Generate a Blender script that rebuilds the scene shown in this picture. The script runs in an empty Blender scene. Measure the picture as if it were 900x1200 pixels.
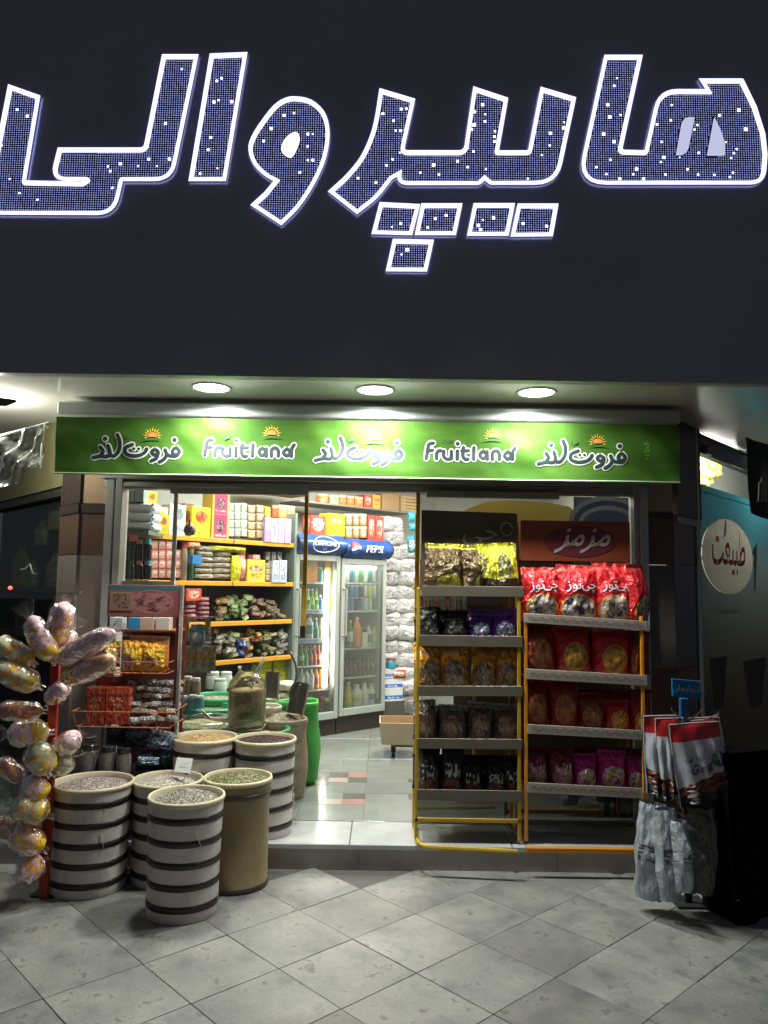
import bpy, math, random
from mathutils import Vector, Matrix, noise
S = bpy.context.scene
COL = S.collection
rad = math.radians
random.seed(7)

# ------------------------------------------------------------------ camera
F_PX, PITCH, ROLL, CAM_H = 890.0, rad(5.55), rad(0.85), 1.58
_F = Vector((0, math.cos(PITCH), math.sin(PITCH)))
_U0 = Vector((0, -math.sin(PITCH), math.cos(PITCH)))
_R0 = Vector((1, 0, 0))
_R = _R0*math.cos(ROLL) + _U0*math.sin(ROLL)
_U = -_R0*math.sin(ROLL) + _U0*math.cos(ROLL)
cam = bpy.data.cameras.new('camera')
cam.sensor_fit = 'VERTICAL'; cam.sensor_height = 36.0; cam.lens = 36.0*F_PX/1200.0
cam.clip_start = 0.05; cam.clip_end = 500
camo = bpy.data.objects.new('camera', cam); COL.objects.link(camo)
mw = Matrix.Identity(4)
for i, v in enumerate((_R, _U, -_F)):
    mw[0][i], mw[1][i], mw[2][i] = v
mw[2][3] = CAM_H
camo.matrix_world = mw
S.camera = camo

# ------------------------------------------------------------------ night sky, exposure
w = bpy.data.worlds.new('World'); S.world = w; w.use_nodes = True
nt = w.node_tree; nt.nodes.clear()
sky = nt.nodes.new('ShaderNodeTexSky'); sky.sky_type = 'NISHITA'; sky.sun_disc = False
sky.sun_elevation = rad(-4); sky.sun_rotation = rad(200)
bg = nt.nodes.new('ShaderNodeBackground'); bg.inputs[1].default_value = 0.05
glow = nt.nodes.new('ShaderNodeBackground'); glow.inputs[0].default_value = (.75, .8, 1., 1); glow.inputs[1].default_value = .052   # city glow
ads = nt.nodes.new('ShaderNodeAddShader')
ow = nt.nodes.new('ShaderNodeOutputWorld')
nt.links.new(sky.outputs[0], bg.inputs[0]); nt.links.new(bg.outputs[0], ads.inputs[0]); nt.links.new(glow.outputs[0], ads.inputs[1]); nt.links.new(ads.outputs[0], ow.inputs[0])
S.view_settings.view_transform = 'Standard'; S.view_settings.look = 'None'
S.view_settings.exposure = 0.5; S.view_settings.gamma = 1.0
S.render.engine = 'CYCLES'
S.cycles.use_denoising = True
S.cycles.max_bounces = 7; S.cycles.diffuse_bounces = 3; S.cycles.glossy_bounces = 3
S.cycles.transmission_bounces = 6; S.cycles.transparent_max_bounces = 14
S.cycles.caustics_reflective = False; S.cycles.caustics_refractive = False
S.cycles.sample_clamp_indirect = 4.0

SOFFIT_Z, FASCIA_Y = 2.68, 3.85

def area(name, loc, direction, size, power, color, spread=180, shape='DISK', size_y=None):
    l = bpy.data.lights.new(name, 'AREA'); l.shape = shape; l.size = size
    if size_y: l.size_y = size_y
    l.energy = power; l.color = color; l.spread = rad(spread)
    o = bpy.data.objects.new(name, l); COL.objects.link(o)
    o.location = loc
    o.rotation_euler = Vector(direction).to_track_quat('-Z', 'Y').to_euler()
    return o
# soffit downlights (the three lamps in the photograph and their row round the corner on the left)
LAMPS = [(-0.985, 4.20), (-0.06, 4.20), (0.85, 4.20)]
for (x, y), pw in zip(LAMPS, (16.5, 23, 16)):
    area('downlight_lamp', (x, y, SOFFIT_Z-0.035), (0, 0, -1), 0.19, pw, (0.97, 1.0, 0.94), 168)
lb = bpy.data.lights.new('bulb_lamp', 'POINT'); lb.energy = 20; lb.color = (1., 1., .86); lb.shadow_soft_size = .045
lbo = bpy.data.objects.new('bulb_lamp', lb); COL.objects.link(lbo); lbo.location = (-2.42, 4.45, 2.5)
# shop ceiling panels
CEIL = [(-1.0, 5.6), (0.15, 6.0), (-0.55, 6.9), (0.75, 7.4)]
for (x, y), pw in zip(CEIL, (24, 36, 38, 40)):
    area('ceiling_lamp', (x, y, 2.86), (0, 0, -1), 1.1, pw, (1.0, 0.99, 0.9), 180, 'RECTANGLE', 0.25)
lb2 = bpy.data.lights.new('neighbour_lamp', 'POINT'); lb2.energy = 85; lb2.color = (1., 1., .9); lb2.shadow_soft_size = .12
lbo2 = bpy.data.objects.new('neighbour_lamp', lb2); COL.objects.link(lbo2); lbo2.location = (2.85, 6.35, 2.68)

# ------------------------------------------------------------------ projecting photograph measurements into the place
CAMP = Vector((0, 0, CAM_H))
def ray(px, py):
    return _F + _R*((px-450)/F_PX) + _U*((600-py)/F_PX)
def PY(px, py, Y):
    d = ray(px, py); return CAMP + d*(Y/d.y)
def PZ(px, py, z):
    d = ray(px, py); return CAMP + d*((z-CAM_H)/d.z)
def PP(px, py, p0, n):
    d = ray(px, py); return CAMP + d*((Vector(p0)-CAMP).dot(n)/d.dot(n))
class Plane:
    """a vertical surface: origin, horizontal unit u to the right, n towards the viewer"""
    def __init__(s, x0, y0, x1, y1):
        s.o = Vector((x0, y0, 0)); s.u = Vector((x1-x0, y1-y0, 0)).normalized()
        s.n = Vector((s.u.y, -s.u.x, 0)); s.a = math.atan2(s.u.y, s.u.x)
    def at(s, px, py):
        p = PP(px, py, s.o, s.n); return (p-s.o).dot(s.u), p.z
    def w(s, a, z, out=0.0):
        return s.o + s.u*a + s.n*out + Vector((0, 0, z))
    def back(s, d):
        q = Plane(0, 0, 1, 0); q.o = s.o - s.n*d; q.u = s.u; q.n = s.n; q.a = s.a; return q
FR = lambda Y: Plane(0, Y, 1, Y)

# ------------------------------------------------------------------ materials
_mc = {}
def _new(name):
    m = bpy.data.materials.new(name); m.use_nodes = True
    nt = m.node_tree; b = nt.nodes['Principled BSDF']; return m, nt, b
def L(nt, a, b): nt.links.new(a, b)
def rgb(c): return (c[0], c[1], c[2], 1.0)
def noise_node(nt, vec, scale, detail=3, rough=.55):
    n = nt.nodes.new('ShaderNodeTexNoise'); n.inputs['Scale'].default_value = scale
    n.inputs['Detail'].default_value = detail; n.inputs['Roughness'].default_value = rough
    if vec is not None: L(nt, vec, n.inputs['Vector'])
    return n
def mathn(nt, op, a, b=None, c=None, clamp=False):
    n = nt.nodes.new('ShaderNodeMath'); n.operation = op; n.use_clamp = clamp
    for i, v in enumerate((a, b, c)):
        if v is None: continue
        if isinstance(v, (int, float)): n.inputs[i].default_value = v
        else: L(nt, v, n.inputs[i])
    return n.outputs[0]
def mixc(nt, fac, a, b, mode='MIX'):
    n = nt.nodes.new('ShaderNodeMix'); n.data_type = 'RGBA'; n.blend_type = mode
    if isinstance(fac, (int, float)): n.inputs[0].default_value = fac
    else: L(nt, fac, n.inputs[0])
    for i, v in ((6, a), (7, b)):
        if isinstance(v, (tuple, list)): n.inputs[i].default_value = rgb(v)
        else: L(nt, v, n.inputs[i])
    return n.outputs[2]
def ramp(nt, fac, stops):
    n = nt.nodes.new('ShaderNodeValToRGB'); L(nt, fac, n.inputs[0])
    e = n.color_ramp.elements
    while len(e) < len(stops): e.new(0.5)
    for k, (p, c) in enumerate(stops):
        e[k].position = p; e[k].color = rgb(c) if isinstance(c, (tuple, list)) else (c, c, c, 1)
    return n.outputs[0]
def bump(nt, b, h, strength=.3, dist=.01):
    n = nt.nodes.new('ShaderNodeBump'); n.inputs['Strength'].default_value = strength
    n.inputs['Distance'].default_value = dist; L(nt, h, n.inputs['Height']); L(nt, n.outputs[0], b.inputs['Normal'])
def M(name, col, rough=.5, metal=0., var=.15, scale=8., bmp=0., bscale=60., spec=.5, coat=0., obj_rand=0.):
    if name in _mc: return _mc[name]
    m, nt, b = _new(name)
    tc = nt.nodes.new('ShaderNodeTexCoord')
    n = noise_node(nt, tc.outputs['Object'], scale, 5)
    c = mixc(nt, n.outputs[0], tuple(max(0, x*(1-var*1.6)) for x in col), tuple(min(1, x*(1+var*1.3)) for x in col))
    if obj_rand:
        oi = nt.nodes.new('ShaderNodeObjectInfo')
        v = mathn(nt, 'MULTIPLY_ADD', oi.outputs['Random'], obj_rand*2, 1-obj_rand)
        hs = nt.nodes.new('ShaderNodeHueSaturation'); L(nt, v, hs.inputs['Value']); L(nt, c, hs.inputs['Color']); c = hs.outputs[0]
    L(nt, c, b.inputs['Base Color'])
    r = mathn(nt, 'MULTIPLY_ADD', n.outputs[0], .25, rough-.12, clamp=True); L(nt, r, b.inputs['Roughness'])
    b.inputs['Metallic'].default_value = metal
    b.inputs['Specular IOR Level'].default_value = spec
    b.inputs['Coat Weight'].default_value = coat
    if bmp:
        n2 = noise_node(nt, tc.outputs['Object'], bscale, 4)
        bump(nt, b, n2.outputs[0], bmp, .01)
    _mc[name] = m; return m
def EM(name, col, strength):
    if name in _mc: return _mc[name]
    m, nt, b = _new(name)
    b.inputs['Base Color'].default_value = rgb((.6, .6, .6))
    b.inputs['Emission Color'].default_value = rgb(col); b.inputs['Emission Strength'].default_value = strength
    _mc[name] = m; return m
def GLASS(name, tint=(1, 1, 1), gl=.06, rough=.02, dirt=0.03, fk=.8, bmp=0.):
    """thin pane: mostly see-through, weak mirror, slightly hazy with dust"""
    if name in _mc: return _mc[name]
    m, nt, b = _new(name); nt.nodes.remove(b)
    out = nt.nodes['Material Output']
    t = nt.nodes.new('ShaderNodeBsdfTransparent'); t.inputs[0].default_value = rgb(tint)
    g = nt.nodes.new('ShaderNodeBsdfGlossy'); g.inputs['Roughness'].default_value = rough; g.inputs[0].default_value = rgb((1, 1, 1))
    d = nt.nodes.new('ShaderNodeBsdfDiffuse'); d.inputs[0].default_value = rgb((.6, .62, .6))
    fr = nt.nodes.new('ShaderNodeFresnel'); fr.inputs[0].default_value = 1.45
    f = mathn(nt, 'MULTIPLY_ADD', fr.outputs[0], fk, gl-.03, clamp=True)
    tc = nt.nodes.new('ShaderNodeTexCoord'); n = noise_node(nt, tc.outputs['Object'], 3, 5)
    df = mathn(nt, 'MULTIPLY', n.outputs[0], dirt*2)
    if bmp:
        vo = nt.nodes.new('ShaderNodeTexVoronoi'); vo.inputs['Scale'].default_value = 34; vo.feature = 'SMOOTH_F1'; L(nt, tc.outputs['Object'], vo.inputs['Vector'])
        nb = noise_node(nt, tc.outputs['Object'], 28, 3)
        bn = nt.nodes.new('ShaderNodeBump'); bn.inputs['Strength'].default_value = bmp; bn.inputs['Distance'].default_value = .012
        L(nt, mathn(nt, 'ADD', vo.outputs['Distance'], nb.outputs[0]), bn.inputs['Height']); L(nt, bn.outputs[0], g.inputs['Normal']); L(nt, bn.outputs[0], fr.inputs['Normal'])
    m1 = nt.nodes.new('ShaderNodeMixShader'); m2 = nt.nodes.new('ShaderNodeMixShader')
    L(nt, f, m1.inputs[0]); L(nt, t.outputs[0], m1.inputs[1]); L(nt, g.outputs[0], m1.inputs[2])
    L(nt, df, m2.inputs[0]); L(nt, m1.outputs[0], m2.inputs[1]); L(nt, d.outputs[0], m2.inputs[2])
    L(nt, m2.outputs[0], out.inputs[0])
    _mc[name] = m; return m

def PRINT(name, base, band=None, emblem=None, blot=((.5, .3, .1), (.8, .6, .2)), text=(.9, .9, .9), ell=(.5, .4, .36, .22),
          bandv=(.8, 1.01), textv=(.62, .76), tscale=(26, 12), rough=.3, metal=0., crinkle=.35, rnd=.18, rect=False, coat=0.):
    """printed packaging on UV 0..1: ground colour, band, emblem with a picture of mixed colours, a line of lettering, creased foil"""
    if name in _mc: return _mc[name]
    m, nt, b = _new(name)
    tc = nt.nodes.new('ShaderNodeTexCoord'); sp = nt.nodes.new('ShaderNodeSeparateXYZ'); L(nt, tc.outputs['UV'], sp.inputs[0])
    u, v = sp.outputs[0], sp.outputs[1]
    oi = nt.nodes.new('ShaderNodeObjectInfo')
    col = base
    if band is not None:
        fb = mathn(nt, 'MULTIPLY', mathn(nt, 'GREATER_THAN', v, bandv[0]), mathn(nt, 'LESS_THAN', v, bandv[1]))
        col = mixc(nt, fb, col, band)
    mp = nt.nodes.new('ShaderNodeVectorMath'); mp.operation = 'ADD'
    L(nt, tc.outputs['UV'], mp.inputs[0])
    cmb = nt.nodes.new('ShaderNodeCombineXYZ'); L(nt, mathn(nt, 'MULTIPLY', oi.outputs['Random'], 17.), cmb.inputs[2]); L(nt, cmb.outputs[0], mp.inputs[1])
    if emblem is not None:
        if rect:
            du = mathn(nt, 'ABSOLUTE', mathn(nt, 'DIVIDE', mathn(nt, 'SUBTRACT', u, ell[0]), ell[2]))
            dv = mathn(nt, 'ABSOLUTE', mathn(nt, 'DIVIDE', mathn(nt, 'SUBTRACT', v, ell[1]), ell[3]))
            dd = mathn(nt, 'MAXIMUM', du, dv)
        else:
            du = mathn(nt, 'POWER', mathn(nt, 'ABSOLUTE', mathn(nt, 'DIVIDE', mathn(nt, 'SUBTRACT', u, ell[0]), ell[2])), 2.)
            dv = mathn(nt, 'POWER', mathn(nt, 'ABSOLUTE', mathn(nt, 'DIVIDE', mathn(nt, 'SUBTRACT', v, ell[1]), ell[3])), 2.)
            dd = mathn(nt, 'ADD', du, dv)
        vo = nt.nodes.new('ShaderNodeTexVoronoi'); vo.inputs['Scale'].default_value = 9; L(nt, mp.outputs[0], vo.inputs['Vector'])
        nn = noise_node(nt, mp.outputs[0], 7, 4)
        pic = mixc(nt, ramp(nt, nn.outputs[0], [(.42, 0), (.56, 1)]), blot[0], blot[1])
        pic = mixc(nt, mathn(nt, 'LESS_THAN', vo.outputs['Distance'], .3), pic, emblem)
        pic = mixc(nt, mathn(nt, 'GREATER_THAN', dd, .8), pic, emblem)
        col = mixc(nt, mathn(nt, 'LESS_THAN', dd, 1.), col, pic)
    if text is not None:
        sc = nt.nodes.new('ShaderNodeVectorMath'); sc.operation = 'MULTIPLY'; L(nt, mp.outputs[0], sc.inputs[0]); sc.inputs[1].default_value = (tscale[0], tscale[1], 1)
        n3 = noise_node(nt, sc.outputs[0], 1., 0)
        t = mathn(nt, 'MULTIPLY', mathn(nt, 'GREATER_THAN', n3.outputs[0], .53), mathn(nt, 'LESS_THAN', mathn(nt, 'ABSOLUTE', mathn(nt, 'SUBTRACT', u, .5)), .33))
        t = mathn(nt, 'MULTIPLY', t, mathn(nt, 'MULTIPLY', mathn(nt, 'GREATER_THAN', v, textv[0]), mathn(nt, 'LESS_THAN', v, textv[1])))
        col = mixc(nt, t, col, text)
    hs = nt.nodes.new('ShaderNodeHueSaturation')
    L(nt, mathn(nt, 'MULTIPLY_ADD', oi.outputs['Random'], rnd*2, 1-rnd), hs.inputs['Value'])
    if isinstance(col, tuple): hs.inputs['Color'].default_value = rgb(col)
    else: L(nt, col, hs.inputs['Color'])
    L(nt, hs.outputs[0], b.inputs['Base Color'])
    b.inputs['Roughness'].default_value = rough; b.inputs['Metallic'].default_value = metal
    b.inputs['Coat Weight'].default_value = coat; b.inputs['Coat Roughness'].default_value = .15
    if crinkle:
        nb = noise_node(nt, mp.outputs[0], 5, 4, .6)
        vb = nt.nodes.new('ShaderNodeTexVoronoi'); vb.inputs['Scale'].default_value = 6; L(nt, mp.outputs[0], vb.inputs['Vector'])
        h = mathn(nt, 'ADD', nb.outputs[0], mathn(nt, 'MULTIPLY', vb.outputs['Distance'], .5))
        bump(nt, b, h, crinkle, .06)
    _mc[name] = m; return m

# ------------------------------------------------------------------ mesh building
class MB:
    def __init__(s): s.v = []; s.f = []; s.uv = []; s.mi = []; s.k = 0
    def face(s, idx, uv=None):
        s.f.append(tuple(idx)); s.mi.append(s.k); s.uv.append(uv)
    def add(s, vs, fs, uvs=None):
        b = len(s.v); s.v += [tuple(v) for v in vs]
        for i, f in enumerate(fs): s.face([b+j for j in f], uvs[i] if uvs else None)
    def quad(s, a, b, c, d):
        s.add([a, b, c, d], [(0, 1, 2, 3)], [[(0, 0), (1, 0), (1, 1), (0, 1)]])
    def box(s, x0, x1, y0, y1, z0, z1, X=None):
        vs = [Vector(p) for p in ((x0, y0, z0), (x1, y0, z0), (x1, y1, z0), (x0, y1, z0), (x0, y0, z1), (x1, y0, z1), (x1, y1, z1), (x0, y1, z1))]
        if X: vs = [X(v) for v in vs]
        q = [(0, 0), (1, 0), (1, 1), (0, 1)]
        s.add(vs, [(0, 1, 5, 4), (1, 2, 6, 5), (2, 3, 7, 6), (3, 0, 4, 7), (4, 5, 6, 7), (3, 2, 1, 0)], [q]*6)
    def bbox(s, x0, x1, y0, y1, z0, z1, bv=.004, X=None):
        """box with chamfered edges"""
        b = bv
        def P(i, j, k, ax):
            x = (x0, x1)[i]; y = (y0, y1)[j]; z = (z0, z1)[k]
            sx = (1, -1)[i]*b; sy = (1, -1)[j]*b; sz = (1, -1)[k]*b
            if ax == 0: return Vector((x, y+sy, z+sz))
            if ax == 1: return Vector((x+sx, y, z+sz))
            return Vector((x+sx, y+sy, z))
        ids = {}; vs = []
        for i in (0, 1):
            for j in (0, 1):
                for k in (0, 1):
                    for ax in (0, 1, 2):
                        ids[i, j, k, ax] = len(vs); p = P(i, j, k, ax); vs.append(X(p) if X else p)
        q = [(0, 0), (1, 0), (1, 1), (0, 1)]
        fs = []; uv = []
        def F(l, u=None): fs.append([ids[t] for t in l]); uv.append(u or [(.01, .01)]*len(l))
        F([(0, 0, 0, 1), (1, 0, 0, 1), (1, 0, 1, 1), (0, 0, 1, 1)], q)
        F([(1, 1, 0, 1), (0, 1, 0, 1), (0, 1, 1, 1), (1, 1, 1, 1)], q)
        F([(1, 0, 0, 0), (1, 1, 0, 0), (1, 1, 1, 0), (1, 0, 1, 0)], q)
        F([(0, 1, 0, 0), (0, 0, 0, 0), (0, 0, 1, 0), (0, 1, 1, 0)], q)
        F([(0, 0, 1, 2), (1, 0, 1, 2), (1, 1, 1, 2), (0, 1, 1, 2)], q)
        F([(0, 1, 0, 2), (1, 1, 0, 2), (1, 0, 0, 2), (0, 0, 0, 2)], q)
        for k in (0, 1):   # edges along x
            for j in (0, 1):
                l = [(0, j, k, 1), (1, j, k, 1), (1, j, k, 2), (0, j, k, 2)]
                F(l if (j == 0) == (k == 1) else l[::-1])
        for i in (0, 1):   # along y
            for k in (0, 1):
                l = [(i, 0, k, 0), (i, 1, k, 0), (i, 1, k, 2), (i, 0, k, 2)]
                F(l if (i == 1) == (k == 1) else l[::-1])
        for i in (0, 1):   # along z
            for j in (0, 1):
                l = [(i, j, 0, 0), (i, j, 0, 1), (i, j, 1, 1), (i, j, 1, 0)]
                F(l if (i == 0) == (j == 0) else l[::-1])
        for i in (0, 1):
            for j in (0, 1):
                for k in (0, 1):
                    l = [(i, j, k, 0), (i, j, k, 1), (i, j, k, 2)]
                    F(l if (i+j+k) % 2 == 0 else l[::-1])
        s.add(vs, fs, uv)
    def tube(s, pts, r, n=8, cap=True, flat=None):
        """round bar through pts; r a number or list"""
        pts = [Vector(p) for p in pts]; N = len(pts)
        rs = r if isinstance(r, (list, tuple)) else [r]*N
        up = None; rings = []
        for i, p in enumerate(pts):
            t = ((pts[min(i+1, N-1)]-pts[max(i-1, 0)])).normalized()
            if up is None:
                up = Vector((0, 0, 1)) if abs(t.z) < .9 else Vector((1, 0, 0))
            x = t.cross(up).normalized(); y = x.cross(t).normalized(); up = y
            rings.append([p + (x*math.cos(2*math.pi*k/n) + y*math.sin(2*math.pi*k/n))*rs[i] for k in range(n)])
        b = len(s.v)
        for rg in rings: s.v += [tuple(q) for q in rg]
        for i in range(N-1):
            for k in range(n):
                k2 = (k+1) % n
                s.face((b+i*n+k, b+i*n+k2, b+(i+1)*n+k2, b+(i+1)*n+k), [(k/n, i/(N-1)), ((k+1)/n, i/(N-1)), ((k+1)/n, (i+1)/(N-1)), (k/n, (i+1)/(N-1))])
        if cap:
            s.face([b+k for k in range(n)][::-1]); s.face([b+(N-1)*n+k for k in range(n)])
    def lathe(s, prof, n=24, c=(0, 0, 0), sx=1, sy=1, wob=None, cap=False):
        b = len(s.v); N = len(prof)
        zs = [p[1] for p in prof]; z0, z1 = min(zs), max(zs); h = (z1-z0) or 1
        for i, (r, z) in enumerate(prof):
            for k in range(n):
                a = 2*math.pi*k/n; rr = r*(wob(a, z) if wob else 1)
                s.v.append((c[0]+rr*math.cos(a)*sx, c[1]+rr*math.sin(a)*sy, c[2]+z))
        for i in range(N-1):
            for k in range(n):
                k2 = (k+1) % n
                v0, v1 = (prof[i][1]-z0)/h, (prof[i+1][1]-z0)/h
                s.face((b+i*n+k, b+i*n+k2, b+(i+1)*n+k2, b+(i+1)*n+k), [(k/n*2 % 1.0001, v0), ((k/n*2 % 1.0001)+2/n, v0), ((k/n*2 % 1.0001)+2/n, v1), (k/n*2 % 1.0001, v1)])
        if cap: s.face([b+k for k in range(n)][::-1])
        if cap: s.face([b+(N-1)*n+k for k in range(n)])
    def prism(s, poly, d0, d1, X):
        """polygon in (a,b) extruded from depth d0 to d1, mapped by X(a,b,d)"""
        from mathutils.geometry import tessellate_polygon
        tris = tessellate_polygon([[Vector((a, b, 0)) for a, b in poly]])
        n = len(poly); ar = sum(poly[i][0]*poly[(i+1) % n][1]-poly[(i+1) % n][0]*poly[i][1] for i in range(n))
        xs = [p[0] for p in poly]; ys = [p[1] for p in poly]
        x0, y0, W, H = min(xs), min(ys), (max(xs)-min(xs)) or 1, (max(ys)-min(ys)) or 1
        uvp = [((p[0]-x0)/W, (p[1]-y0)/H) for p in poly]
        vs = [X(a, b, d0) for a, b in poly]+[X(a, b, d1) for a, b in poly]
        fs = []; uv = []
        for t in tris:
            a, b_, c_ = t
            cr = (poly[b_][0]-poly[a][0])*(poly[c_][1]-poly[a][1])-(poly[b_][1]-poly[a][1])*(poly[c_][0]-poly[a][0])
            if cr < 0: a, c_ = c_, a
            fs.append((a, b_, c_)); uv.append([uvp[a], uvp[b_], uvp[c_]])
            fs.append((c_+n, b_+n, a+n)); uv.append([uvp[c_], uvp[b_], uvp[a]])
        for i in range(n):
            j = (i+1) % n
            fs.append((i, j, j+n, i+n) if ar < 0 else (j, i, i+n, j+n)); uv.append([uvp[i]]*4)
        s.add(vs, fs, uv)
    def mesh(s, name, mats, smooth=False):
        me = bpy.data.meshes.new(name); me.from_pydata(s.v, [], s.f)
        uvl = me.uv_layers.new(name='UVMap'); dat = []
        for f, u in zip(s.f, s.uv):
            if u is None: u = [(.5, .5)]*len(f)
            for c in u: dat += [c[0], c[1]]
        uvl.data.foreach_set('uv', dat)
        if not isinstance(mats, (list, tuple)): mats = [mats]
        for m in mats: me.materials.append(m)
        me.polygons.foreach_set('material_index', s.mi)
        if smooth:
            me.polygons.foreach_set('use_smooth', [True]*len(s.f))
            if smooth != 'all':
                try: me.set_sharp_from_angle(angle=rad(38))
                except Exception: pass
        me.update(); return me
    def build(s, name, mats, parent=None, smooth=False, **kw):
        return ob(name, s.mesh(name, mats, smooth), parent, **kw)

def ob(name, me, parent=None, loc=None, rz=0, scale=None, rot=None, **props):
    o = bpy.data.objects.new(name, me); COL.objects.link(o)
    if loc is not None: o.location = loc
    if rot is not None: o.rotation_euler = rot
    elif rz: o.rotation_euler = (0, 0, rz)
    if scale is not None: o.scale = scale
    if parent is not None: o.parent = parent
    for k, v in props.items():
        if v is not None: o[k] = v
    return o
def tag(o, label, cat, group=None, kind=None):
    o['label'] = label; o['category'] = cat
    if group: o['group'] = group
    if kind: o['kind'] = kind
    return o
def empty(name, loc, label, cat, group=None, rz=0):
    o = bpy.data.objects.new(name, None); COL.objects.link(o); o.empty_display_size = .1
    o.location = loc; o.rotation_euler = (0, 0, rz)
    return tag(o, label, cat, group)
def under(parent, o):
    """parent a world-space mesh object to an empty that already has a transform"""
    m = Matrix.Translation(parent.location) @ parent.rotation_euler.to_matrix().to_4x4()
    o.parent = parent; o.matrix_parent_inverse = m.inverted(); return o
ORD = ['first', 'second', 'third', 'fourth', 'fifth', 'sixth', 'seventh', 'eighth', 'ninth', 'tenth', 'eleventh', 'twelfth', 'thirteenth', 'fourteenth']
def nth(i, n, side='the left'):
    if n == 1: return 'only'
    if n <= 3: return ('left', 'middle', 'right')[i if n == 3 else i*2]
    if i == 0: return 'leftmost'
    if i == n-1: return 'rightmost'
    if i < n/2: return ORD[i]+' from left'
    return ORD[n-1-i]+' from right' if n-1-i > 0 else 'rightmost'

def fillet(pts, seg=6):
    out = []; n = len(pts)
    for i, (x, y, r) in enumerate(pts):
        p = Vector((x, y))
        if r <= 0: out.append((x, y)); continue
        a = Vector(pts[i-1][:2]); b = Vector(pts[(i+1) % n][:2])
        da = (a-p).normalized(); db = (b-p).normalized()
        ang = da.angle(db); t = min(r/math.tan(ang/2), (a-p).length*.48, (b-p).length*.48)
        p0 = p+da*t; p1 = p+db*t
        for k in range(seg+1):
            s = k/seg; q = p0*(1-s)**2 + p*2*s*(1-s) + p1*s*s; out.append((q.x, q.y))
    return out
def catmull(pts, sub=5, closed=False):
    pts = [Vector(p) for p in pts]; n = len(pts); out = []
    rng = range(n) if closed else range(n-1)
    for i in rng:
        p1, p2 = pts[i], pts[(i+1) % n]
        p0 = pts[i-1] if (i > 0 or closed) else p1*2-p2
        p3 = pts[(i+2) % n] if (i+2 < n or closed) else p2*2-p1
        for k in range(sub):
            t = k/sub
            out.append(.5*((2*p1)+(p2-p0)*t+(2*p0-5*p1+4*p2-p3)*t*t+(3*p1-p0-3*p2+p3)*t**3))
    if not closed: out.append(pts[-1])
    return out

_tc = {}
def text_geo(s, size=1.0, bold=0.):
    """outline of a word in the built-in font as (verts2d, faces)"""
    if (s, bold) in _tc: v, f, = _tc[s, bold]
    else:
        c = bpy.data.curves.new('lettering', 'FONT'); c.body = s; c.size = 1; c.resolution_u = 2; c.offset = bold; c.align_x = 'CENTER'
        o = bpy.data.objects.new('lettering', c); COL.objects.link(o); bpy.context.view_layer.update()
        me = bpy.data.meshes.new_from_object(o.evaluated_get(bpy.context.evaluated_depsgraph_get()))
        v = [(q.co.x, q.co.y) for q in me.vertices]; f = [tuple(p.vertices) for p in me.polygons]
        bpy.data.objects.remove(o); bpy.data.curves.remove(c); bpy.data.meshes.remove(me)
        _tc[s, bold] = (v, f)
    return [(x*size, y*size) for x, y in v], f
def put_text(mb, s, size, X, shear=0., bold=0.):
    v, f = text_geo(s, size, bold)
    mb.add([X(a+b*shear, b) for a, b in v], f)
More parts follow.
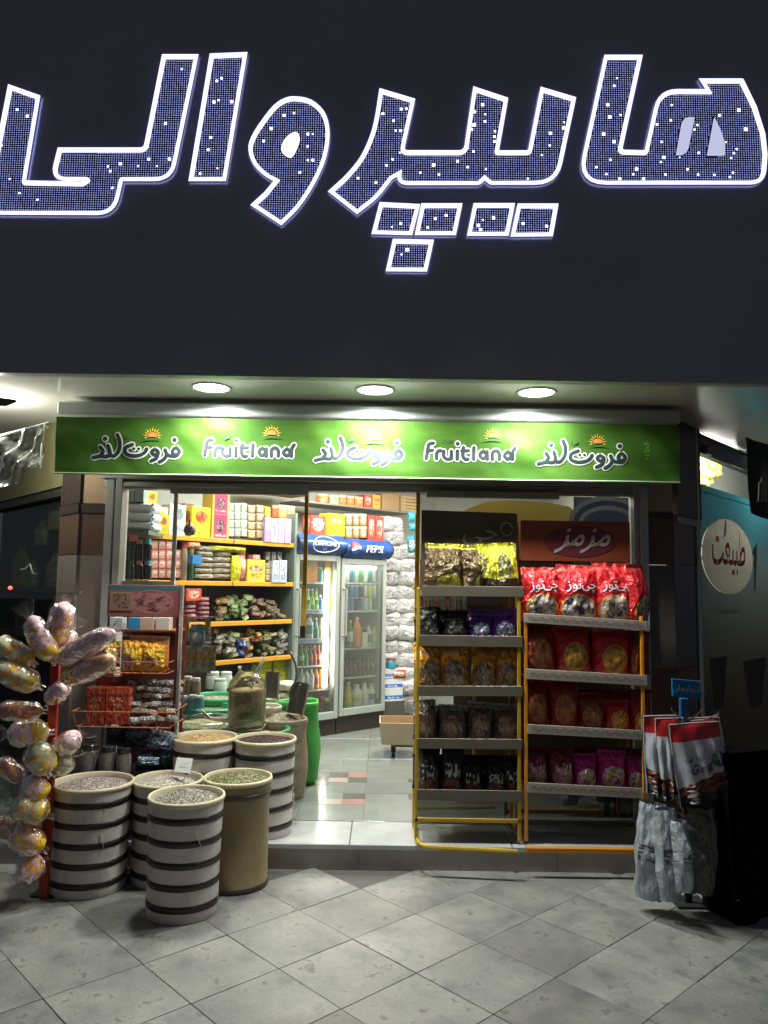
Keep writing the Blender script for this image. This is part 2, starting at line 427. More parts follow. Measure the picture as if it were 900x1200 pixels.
# ================================================================== PAVEMENT
G_TILE = 0.402; TH = rad(-47); OX, OY = -0.387, 3.876
ub = Vector((math.cos(TH), math.sin(TH), 0)); vb = Vector((math.sin(TH), -math.cos(TH), 0))
mb = MB(); mb.box(-60, 60, -60, 60, -.3, -.018)
ground = mb.build('ground', M('grout', (.07, .068, .062), .9, scale=30), kind='structure')
mb = MB(); mb.box(-6, 6, -1.0, 4.47, -.017, -.006)
pavement = mb.build('pavement', M('mortar', (.10, .097, .09), .95, scale=40), kind='structure')
def stone_mat(name, seedv):
    m, nt, b = _new(name)
    tc = nt.nodes.new('ShaderNodeTexCoord'); oi = nt.nodes.new('ShaderNodeObjectInfo')
    ad = nt.nodes.new('ShaderNodeVectorMath'); ad.operation = 'ADD'; L(nt, tc.outputs['Object'], ad.inputs[0])
    cb = nt.nodes.new('ShaderNodeCombineXYZ'); L(nt, mathn(nt, 'MULTIPLY', oi.outputs['Random'], 40.), cb.inputs[0]); L(nt, mathn(nt, 'MULTIPLY', oi.outputs['Random'], 91.), cb.inputs[1]); L(nt, cb.outputs[0], ad.inputs[1])
    v = ad.outputs[0]
    n1 = noise_node(nt, v, 4.5, 8, .68); n2 = noise_node(nt, v, 70, 3, .7); n3 = noise_node(nt, v, 9, 5, .75)
    c = ramp(nt, n1.outputs[0], [(.3, (.13, .135, .13)), (.46, (.27, .27, .25)), (.56, (.33, .325, .29)), (.72, (.43, .42, .37))])
    c = mixc(nt, ramp(nt, n2.outputs[0], [(.3, .32), (.6, 0)]), c, (.15, .148, .14))
    c = mixc(nt, ramp(nt, n3.outputs[0], [(.58, 0), (.64, .62)]), c, (.075, .07, .062))
    ge = nt.nodes.new('ShaderNodeNewGeometry'); nw = noise_node(nt, ge.outputs['Position'], 1.1, 5, .6)
    c = mixc(nt, ramp(nt, nw.outputs[0], [(.38, .5), (.56, 0)]), c, (.11, .11, .105))
    nw2 = noise_node(nt, ge.outputs['Position'], 3.1, 6, .7)
    c = mixc(nt, ramp(nt, nw2.outputs[0], [(.62, 0), (.70, .5)]), c, (.06, .058, .052))
    hs = nt.nodes.new('ShaderNodeHueSaturation'); L(nt, mathn(nt, 'MULTIPLY_ADD', oi.outputs['Random'], .36, .74), hs.inputs['Value']); L(nt, c, hs.inputs['Color'])
    L(nt, hs.outputs[0], b.inputs['Base Color'])
    L(nt, mathn(nt, 'MULTIPLY_ADD', n3.outputs[0], .5, .32, clamp=True), b.inputs['Roughness'])
    bump(nt, b, mathn(nt, 'ADD', n2.outputs[0], n1.outputs[0]), .3, .006)
    return m
STONE = stone_mat('paving_stone', 0)
g = .0013; hs_ = G_TILE/2-g
tile_me = []
for k in range(5):
    mb = MB(); r = random.Random(k)
    mb.bbox(-hs_, hs_, -hs_, hs_, -.03, 0, .0012+.0008*r.random()); tile_me.append(mb.mesh('paving_stone', STONE))
rg = random.Random(3)
for i in range(-9, 10):
    for j in range(-9, 10):
        c = Vector((OX, OY, 0)) + ub*(i+.5)*G_TILE + vb*(j+.5)*G_TILE
        if not (1.35 < c.y < 4.42) or abs(c.x) > .62*c.y+.25: continue
        o = ob('paving_stone', tile_me[rg.randrange(5)], pavement, (c.x, c.y, rg.uniform(-.0018, .0012)))
        o.rotation_euler = (rg.uniform(-.002, .002), rg.uniform(-.002, .002), TH)

# ================================================================== STEP
FZ = .135
marble = M('step_marble', (.42, .43, .42), .22, var=.22, scale=5, spec=.6)
marbled = M('riser_marble', (.36, .34, .30), .4, var=.3, scale=6)
mb = MB(); mb.box(-2.2, 2.4, 4.44, 4.84, -.01, FZ-.03)
step = mb.build('entrance_step', M('concrete', (.2, .2, .19), .9), kind='structure')
xs = [-2.2, -1.25, PZ(411, 977, FZ).x, .75, 1.6, 2.4]
for a, b_ in zip(xs[:-1], xs[1:]):
    mb = MB(); mb.bbox(a+.002, b_-.002, 4.415, 4.835, FZ-.03, FZ, .004); mb.build('step_slab', marble, step)
xs = [-2.2, -1.4, PY(420, 1005, 4.43).x, 1.0, 2.4]
for a, b_ in zip(xs[:-1], xs[1:]):
    mb = MB(); mb.box(a+.0015, b_-.0015, 4.425, 4.442, -.004, FZ-.031); mb.build('riser_slab', marbled, step)

# ================================================================== SHOP FLOOR
mb = MB(); mb.box(-4.2, 3.2, 4.836, 10.2, -.01, FZ-.012)
sfloor = mb.build('shop_floor', M('floor_grout', (.2, .2, .18), .8), kind='structure')
ftile = M('floor_tile', (.23, .245, .225), .12, var=.16, scale=5, obj_rand=.05, spec=.55)
T = .42
me = MB(); me.bbox(-T/2+.001, T/2-.001, -T/2+.001, T/2-.001, -.012, 0, .001); me = me.mesh('floor_tile', ftile)
x0t = PZ(429, 917.5, FZ).x
for i in range(-6, 5):
    for j in range(0, 12):
        ob('floor_tile', me, sfloor, (x0t+T*(i+.5), 4.845+T*(j+.5), FZ))
cd, cp, cpl, cg = [M(n, c, .2, var=.1) for n, c in (('tile_dark', (.13, .13, .12)), ('tile_pink', (.38, .22, .19)), ('tile_pale', (.42, .34, .29)), ('tile_grey', (.2, .21, .21)))]
for (a, c, b_, d, mt) in [(386, 905.5, 408, 911, cd), (409, 905.5, 431, 911, cp), (385, 911.6, 407.5, 917, cpl), (408.3, 911.6, 430, 917, cd),
                          (429.5, 917.6, 478, 930, cg), (402, 929.8, 428, 936, cd), (401, 936.6, 427.5, 943, cp), (374, 936.6, 400.4, 943, cpl), (478.6, 913, 489, 917, cd), (478.6, 930.6, 489, 937, cd)]:
    p = PZ((a+b_)/2, d, FZ); q = PZ((a+b_)/2, c, FZ); xa = PZ(a, (c+d)/2, FZ).x; xb = PZ(b_, (c+d)/2, FZ).x
    mb = MB(); mb.bbox(xa, xb, p.y, q.y, FZ-.01, FZ+.002, .0008); mb.build('floor_tile', mt, sfloor)

# ================================================================== BUILDING
bld = empty('shop_building', (0, 4.9, 0), 'corner shop building with dark sign fascia over a lit glass front', 'building')
def part(name, mb, mats, smooth=False, parent=bld, **kw):
    o = mb.build(name, mats, None, smooth, **kw); under(parent, o); return o
def fascia_mat():
    m, nt, b = _new('fascia_cladding')
    tc = nt.nodes.new('ShaderNodeTexCoord')
    n = noise_node(nt, tc.outputs['Object'], 1.3, 4); n2 = noise_node(nt, tc.outputs['Object'], 60, 3)
    c = mixc(nt, n.outputs[0], (.29, .29, .335), (.42, .42, .44))
    L(nt, c, b.inputs['Base Color']); b.inputs['Roughness'].default_value = .42
    bump(nt, b, n2.outputs[0], .08, .004); return m
FAS = fascia_mat()
SP = 2.14; OBL = Vector((.66, .75, 0)).normalized()
mb = MB(); mb.box(-SP, SP, FASCIA_Y, FASCIA_Y+.05, SOFFIT_Z-.03, 6.2)
part('fascia', mb, FAS)
PL_ = Plane(-SP-1.6*.66, FASCIA_Y+1.6*.75, -SP, FASCIA_Y); PR_ = Plane(SP, FASCIA_Y, SP+1.6*.66, FASCIA_Y+1.6*.75)
for pl in (PL_, PR_):
    mb = MB(); mb.box(0, 1.6, 0, -.05, SOFFIT_Z-.03, 6.2, X=lambda v, pl=pl: pl.w(v.x, v.z, v.y)); part('fascia', mb, FAS)
soff = M('soffit_panel', (.68, .69, .64), .16, metal=.08, var=.06, scale=2.5, spec=.8)
trim = M('aluminium', (.52, .53, .50), .4, metal=.3, var=.12, scale=12)
grey = M('grey_paint', (.42, .43, .40), .45, var=.15, scale=6)
def slab(z0, z1, poly, name, mt):
    mb = MB(); mb.prism(poly, z0, z1, lambda a, b, d: Vector((a, b, d))); return part(name, mb, mt)
slab(SOFFIT_Z, SOFFIT_Z+.03, [(-SP, 4.03), (SP, 4.03), (3.30, 5.40), (2.84, 5.92), (1.84, 4.84), (-1.95, 4.84), (-2.95, 5.92), (-3.30, 5.40)], 'soffit', soff)
slab(SOFFIT_Z-.012, SOFFIT_Z+.02, [(-SP+.02, FASCIA_Y+.051), (SP-.02, FASCIA_Y+.051), (SP-.05, 3.985), (-SP+.05, 3.985)], 'soffit_trim', M('soffit_lip', (.5, .5, .48), .3))
# upper body of the building (keeps the night sky out of the shop)
mb = MB(); mb.box(-3.5, 3.5, 5.1, 10.4, 3.02, 6.1); part('upper_storey', mb, M('dark_render', (.06, .06, .06), .9))

# lintel, shutter rail, door frame
DY = 4.82
Zat = lambda px, py, Y: PY(px, py, Y).z
Xat = lambda px, Y, py=700: PY(px, py, Y).x
zt = Zat(430, 476, 4.46); zb = Zat(430, 490, 4.46)
xl, xr = Xat(68, 4.46, 480), Xat(797, 4.46, 490)
mb = MB(); mb.bbox(xl, xr, 4.445, 4.54, zb-.005, zt, .008); part('shutter_rail', mb, M('rail_white', (.5, .52, .5), .34, metal=.2, var=.08))
mb = MB(); mb.box(xl, xr, 4.565, 4.60, 2.26, SOFFIT_Z); part('shutter_box', mb, grey)
HD = Zat(430, 577, DY)      # underside of the door head
XL, XR = Xat(140, DY, 620), Xat(743, DY, 620)
mb = MB(); mb.box(-2.02, 1.86, 4.86, 4.98, HD+.10, 2.92); part('lintel', mb, M('lintel_plaster', (.3, .3, .28), .8))
for (a, b_, z0, z1, y0) in [(XL-.1, XR+.1, HD+.055, HD+.115, 4.74), (XL-.1, XR+.1, HD, HD+.05, 4.78)]:
    mb = MB(); mb.bbox(a, b_, y0, 4.87, z0, z1, .003); part('door_head', mb, grey)
for (xa, ya, xb_, yb_) in [(122, 4.75, 131, 4.80), (133.5, 4.74, 141, 4.87)]:
    mb = MB(); mb.bbox(Xat(xa, ya, 620), Xat(xb_, ya, 620), ya, 4.87, FZ, HD+.055, .003); part('door_jamb', mb, trim)
for (xa, ya, xb_) in [(743.5, 4.76, 750), (751, 4.73, 760)]:
    mb = MB(); mb.bbox(Xat(xa, ya, 620), Xat(xb_, ya, 620), ya, 4.87, FZ, HD+.055, .003); part('door_jamb', mb, trim)
# header covers of the sliding leaves
for (a, b_, c, d) in [(200, 566, 361, 579.5), (500, 576, 655, 584), (140, 566, 285, 571)]:
    y = 4.765 if a != 140 else 4.755
    mb = MB(); mb.bbox(Xat(a, y, 575), Xat(b_ and c, y, 575), y-.012, y+.012, Zat((a+c)/2, d, y), Zat((a+c)/2, b_, y), .003); part('slide_cover', mb, M('cover_grey', (.5, .53, .49), .4))

# cladding on the pillars: each panel its own part
beige = M('cladding_beige', (.42, .29, .18), .45, var=.12, scale=5, obj_rand=.05)
brown = M('cladding_brown', (.13, .075, .052), .4, var=.15, scale=5, obj_rand=.08)
dark = M('cladding_dark', (.05, .035, .028), .4)
stonec = M('cladding_grey', (.30, .25, .215), .38, var=.16, scale=4, obj_rand=.06)
def clad(pl, px0, px1, rows, d=.0):
    for (y0, y1, mt, pr) in rows:
        pm = (px0+px1)/2
        a0, z1 = pl.at(px0, 640); a1, _ = pl.at(px1, 640); _, z1 = pl.at(pm, y0); _, z0 = pl.at(pm, y1)
        if y1 > 1000: z0 = .14
        mb = MB(); mb.bbox(a0+.001, a1-.001, pr, -.05, z0+.0015, z1-.0015, .002, X=lambda v, pl=pl: pl.w(v.x, v.z, v.y)); part('cladding_panel', mb, mt)
FP = FR(4.79)
clad(FP, 91, 122, [(500, 590, beige, 0), (590, 601, dark, .006), (601, 650, brown, 0), (650, 760, stonec, 0), (760, 1001, stonec, 0)])
cL = FP.w(FP.at(91, 620)[0], 0)
LP = Plane(cL.x-.66, cL.y+.75, cL.x, cL.y)
clad(LP, 69, 91, [(500, 592, dark, 0), (592, 603, dark, .006), (603, 650, brown, 0), (650, 695, stonec, 0), (695, 830, stonec, 0), (830, 1001, stonec, 0)])
clad(FP, 760, 789, [(500, 600, beige, 0), (600, 608, dark, .006), (608, 662, brown, 0), (662, 782, M('cladding_slate', (.13, .12, .11), .4), 0), (782, 1001, brown, 0)])
cR = FP.w(FP.at(789, 620)[0], 0)
RP = Plane(cR.x, cR.y, cR.x+.66, cR.y+.75)
clad(RP, 789.5, 816, [(606, 662, brown, 0), (662, 782, M('cladding_slate', (.13, .12, .11), .4), 0), (782, 1001, brown, 0)])
# shutter guide box beside the banner on the right
a0, zt2 = RP.at(790, 490); a1, _ = RP.at(817, 490); _, zb2 = RP.at(803, 606)
mb = MB(); mb.bbox(a0-.0, a1, .01, -.10, zb2, SOFFIT_Z, .004, X=lambda v: RP.w(v.x, v.z, v.y)); part('shutter_guide', mb, M('guide_brown', (.10, .09, .08), .5))
mb = MB(); mb.bbox(a0-.0, a1, .004, -.09, zb2-.05, zb2-.002, .003, X=lambda v: RP.w(v.x, v.z, v.y)); part('guide_foot', mb, M('guide_pale', (.35, .34, .32), .4))

# rolled shutter housing running off to the right under the soffit
RH = RP.back(.0)
zh0 = RH.at(845, 541)[1]; ah0 = RH.at(818, 520)[0]
mb = MB(); mb.bbox(ah0, ah0+1.8, .0, -.04, zh0, 2.665, .01, X=lambda v: RH.w(v.x, v.z, v.y))
part('shutter_housing', mb, M('housing_dark', (.035, .04, .037), .35, var=.3))
zl_ = RH.at(815, 477)[1]
mb = MB(); mb.bbox(ah0-.02, ah0+1.8, .03, .055, zl_-.03, zl_, .003, X=lambda v: RH.w(v.x, v.z, v.y)); part('housing_trim', mb, trim)
for k, (a, b_) in enumerate([(.10, .20)]):
    mb = MB(); mb.bbox(ah0+a, ah0+b_, .03, .001, zh0+.002, zh0+.07, .006, X=lambda v: RH.w(v.x, v.z, v.y)); part('housing_bracket', mb, M('bracket_grey', (.12, .13, .12), .4))

# downlights
def downlight(x, y, label, on=True):
    e = empty('downlight', (x, y, SOFFIT_Z), label, 'light', 'round lamps set in the soffit')
    mb = MB(); mb.lathe([(.098, -.001), (.098, -.005), (.108, -.007), (.116, -.004), (.118, -.001)], 32)
    ob('trim_ring', mb.mesh('trim_ring', M('lamp_ring', (.5, .5, .48), .3), 'all'), e)
    mb = MB(); mb.lathe([(0.0001, -.004), (.06, -.004), (.097, -.003)], 32)
    ob('diffuser', mb.mesh('diffuser', EM('lamp_diffuser', (.93, 1., .93), 9)), e)
for (x, y), l in zip(LAMPS, ['round soffit lamp above the left end of the green banner', 'round soffit lamp above the middle of the green banner', 'round soffit lamp above the right part of the green banner']):
    downlight(x, y, l)
e = empty('bare_bulb', (-2.42, 4.45, SOFFIT_Z), 'bare white bulb hanging round the left corner above the plastic sheet', 'bulb')
mb = MB(); mb.tube([(0, 0, 0), (0, 0, -.115)], .006, 6); ob('cord', mb.mesh('cord', M('cord_black', (.02, .02, .02))), e)
mb = MB(); mb.lathe([(.001, -.235), (.025, -.23), (.036, -.205), (.036, -.18), (.022, -.15), (.016, -.115), (.001, -.112)], 16); ob('glass_bulb', mb.mesh('glass_bulb', EM('bulb_glow', (1, 1, .9), 4), 'all'), e).visible_shadow = False

# interior shell
wallm = M('plaster_white', (.55, .55, .50), .7, var=.08)
OB0 = Vector((-.6, 7.37, 0)); OD = Vector((.73, .68, 0)).normalized()
def st(name, mb, mt): return mb.build(name, mt, kind='structure')
IW = Plane(OB0.x, OB0.y, OB0.x+OD.x, OB0.y+OD.y).back(.78)
mb = MB(); mb.box(-1.95, 2.6, 0, -.08, .13, 3.0, X=lambda v: IW.w(v.x, v.z, v.y)); st('wall_left', mb, wallm)
mb = MB(); mb.box(-.2, 3.2, 9.6, 9.7, .13, 3.0); st('wall_back', mb, wallm)
mb = MB(); mb.box(2.05, 2.13, 5.1, 9.6, .13, 3.0); st('wall_right', mb, wallm)
mb = MB(); mb.box(-3.4, 3.4, 4.99, 9.9, 2.93, 3.0); st('ceiling', mb, M('ceiling_paint', (.6, .6, .56), .8))
mb = MB(); mb.box(-2.9, -2.05, 4.9, 4.98, .13, 2.9); 
for i, (x, y) in enumerate(CEIL):
    mb = MB(); mb.bbox(x-.56, x+.56, y-.14, y+.14, 2.885, 2.93, .004); o = mb.build('ceiling_light', EM('tube_panel', (1, 1, .93), 2.5))
    tag(o, ['long ceiling light nearest the shelves by the door', 'long ceiling light over the doorway aisle', 'long ceiling light in front of the drinks coolers', 'long ceiling light by the stacked white sacks'][i], 'light', 'ceiling lights inside the shop')

# sliding glass leaves
def pane(name, y, pxa, pxb, z0, z1, mt, parent, py=700):
    mb = MB(); mb.box(Xat(pxa, y, py), Xat(pxb, y, py), y, y+.008, z0, z1); return part(name, mb, mt, parent=parent)
gl = GLASS('door_glass', (.95, .98, .96), .04, .02, .012)
yel = M('yellow_edge', (.55, .33, .03), .4, var=.2, scale=20)
d1 = empty('sliding_door', (Xat(280, 4.80), 4.80, FZ), 'left sliding glass door leaf with yellow edge strip in front of the grocery shelves', 'door')
pane('glass_pane', 4.80, 204, 358, FZ+.02, HD, gl, d1)
mb = MB(); mb.bbox(Xat(355.5, 4.80, 660), Xat(360, 4.80, 660), 4.788, 4.815, Zat(356, 738, 4.8), HD, .002); part('edge_strip', mb, yel, parent=d1)
mb = MB(); mb.bbox(Xat(203, 4.80, 620), Xat(207.5, 4.80, 620), 4.785, 4.80, Zat(205, 682, 4.8), HD, .002); part('stile', mb, trim, parent=d1)
mb = MB(); mb.bbox(Xat(352, 4.79, 740), Xat(358, 4.79, 740), 4.765, 4.80, Zat(355, 747, 4.8), Zat(355, 733, 4.8), .003); part('lock', mb, M('black_plastic', (.02, .02, .02), .35), parent=d1)
w1 = empty('shop_window', (Xat(172, 4.84), 4.84, FZ), 'fixed glass pane beside the left jamb with towel packs behind it', 'window')
pane('glass_pane', 4.835, 141, 204, Zat(150, 684, 4.84), HD, gl, w1)
mb = MB(); mb.bbox(Xat(141, 4.83, 680), Xat(206, 4.83, 680), 4.815, 4.86, Zat(170, 686, 4.83), Zat(170, 681, 4.83), .003); part('window_rail', mb, trim, parent=w1)
d2 = empty('sliding_door', (Xat(620, 4.81), 4.81, FZ), 'wide glass pane behind the two snack racks, yellow strip on its door edge', 'door')
pane('glass_pane', 4.815, 490, 742, FZ+.02, HD, GLASS('window_glass', (.88, .9, .88), .05, .02, .03), d2)
mb = MB(); mb.bbox(Xat(487, 4.80, 660), Xat(491.5, 4.80, 660), 4.79, 4.83, FZ+.01, HD, .002); part('edge_strip', mb, yel, parent=d2)

# ================================================================== THE BIG SIGN
SY = 3.836
_, _ = 0, 0
led_face = M('led_face', (.008, .009, .075), .35, var=.2)
led_side = M('letter_side', (.25, .25, .3), .4)
added_halo_em = EM('added_halo_blue', (.30, .34, 1.), 1.6)
side_em = EM('letter_side_glow', (.16, .17, .95), .12)  # faint glow put on the letter sides to imitate the blue halo
rim_em = EM('letter_rim', (.74, .74, 1.), 1.15)
dot_em = EM('led_dim', (.38, .44, 1.), .66); dot_hi = EM('led_bright', (.8, .82, 1.), 3.5)
core_em = EM('letter_counter', (.9, .9, 1.), 1.1); core_dim = EM('letter_counter_dim', (.66, .68, .95), .55)
def inside(p, poly):
    x, y = p; c = False; n = len(poly); j = n-1
    for i in range(n):
        xi, yi = poly[i]; xj, yj = poly[j]
        if (yi > y) != (yj > y) and x < (xj-xi)*(y-yi)/(yj-yi)+xi: c = not c
        j = i
    return c
def edged(p, poly):
    d = 1e9; px, py = p; n = len(poly)
    for i in range(n):
        ax, ay = poly[i]; bx, by = poly[(i+1) % n]
        dx, dy = bx-ax, by-ay; q = dx*dx+dy*dy
        t = 0 if q == 0 else max(0, min(1, ((px-ax)*dx+(py-ay)*dy)/q))
        d = min(d, (ax+dx*t-px)**2+(ay+dy*t-py)**2)
    return d**.5
SX = lambda px, py: (lambda p: (p.x, p.z))(PY(px, py, SY))
def sign_letter(label, poly, bright, solids=(), solid_m=None, seam=None, wpx=5.2):
    """poly in photograph measurements, turned into metres on the fascia"""
    P = [SX(*p[:2]) for p in poly]
    cx = sum(p[0] for p in P)/len(P); cz = sum(p[1] for p in P)/len(P)
    e = empty('sign_letter', (cx, SY, cz), label, 'sign letter', 'illuminated letters on the fascia')
    Pl = [(x-cx, z-cz) for x, z in P]
    X = lambda a, b, d: Vector((a, -d, b))
    mb = MB(); mb.prism(Pl, -.007, .0, X); ob('letter_face', mb.mesh('letter_face', led_face), e)
    mb = MB(); mb.prism([(x_*.985, z_*.985) for x_, z_ in Pl], -.0095, -.0075, X); ob('added_halo', mb.mesh('added_halo', added_halo_em), e)  # added glowing back plate that washes the fascia blue round the letter
    n = len(Pl); h = .0106; inn = []; out = []
    ar = sum(Pl[i][0]*Pl[(i+1) % n][1]-Pl[(i+1) % n][0]*Pl[i][1] for i in range(n)); sg = 1 if ar > 0 else -1
    for i in range(n):
        p = Vector(Pl[i]); a = Vector(Pl[i-1]); b = Vector(Pl[(i+1) % n])
        d0 = (p-a).normalized(); d1 = (b-p).normalized()
        n0 = Vector((d0.y, -d0.x))*sg; n1 = Vector((d1.y, -d1.x))*sg
        m = (n0+n1); m = m.normalized() if m.length > 1e-4 else n0
        k = 1/max(.45, m.dot(n0))
        out.append(p+m*h*k); inn.append(p-m*h*k)
    mb = MB(); vs = []; fo = []
    for q in (out, inn):
        vs += [X(v.x, v.y, .012) for v in q]
    for q in (out, inn): vs += [X(v.x, v.y, -.007 if q is out else -.002) for v in q]
    fs = []
    for i in range(n):
        j = (i+1) % n
        fs += [(i, j, n+j, n+i), (n+i, n+j, 3*n+j, 3*n+i)]; fo.append((i, j, j+n, i+n))
    mb.add(vs, fs); mo = MB(); mo.add([X(v.x, v.y, .0115) for v in out]+[X(v.x, v.y, -.007) for v in out], fo); ob('letter_side', mo.mesh('letter_side', side_em), e); ob('light_rim', mb.mesh('light_rim', rim_em), e)
    SL = []
    for sp_ in solids:
        q = [(lambda t: (t[0]-cx, t[1]-cz))(SX(*p)) for p in sp_]; SL.append(q)
        mb = MB(); mb.prism(q, 0.001, .012, X); ob('light_counter', mb.mesh('light_counter', solid_m), e)
    st_ = .01225; dm = MB(); r = random.Random(len(P)); rs = .0026
    x0 = min(p[0] for p in Pl); x1 = max(p[0] for p in Pl); z0 = min(p[1] for p in Pl); z1 = max(p[1] for p in Pl)
    seams = [SX(300, s)[1]-cz for s in (seam or [])]
    def dot(x, z, s, mat, hgt=.004):
        dm.k = mat
        dm.add([X(x-s, z-s, .001), X(x+s, z-s, .001), X(x+s, z+s, .001), X(x-s, z+s, .001), X(x, z, hgt)], [(0, 1, 4), (1, 2, 4), (2, 3, 4), (3, 0, 4)])
    zz = z0
    while zz < z1:
        xx = x0
        while xx < x1:
            if inside((xx, zz), Pl) and edged((xx, zz), Pl) > .0155 and not any(abs(zz-s) < .007 for s in seams) and not any(inside((xx, zz), q) or edged((xx, zz), q) < .007 for q in SL):
                dot(xx, zz, rs*r.uniform(.85, 1.12), 0)
            xx += st_
        zz += st_
    for (bx, by, br) in bright:
        x, z = SX(bx, by); dot(x-cx, z-cz, .0052*br, 1, .007)
    ob('led_dots', dm.mesh('led_dots', [dot_em, dot_hi]), e, kind='stuff')
    return e
A = fillet([(12.5, 103.2, 0), (45.8, 115, 0), (29, 215, 1), (97, 216.3, 1), (105.5, 211, 2), (62, 211, 22), (70.6, 176.5, 0), (171, 176.5, 8), (192.5, 67.4, 0), (230.6, 67.4, 0), (201, 211.3, 24), (143, 211.3, 2), (134, 251, 28), (-16, 250.5, 16)])
def br(org, sc, lst): return [(org[0]+x/sc, org[1]+y/sc, s) for x, y, s in lst]
Ab = br((0, 50), 5.456, [(110, 428, 1.1), (175, 470, 1.3), (8, 658, 1.1), (690, 792, .8), (770, 775, 1.4), (705, 822, 1), (718, 930, 1), (125, 963, .8), (62, 872, .7), (240, 1005, .8)]) + br((150, 50), 5.456, [(345, 170, .8), (240, 517, 1.3), (133, 745, 1.2), (265, 745, 1.3), (65, 790, .7), (185, 790, .5)])
sign_letter('joined lam and yeh letters lit white, leftmost on the dark fascia', A, Ab)
Bp = [(248.4, 66.5), (287.8, 65), (263.3, 211.3), (224.2, 211.3)]
sign_letter('straight slanted alef letter lit white, between the yeh and the round waw', Bp, br((150, 50), 5.456, [(598, 228, 1.1), (568, 245, 1.1), (550, 380, 1.3), (580, 368, .8), (663, 378, 1.4), (530, 607, 1.2), (513, 685, 1.2), (462, 838, 1), (572, 803, .6)]))
Cc = catmull([(324.4, 212.7), (312, 205.6), (299.6, 193.1), (293.9, 177.1), (296.9, 162.9), (308.4, 144.2), (322.7, 126.4), (335.1, 118.4), (346.7, 116.7), (363.6, 120.2), (377.8, 132.7), (383.6, 150.4), (383, 171.8), (376.9, 194.9), (363.6, 221.6), (347.6, 244.7), (329.8, 262.4)], 3)
Cp = [(p.x, p.y) for p in Cc] + [(297.4, 241.1), (312, 227.8)]
Ch = [(p.x, p.y) for p in catmull([(346.7, 156.1), (351.1, 161.1), (349.3, 171.8), (341.3, 185.1), (330.7, 178.9), (330.7, 170.9), (336.9, 161.1)], 3, True)]
sign_letter('round waw letter with a solid white eye and curved tail', Cp, br((280, 90), 5.625, [(298, 255, 1.3), (363, 240, .9), (213, 342, 1.4), (163, 425, 1.2), (455, 378, 1.2), (487, 378, .7), (453, 460, .9), (455, 550, .9), (487, 550, 1.2), (402, 632, 1.1)]), [Ch], core_em)
D1 = [(p.x, p.y) for p in catmull([(458, 209.8), (440.4, 231.7), (418.5, 249.4)], 4)]
D2 = [(p.x, p.y) for p in catmull([(387.9, 225.4), (407, 207.7), (423.8, 186.9), (435.2, 162.9), (441.5, 140), (446.7, 107.7)], 4)]
Dp = D2 + fillet([(483.8, 118.8, 0), (470.5, 179.6, 6), (545.5, 179.8, 10), (556.3, 105.6, 0), (592.6, 117.6, 0), (581.6, 179.8, 2), (620.5, 179.8, 5), (634.9, 106, 0), (671.9, 117, 0), (651, 215.5, 30), (574.4, 215.6, 6), (567.7, 209.5, 0), (561, 215.8, 6), (466, 216, 10)]) + D1
Db = br((380, 90), 4.8, [(433, 182, 1.2), (462, 180, 1), (330, 208, 1.2), (390, 248, 1), (402, 303, .8), (430, 303, 1.2), (425, 427, .7), (383, 465, 1), (350, 498, 1), (190, 570, 1), (290, 595, 1.1), (540, 540, .9), (615, 497, 1.5), (645, 550, 1)]) + br((530, 90), 5.625, [(200, 185, 1.4), (148, 232, 1.1), (218, 247, .7), (145, 317, 1.5), (128, 347, 1.2), (215, 296, 1.1), (282, 360, .9), (278, 395, 1.1), (278, 428, 1), (102, 472, .8), (140, 492, 1.1), (35, 557, 1.2), (102, 596, 1), (222, 608, .8), (498, 672, .8), (647, 373, 1.4), (733, 338, 1.3), (643, 453, .9), (590, 517, .8), (737, 300, .6)])
sign_letter('long joined reh, peh and yeh letters with three upright teeth in the middle', Dp, Db)
Ep = fillet([(709.5, 68.1, 0), (749.6, 68.1, 0), (725.5, 179, 5), (756.5, 179.8, 2), (772.5, 108, 26), (829.5, 108.3, 0), (821.7, 95.8, 0), (868.3, 95.8, 1), (883.3, 126.7, 3), (893.3, 158.3, 4), (895.8, 182, 4), (893.5, 215.3, 24), (677.5, 215.5, 26)])
S1 = [(813.3, 138.8), (806, 138.6), (801, 140.5), (798.5, 145), (792, 182), (799, 182), (804, 179), (806, 175)]
S2 = [(836.3, 139.2), (843.3, 153.3), (848.3, 168.3), (848.3, 182.5), (828.3, 182.5)]
Eb = br((670, 50), 5.625, [(280, 285, 1), (297, 235, .6), (237, 410, 1.4), (250, 490, 1.5), (322, 477, .8), (210, 603, 1.4), (278, 653, 1.5), (255, 772, .9), (163, 822, .9), (228, 867, .9), (317, 898, 1.2), (427, 833, 1.4), (405, 868, .9), (473, 898, 1.2), (658, 412, .8), (562, 540, 1), (653, 512, 1), (593, 655, .9), (607, 757, 1.4), (588, 788, .9), (618, 870, .9), (762, 835, 1), (833, 870, .9), (711, 757, .5)]) + br((760, 50), 6, [(500, 512, 1.2), (343, 580, .9), (323, 613, .9), (352, 775, 1), (635, 475, 1.6), (683, 610, 1.6), (620, 748, .9), (600, 777, .9), (580, 812, .8), (593, 915, .9), (572, 945, .9), (462, 930, .9), (545, 700, .5)])
sign_letter('joined heh and alef letters with two pale slits, rightmost on the dark fascia', Ep, Eb, [S1, S2], core_dim)
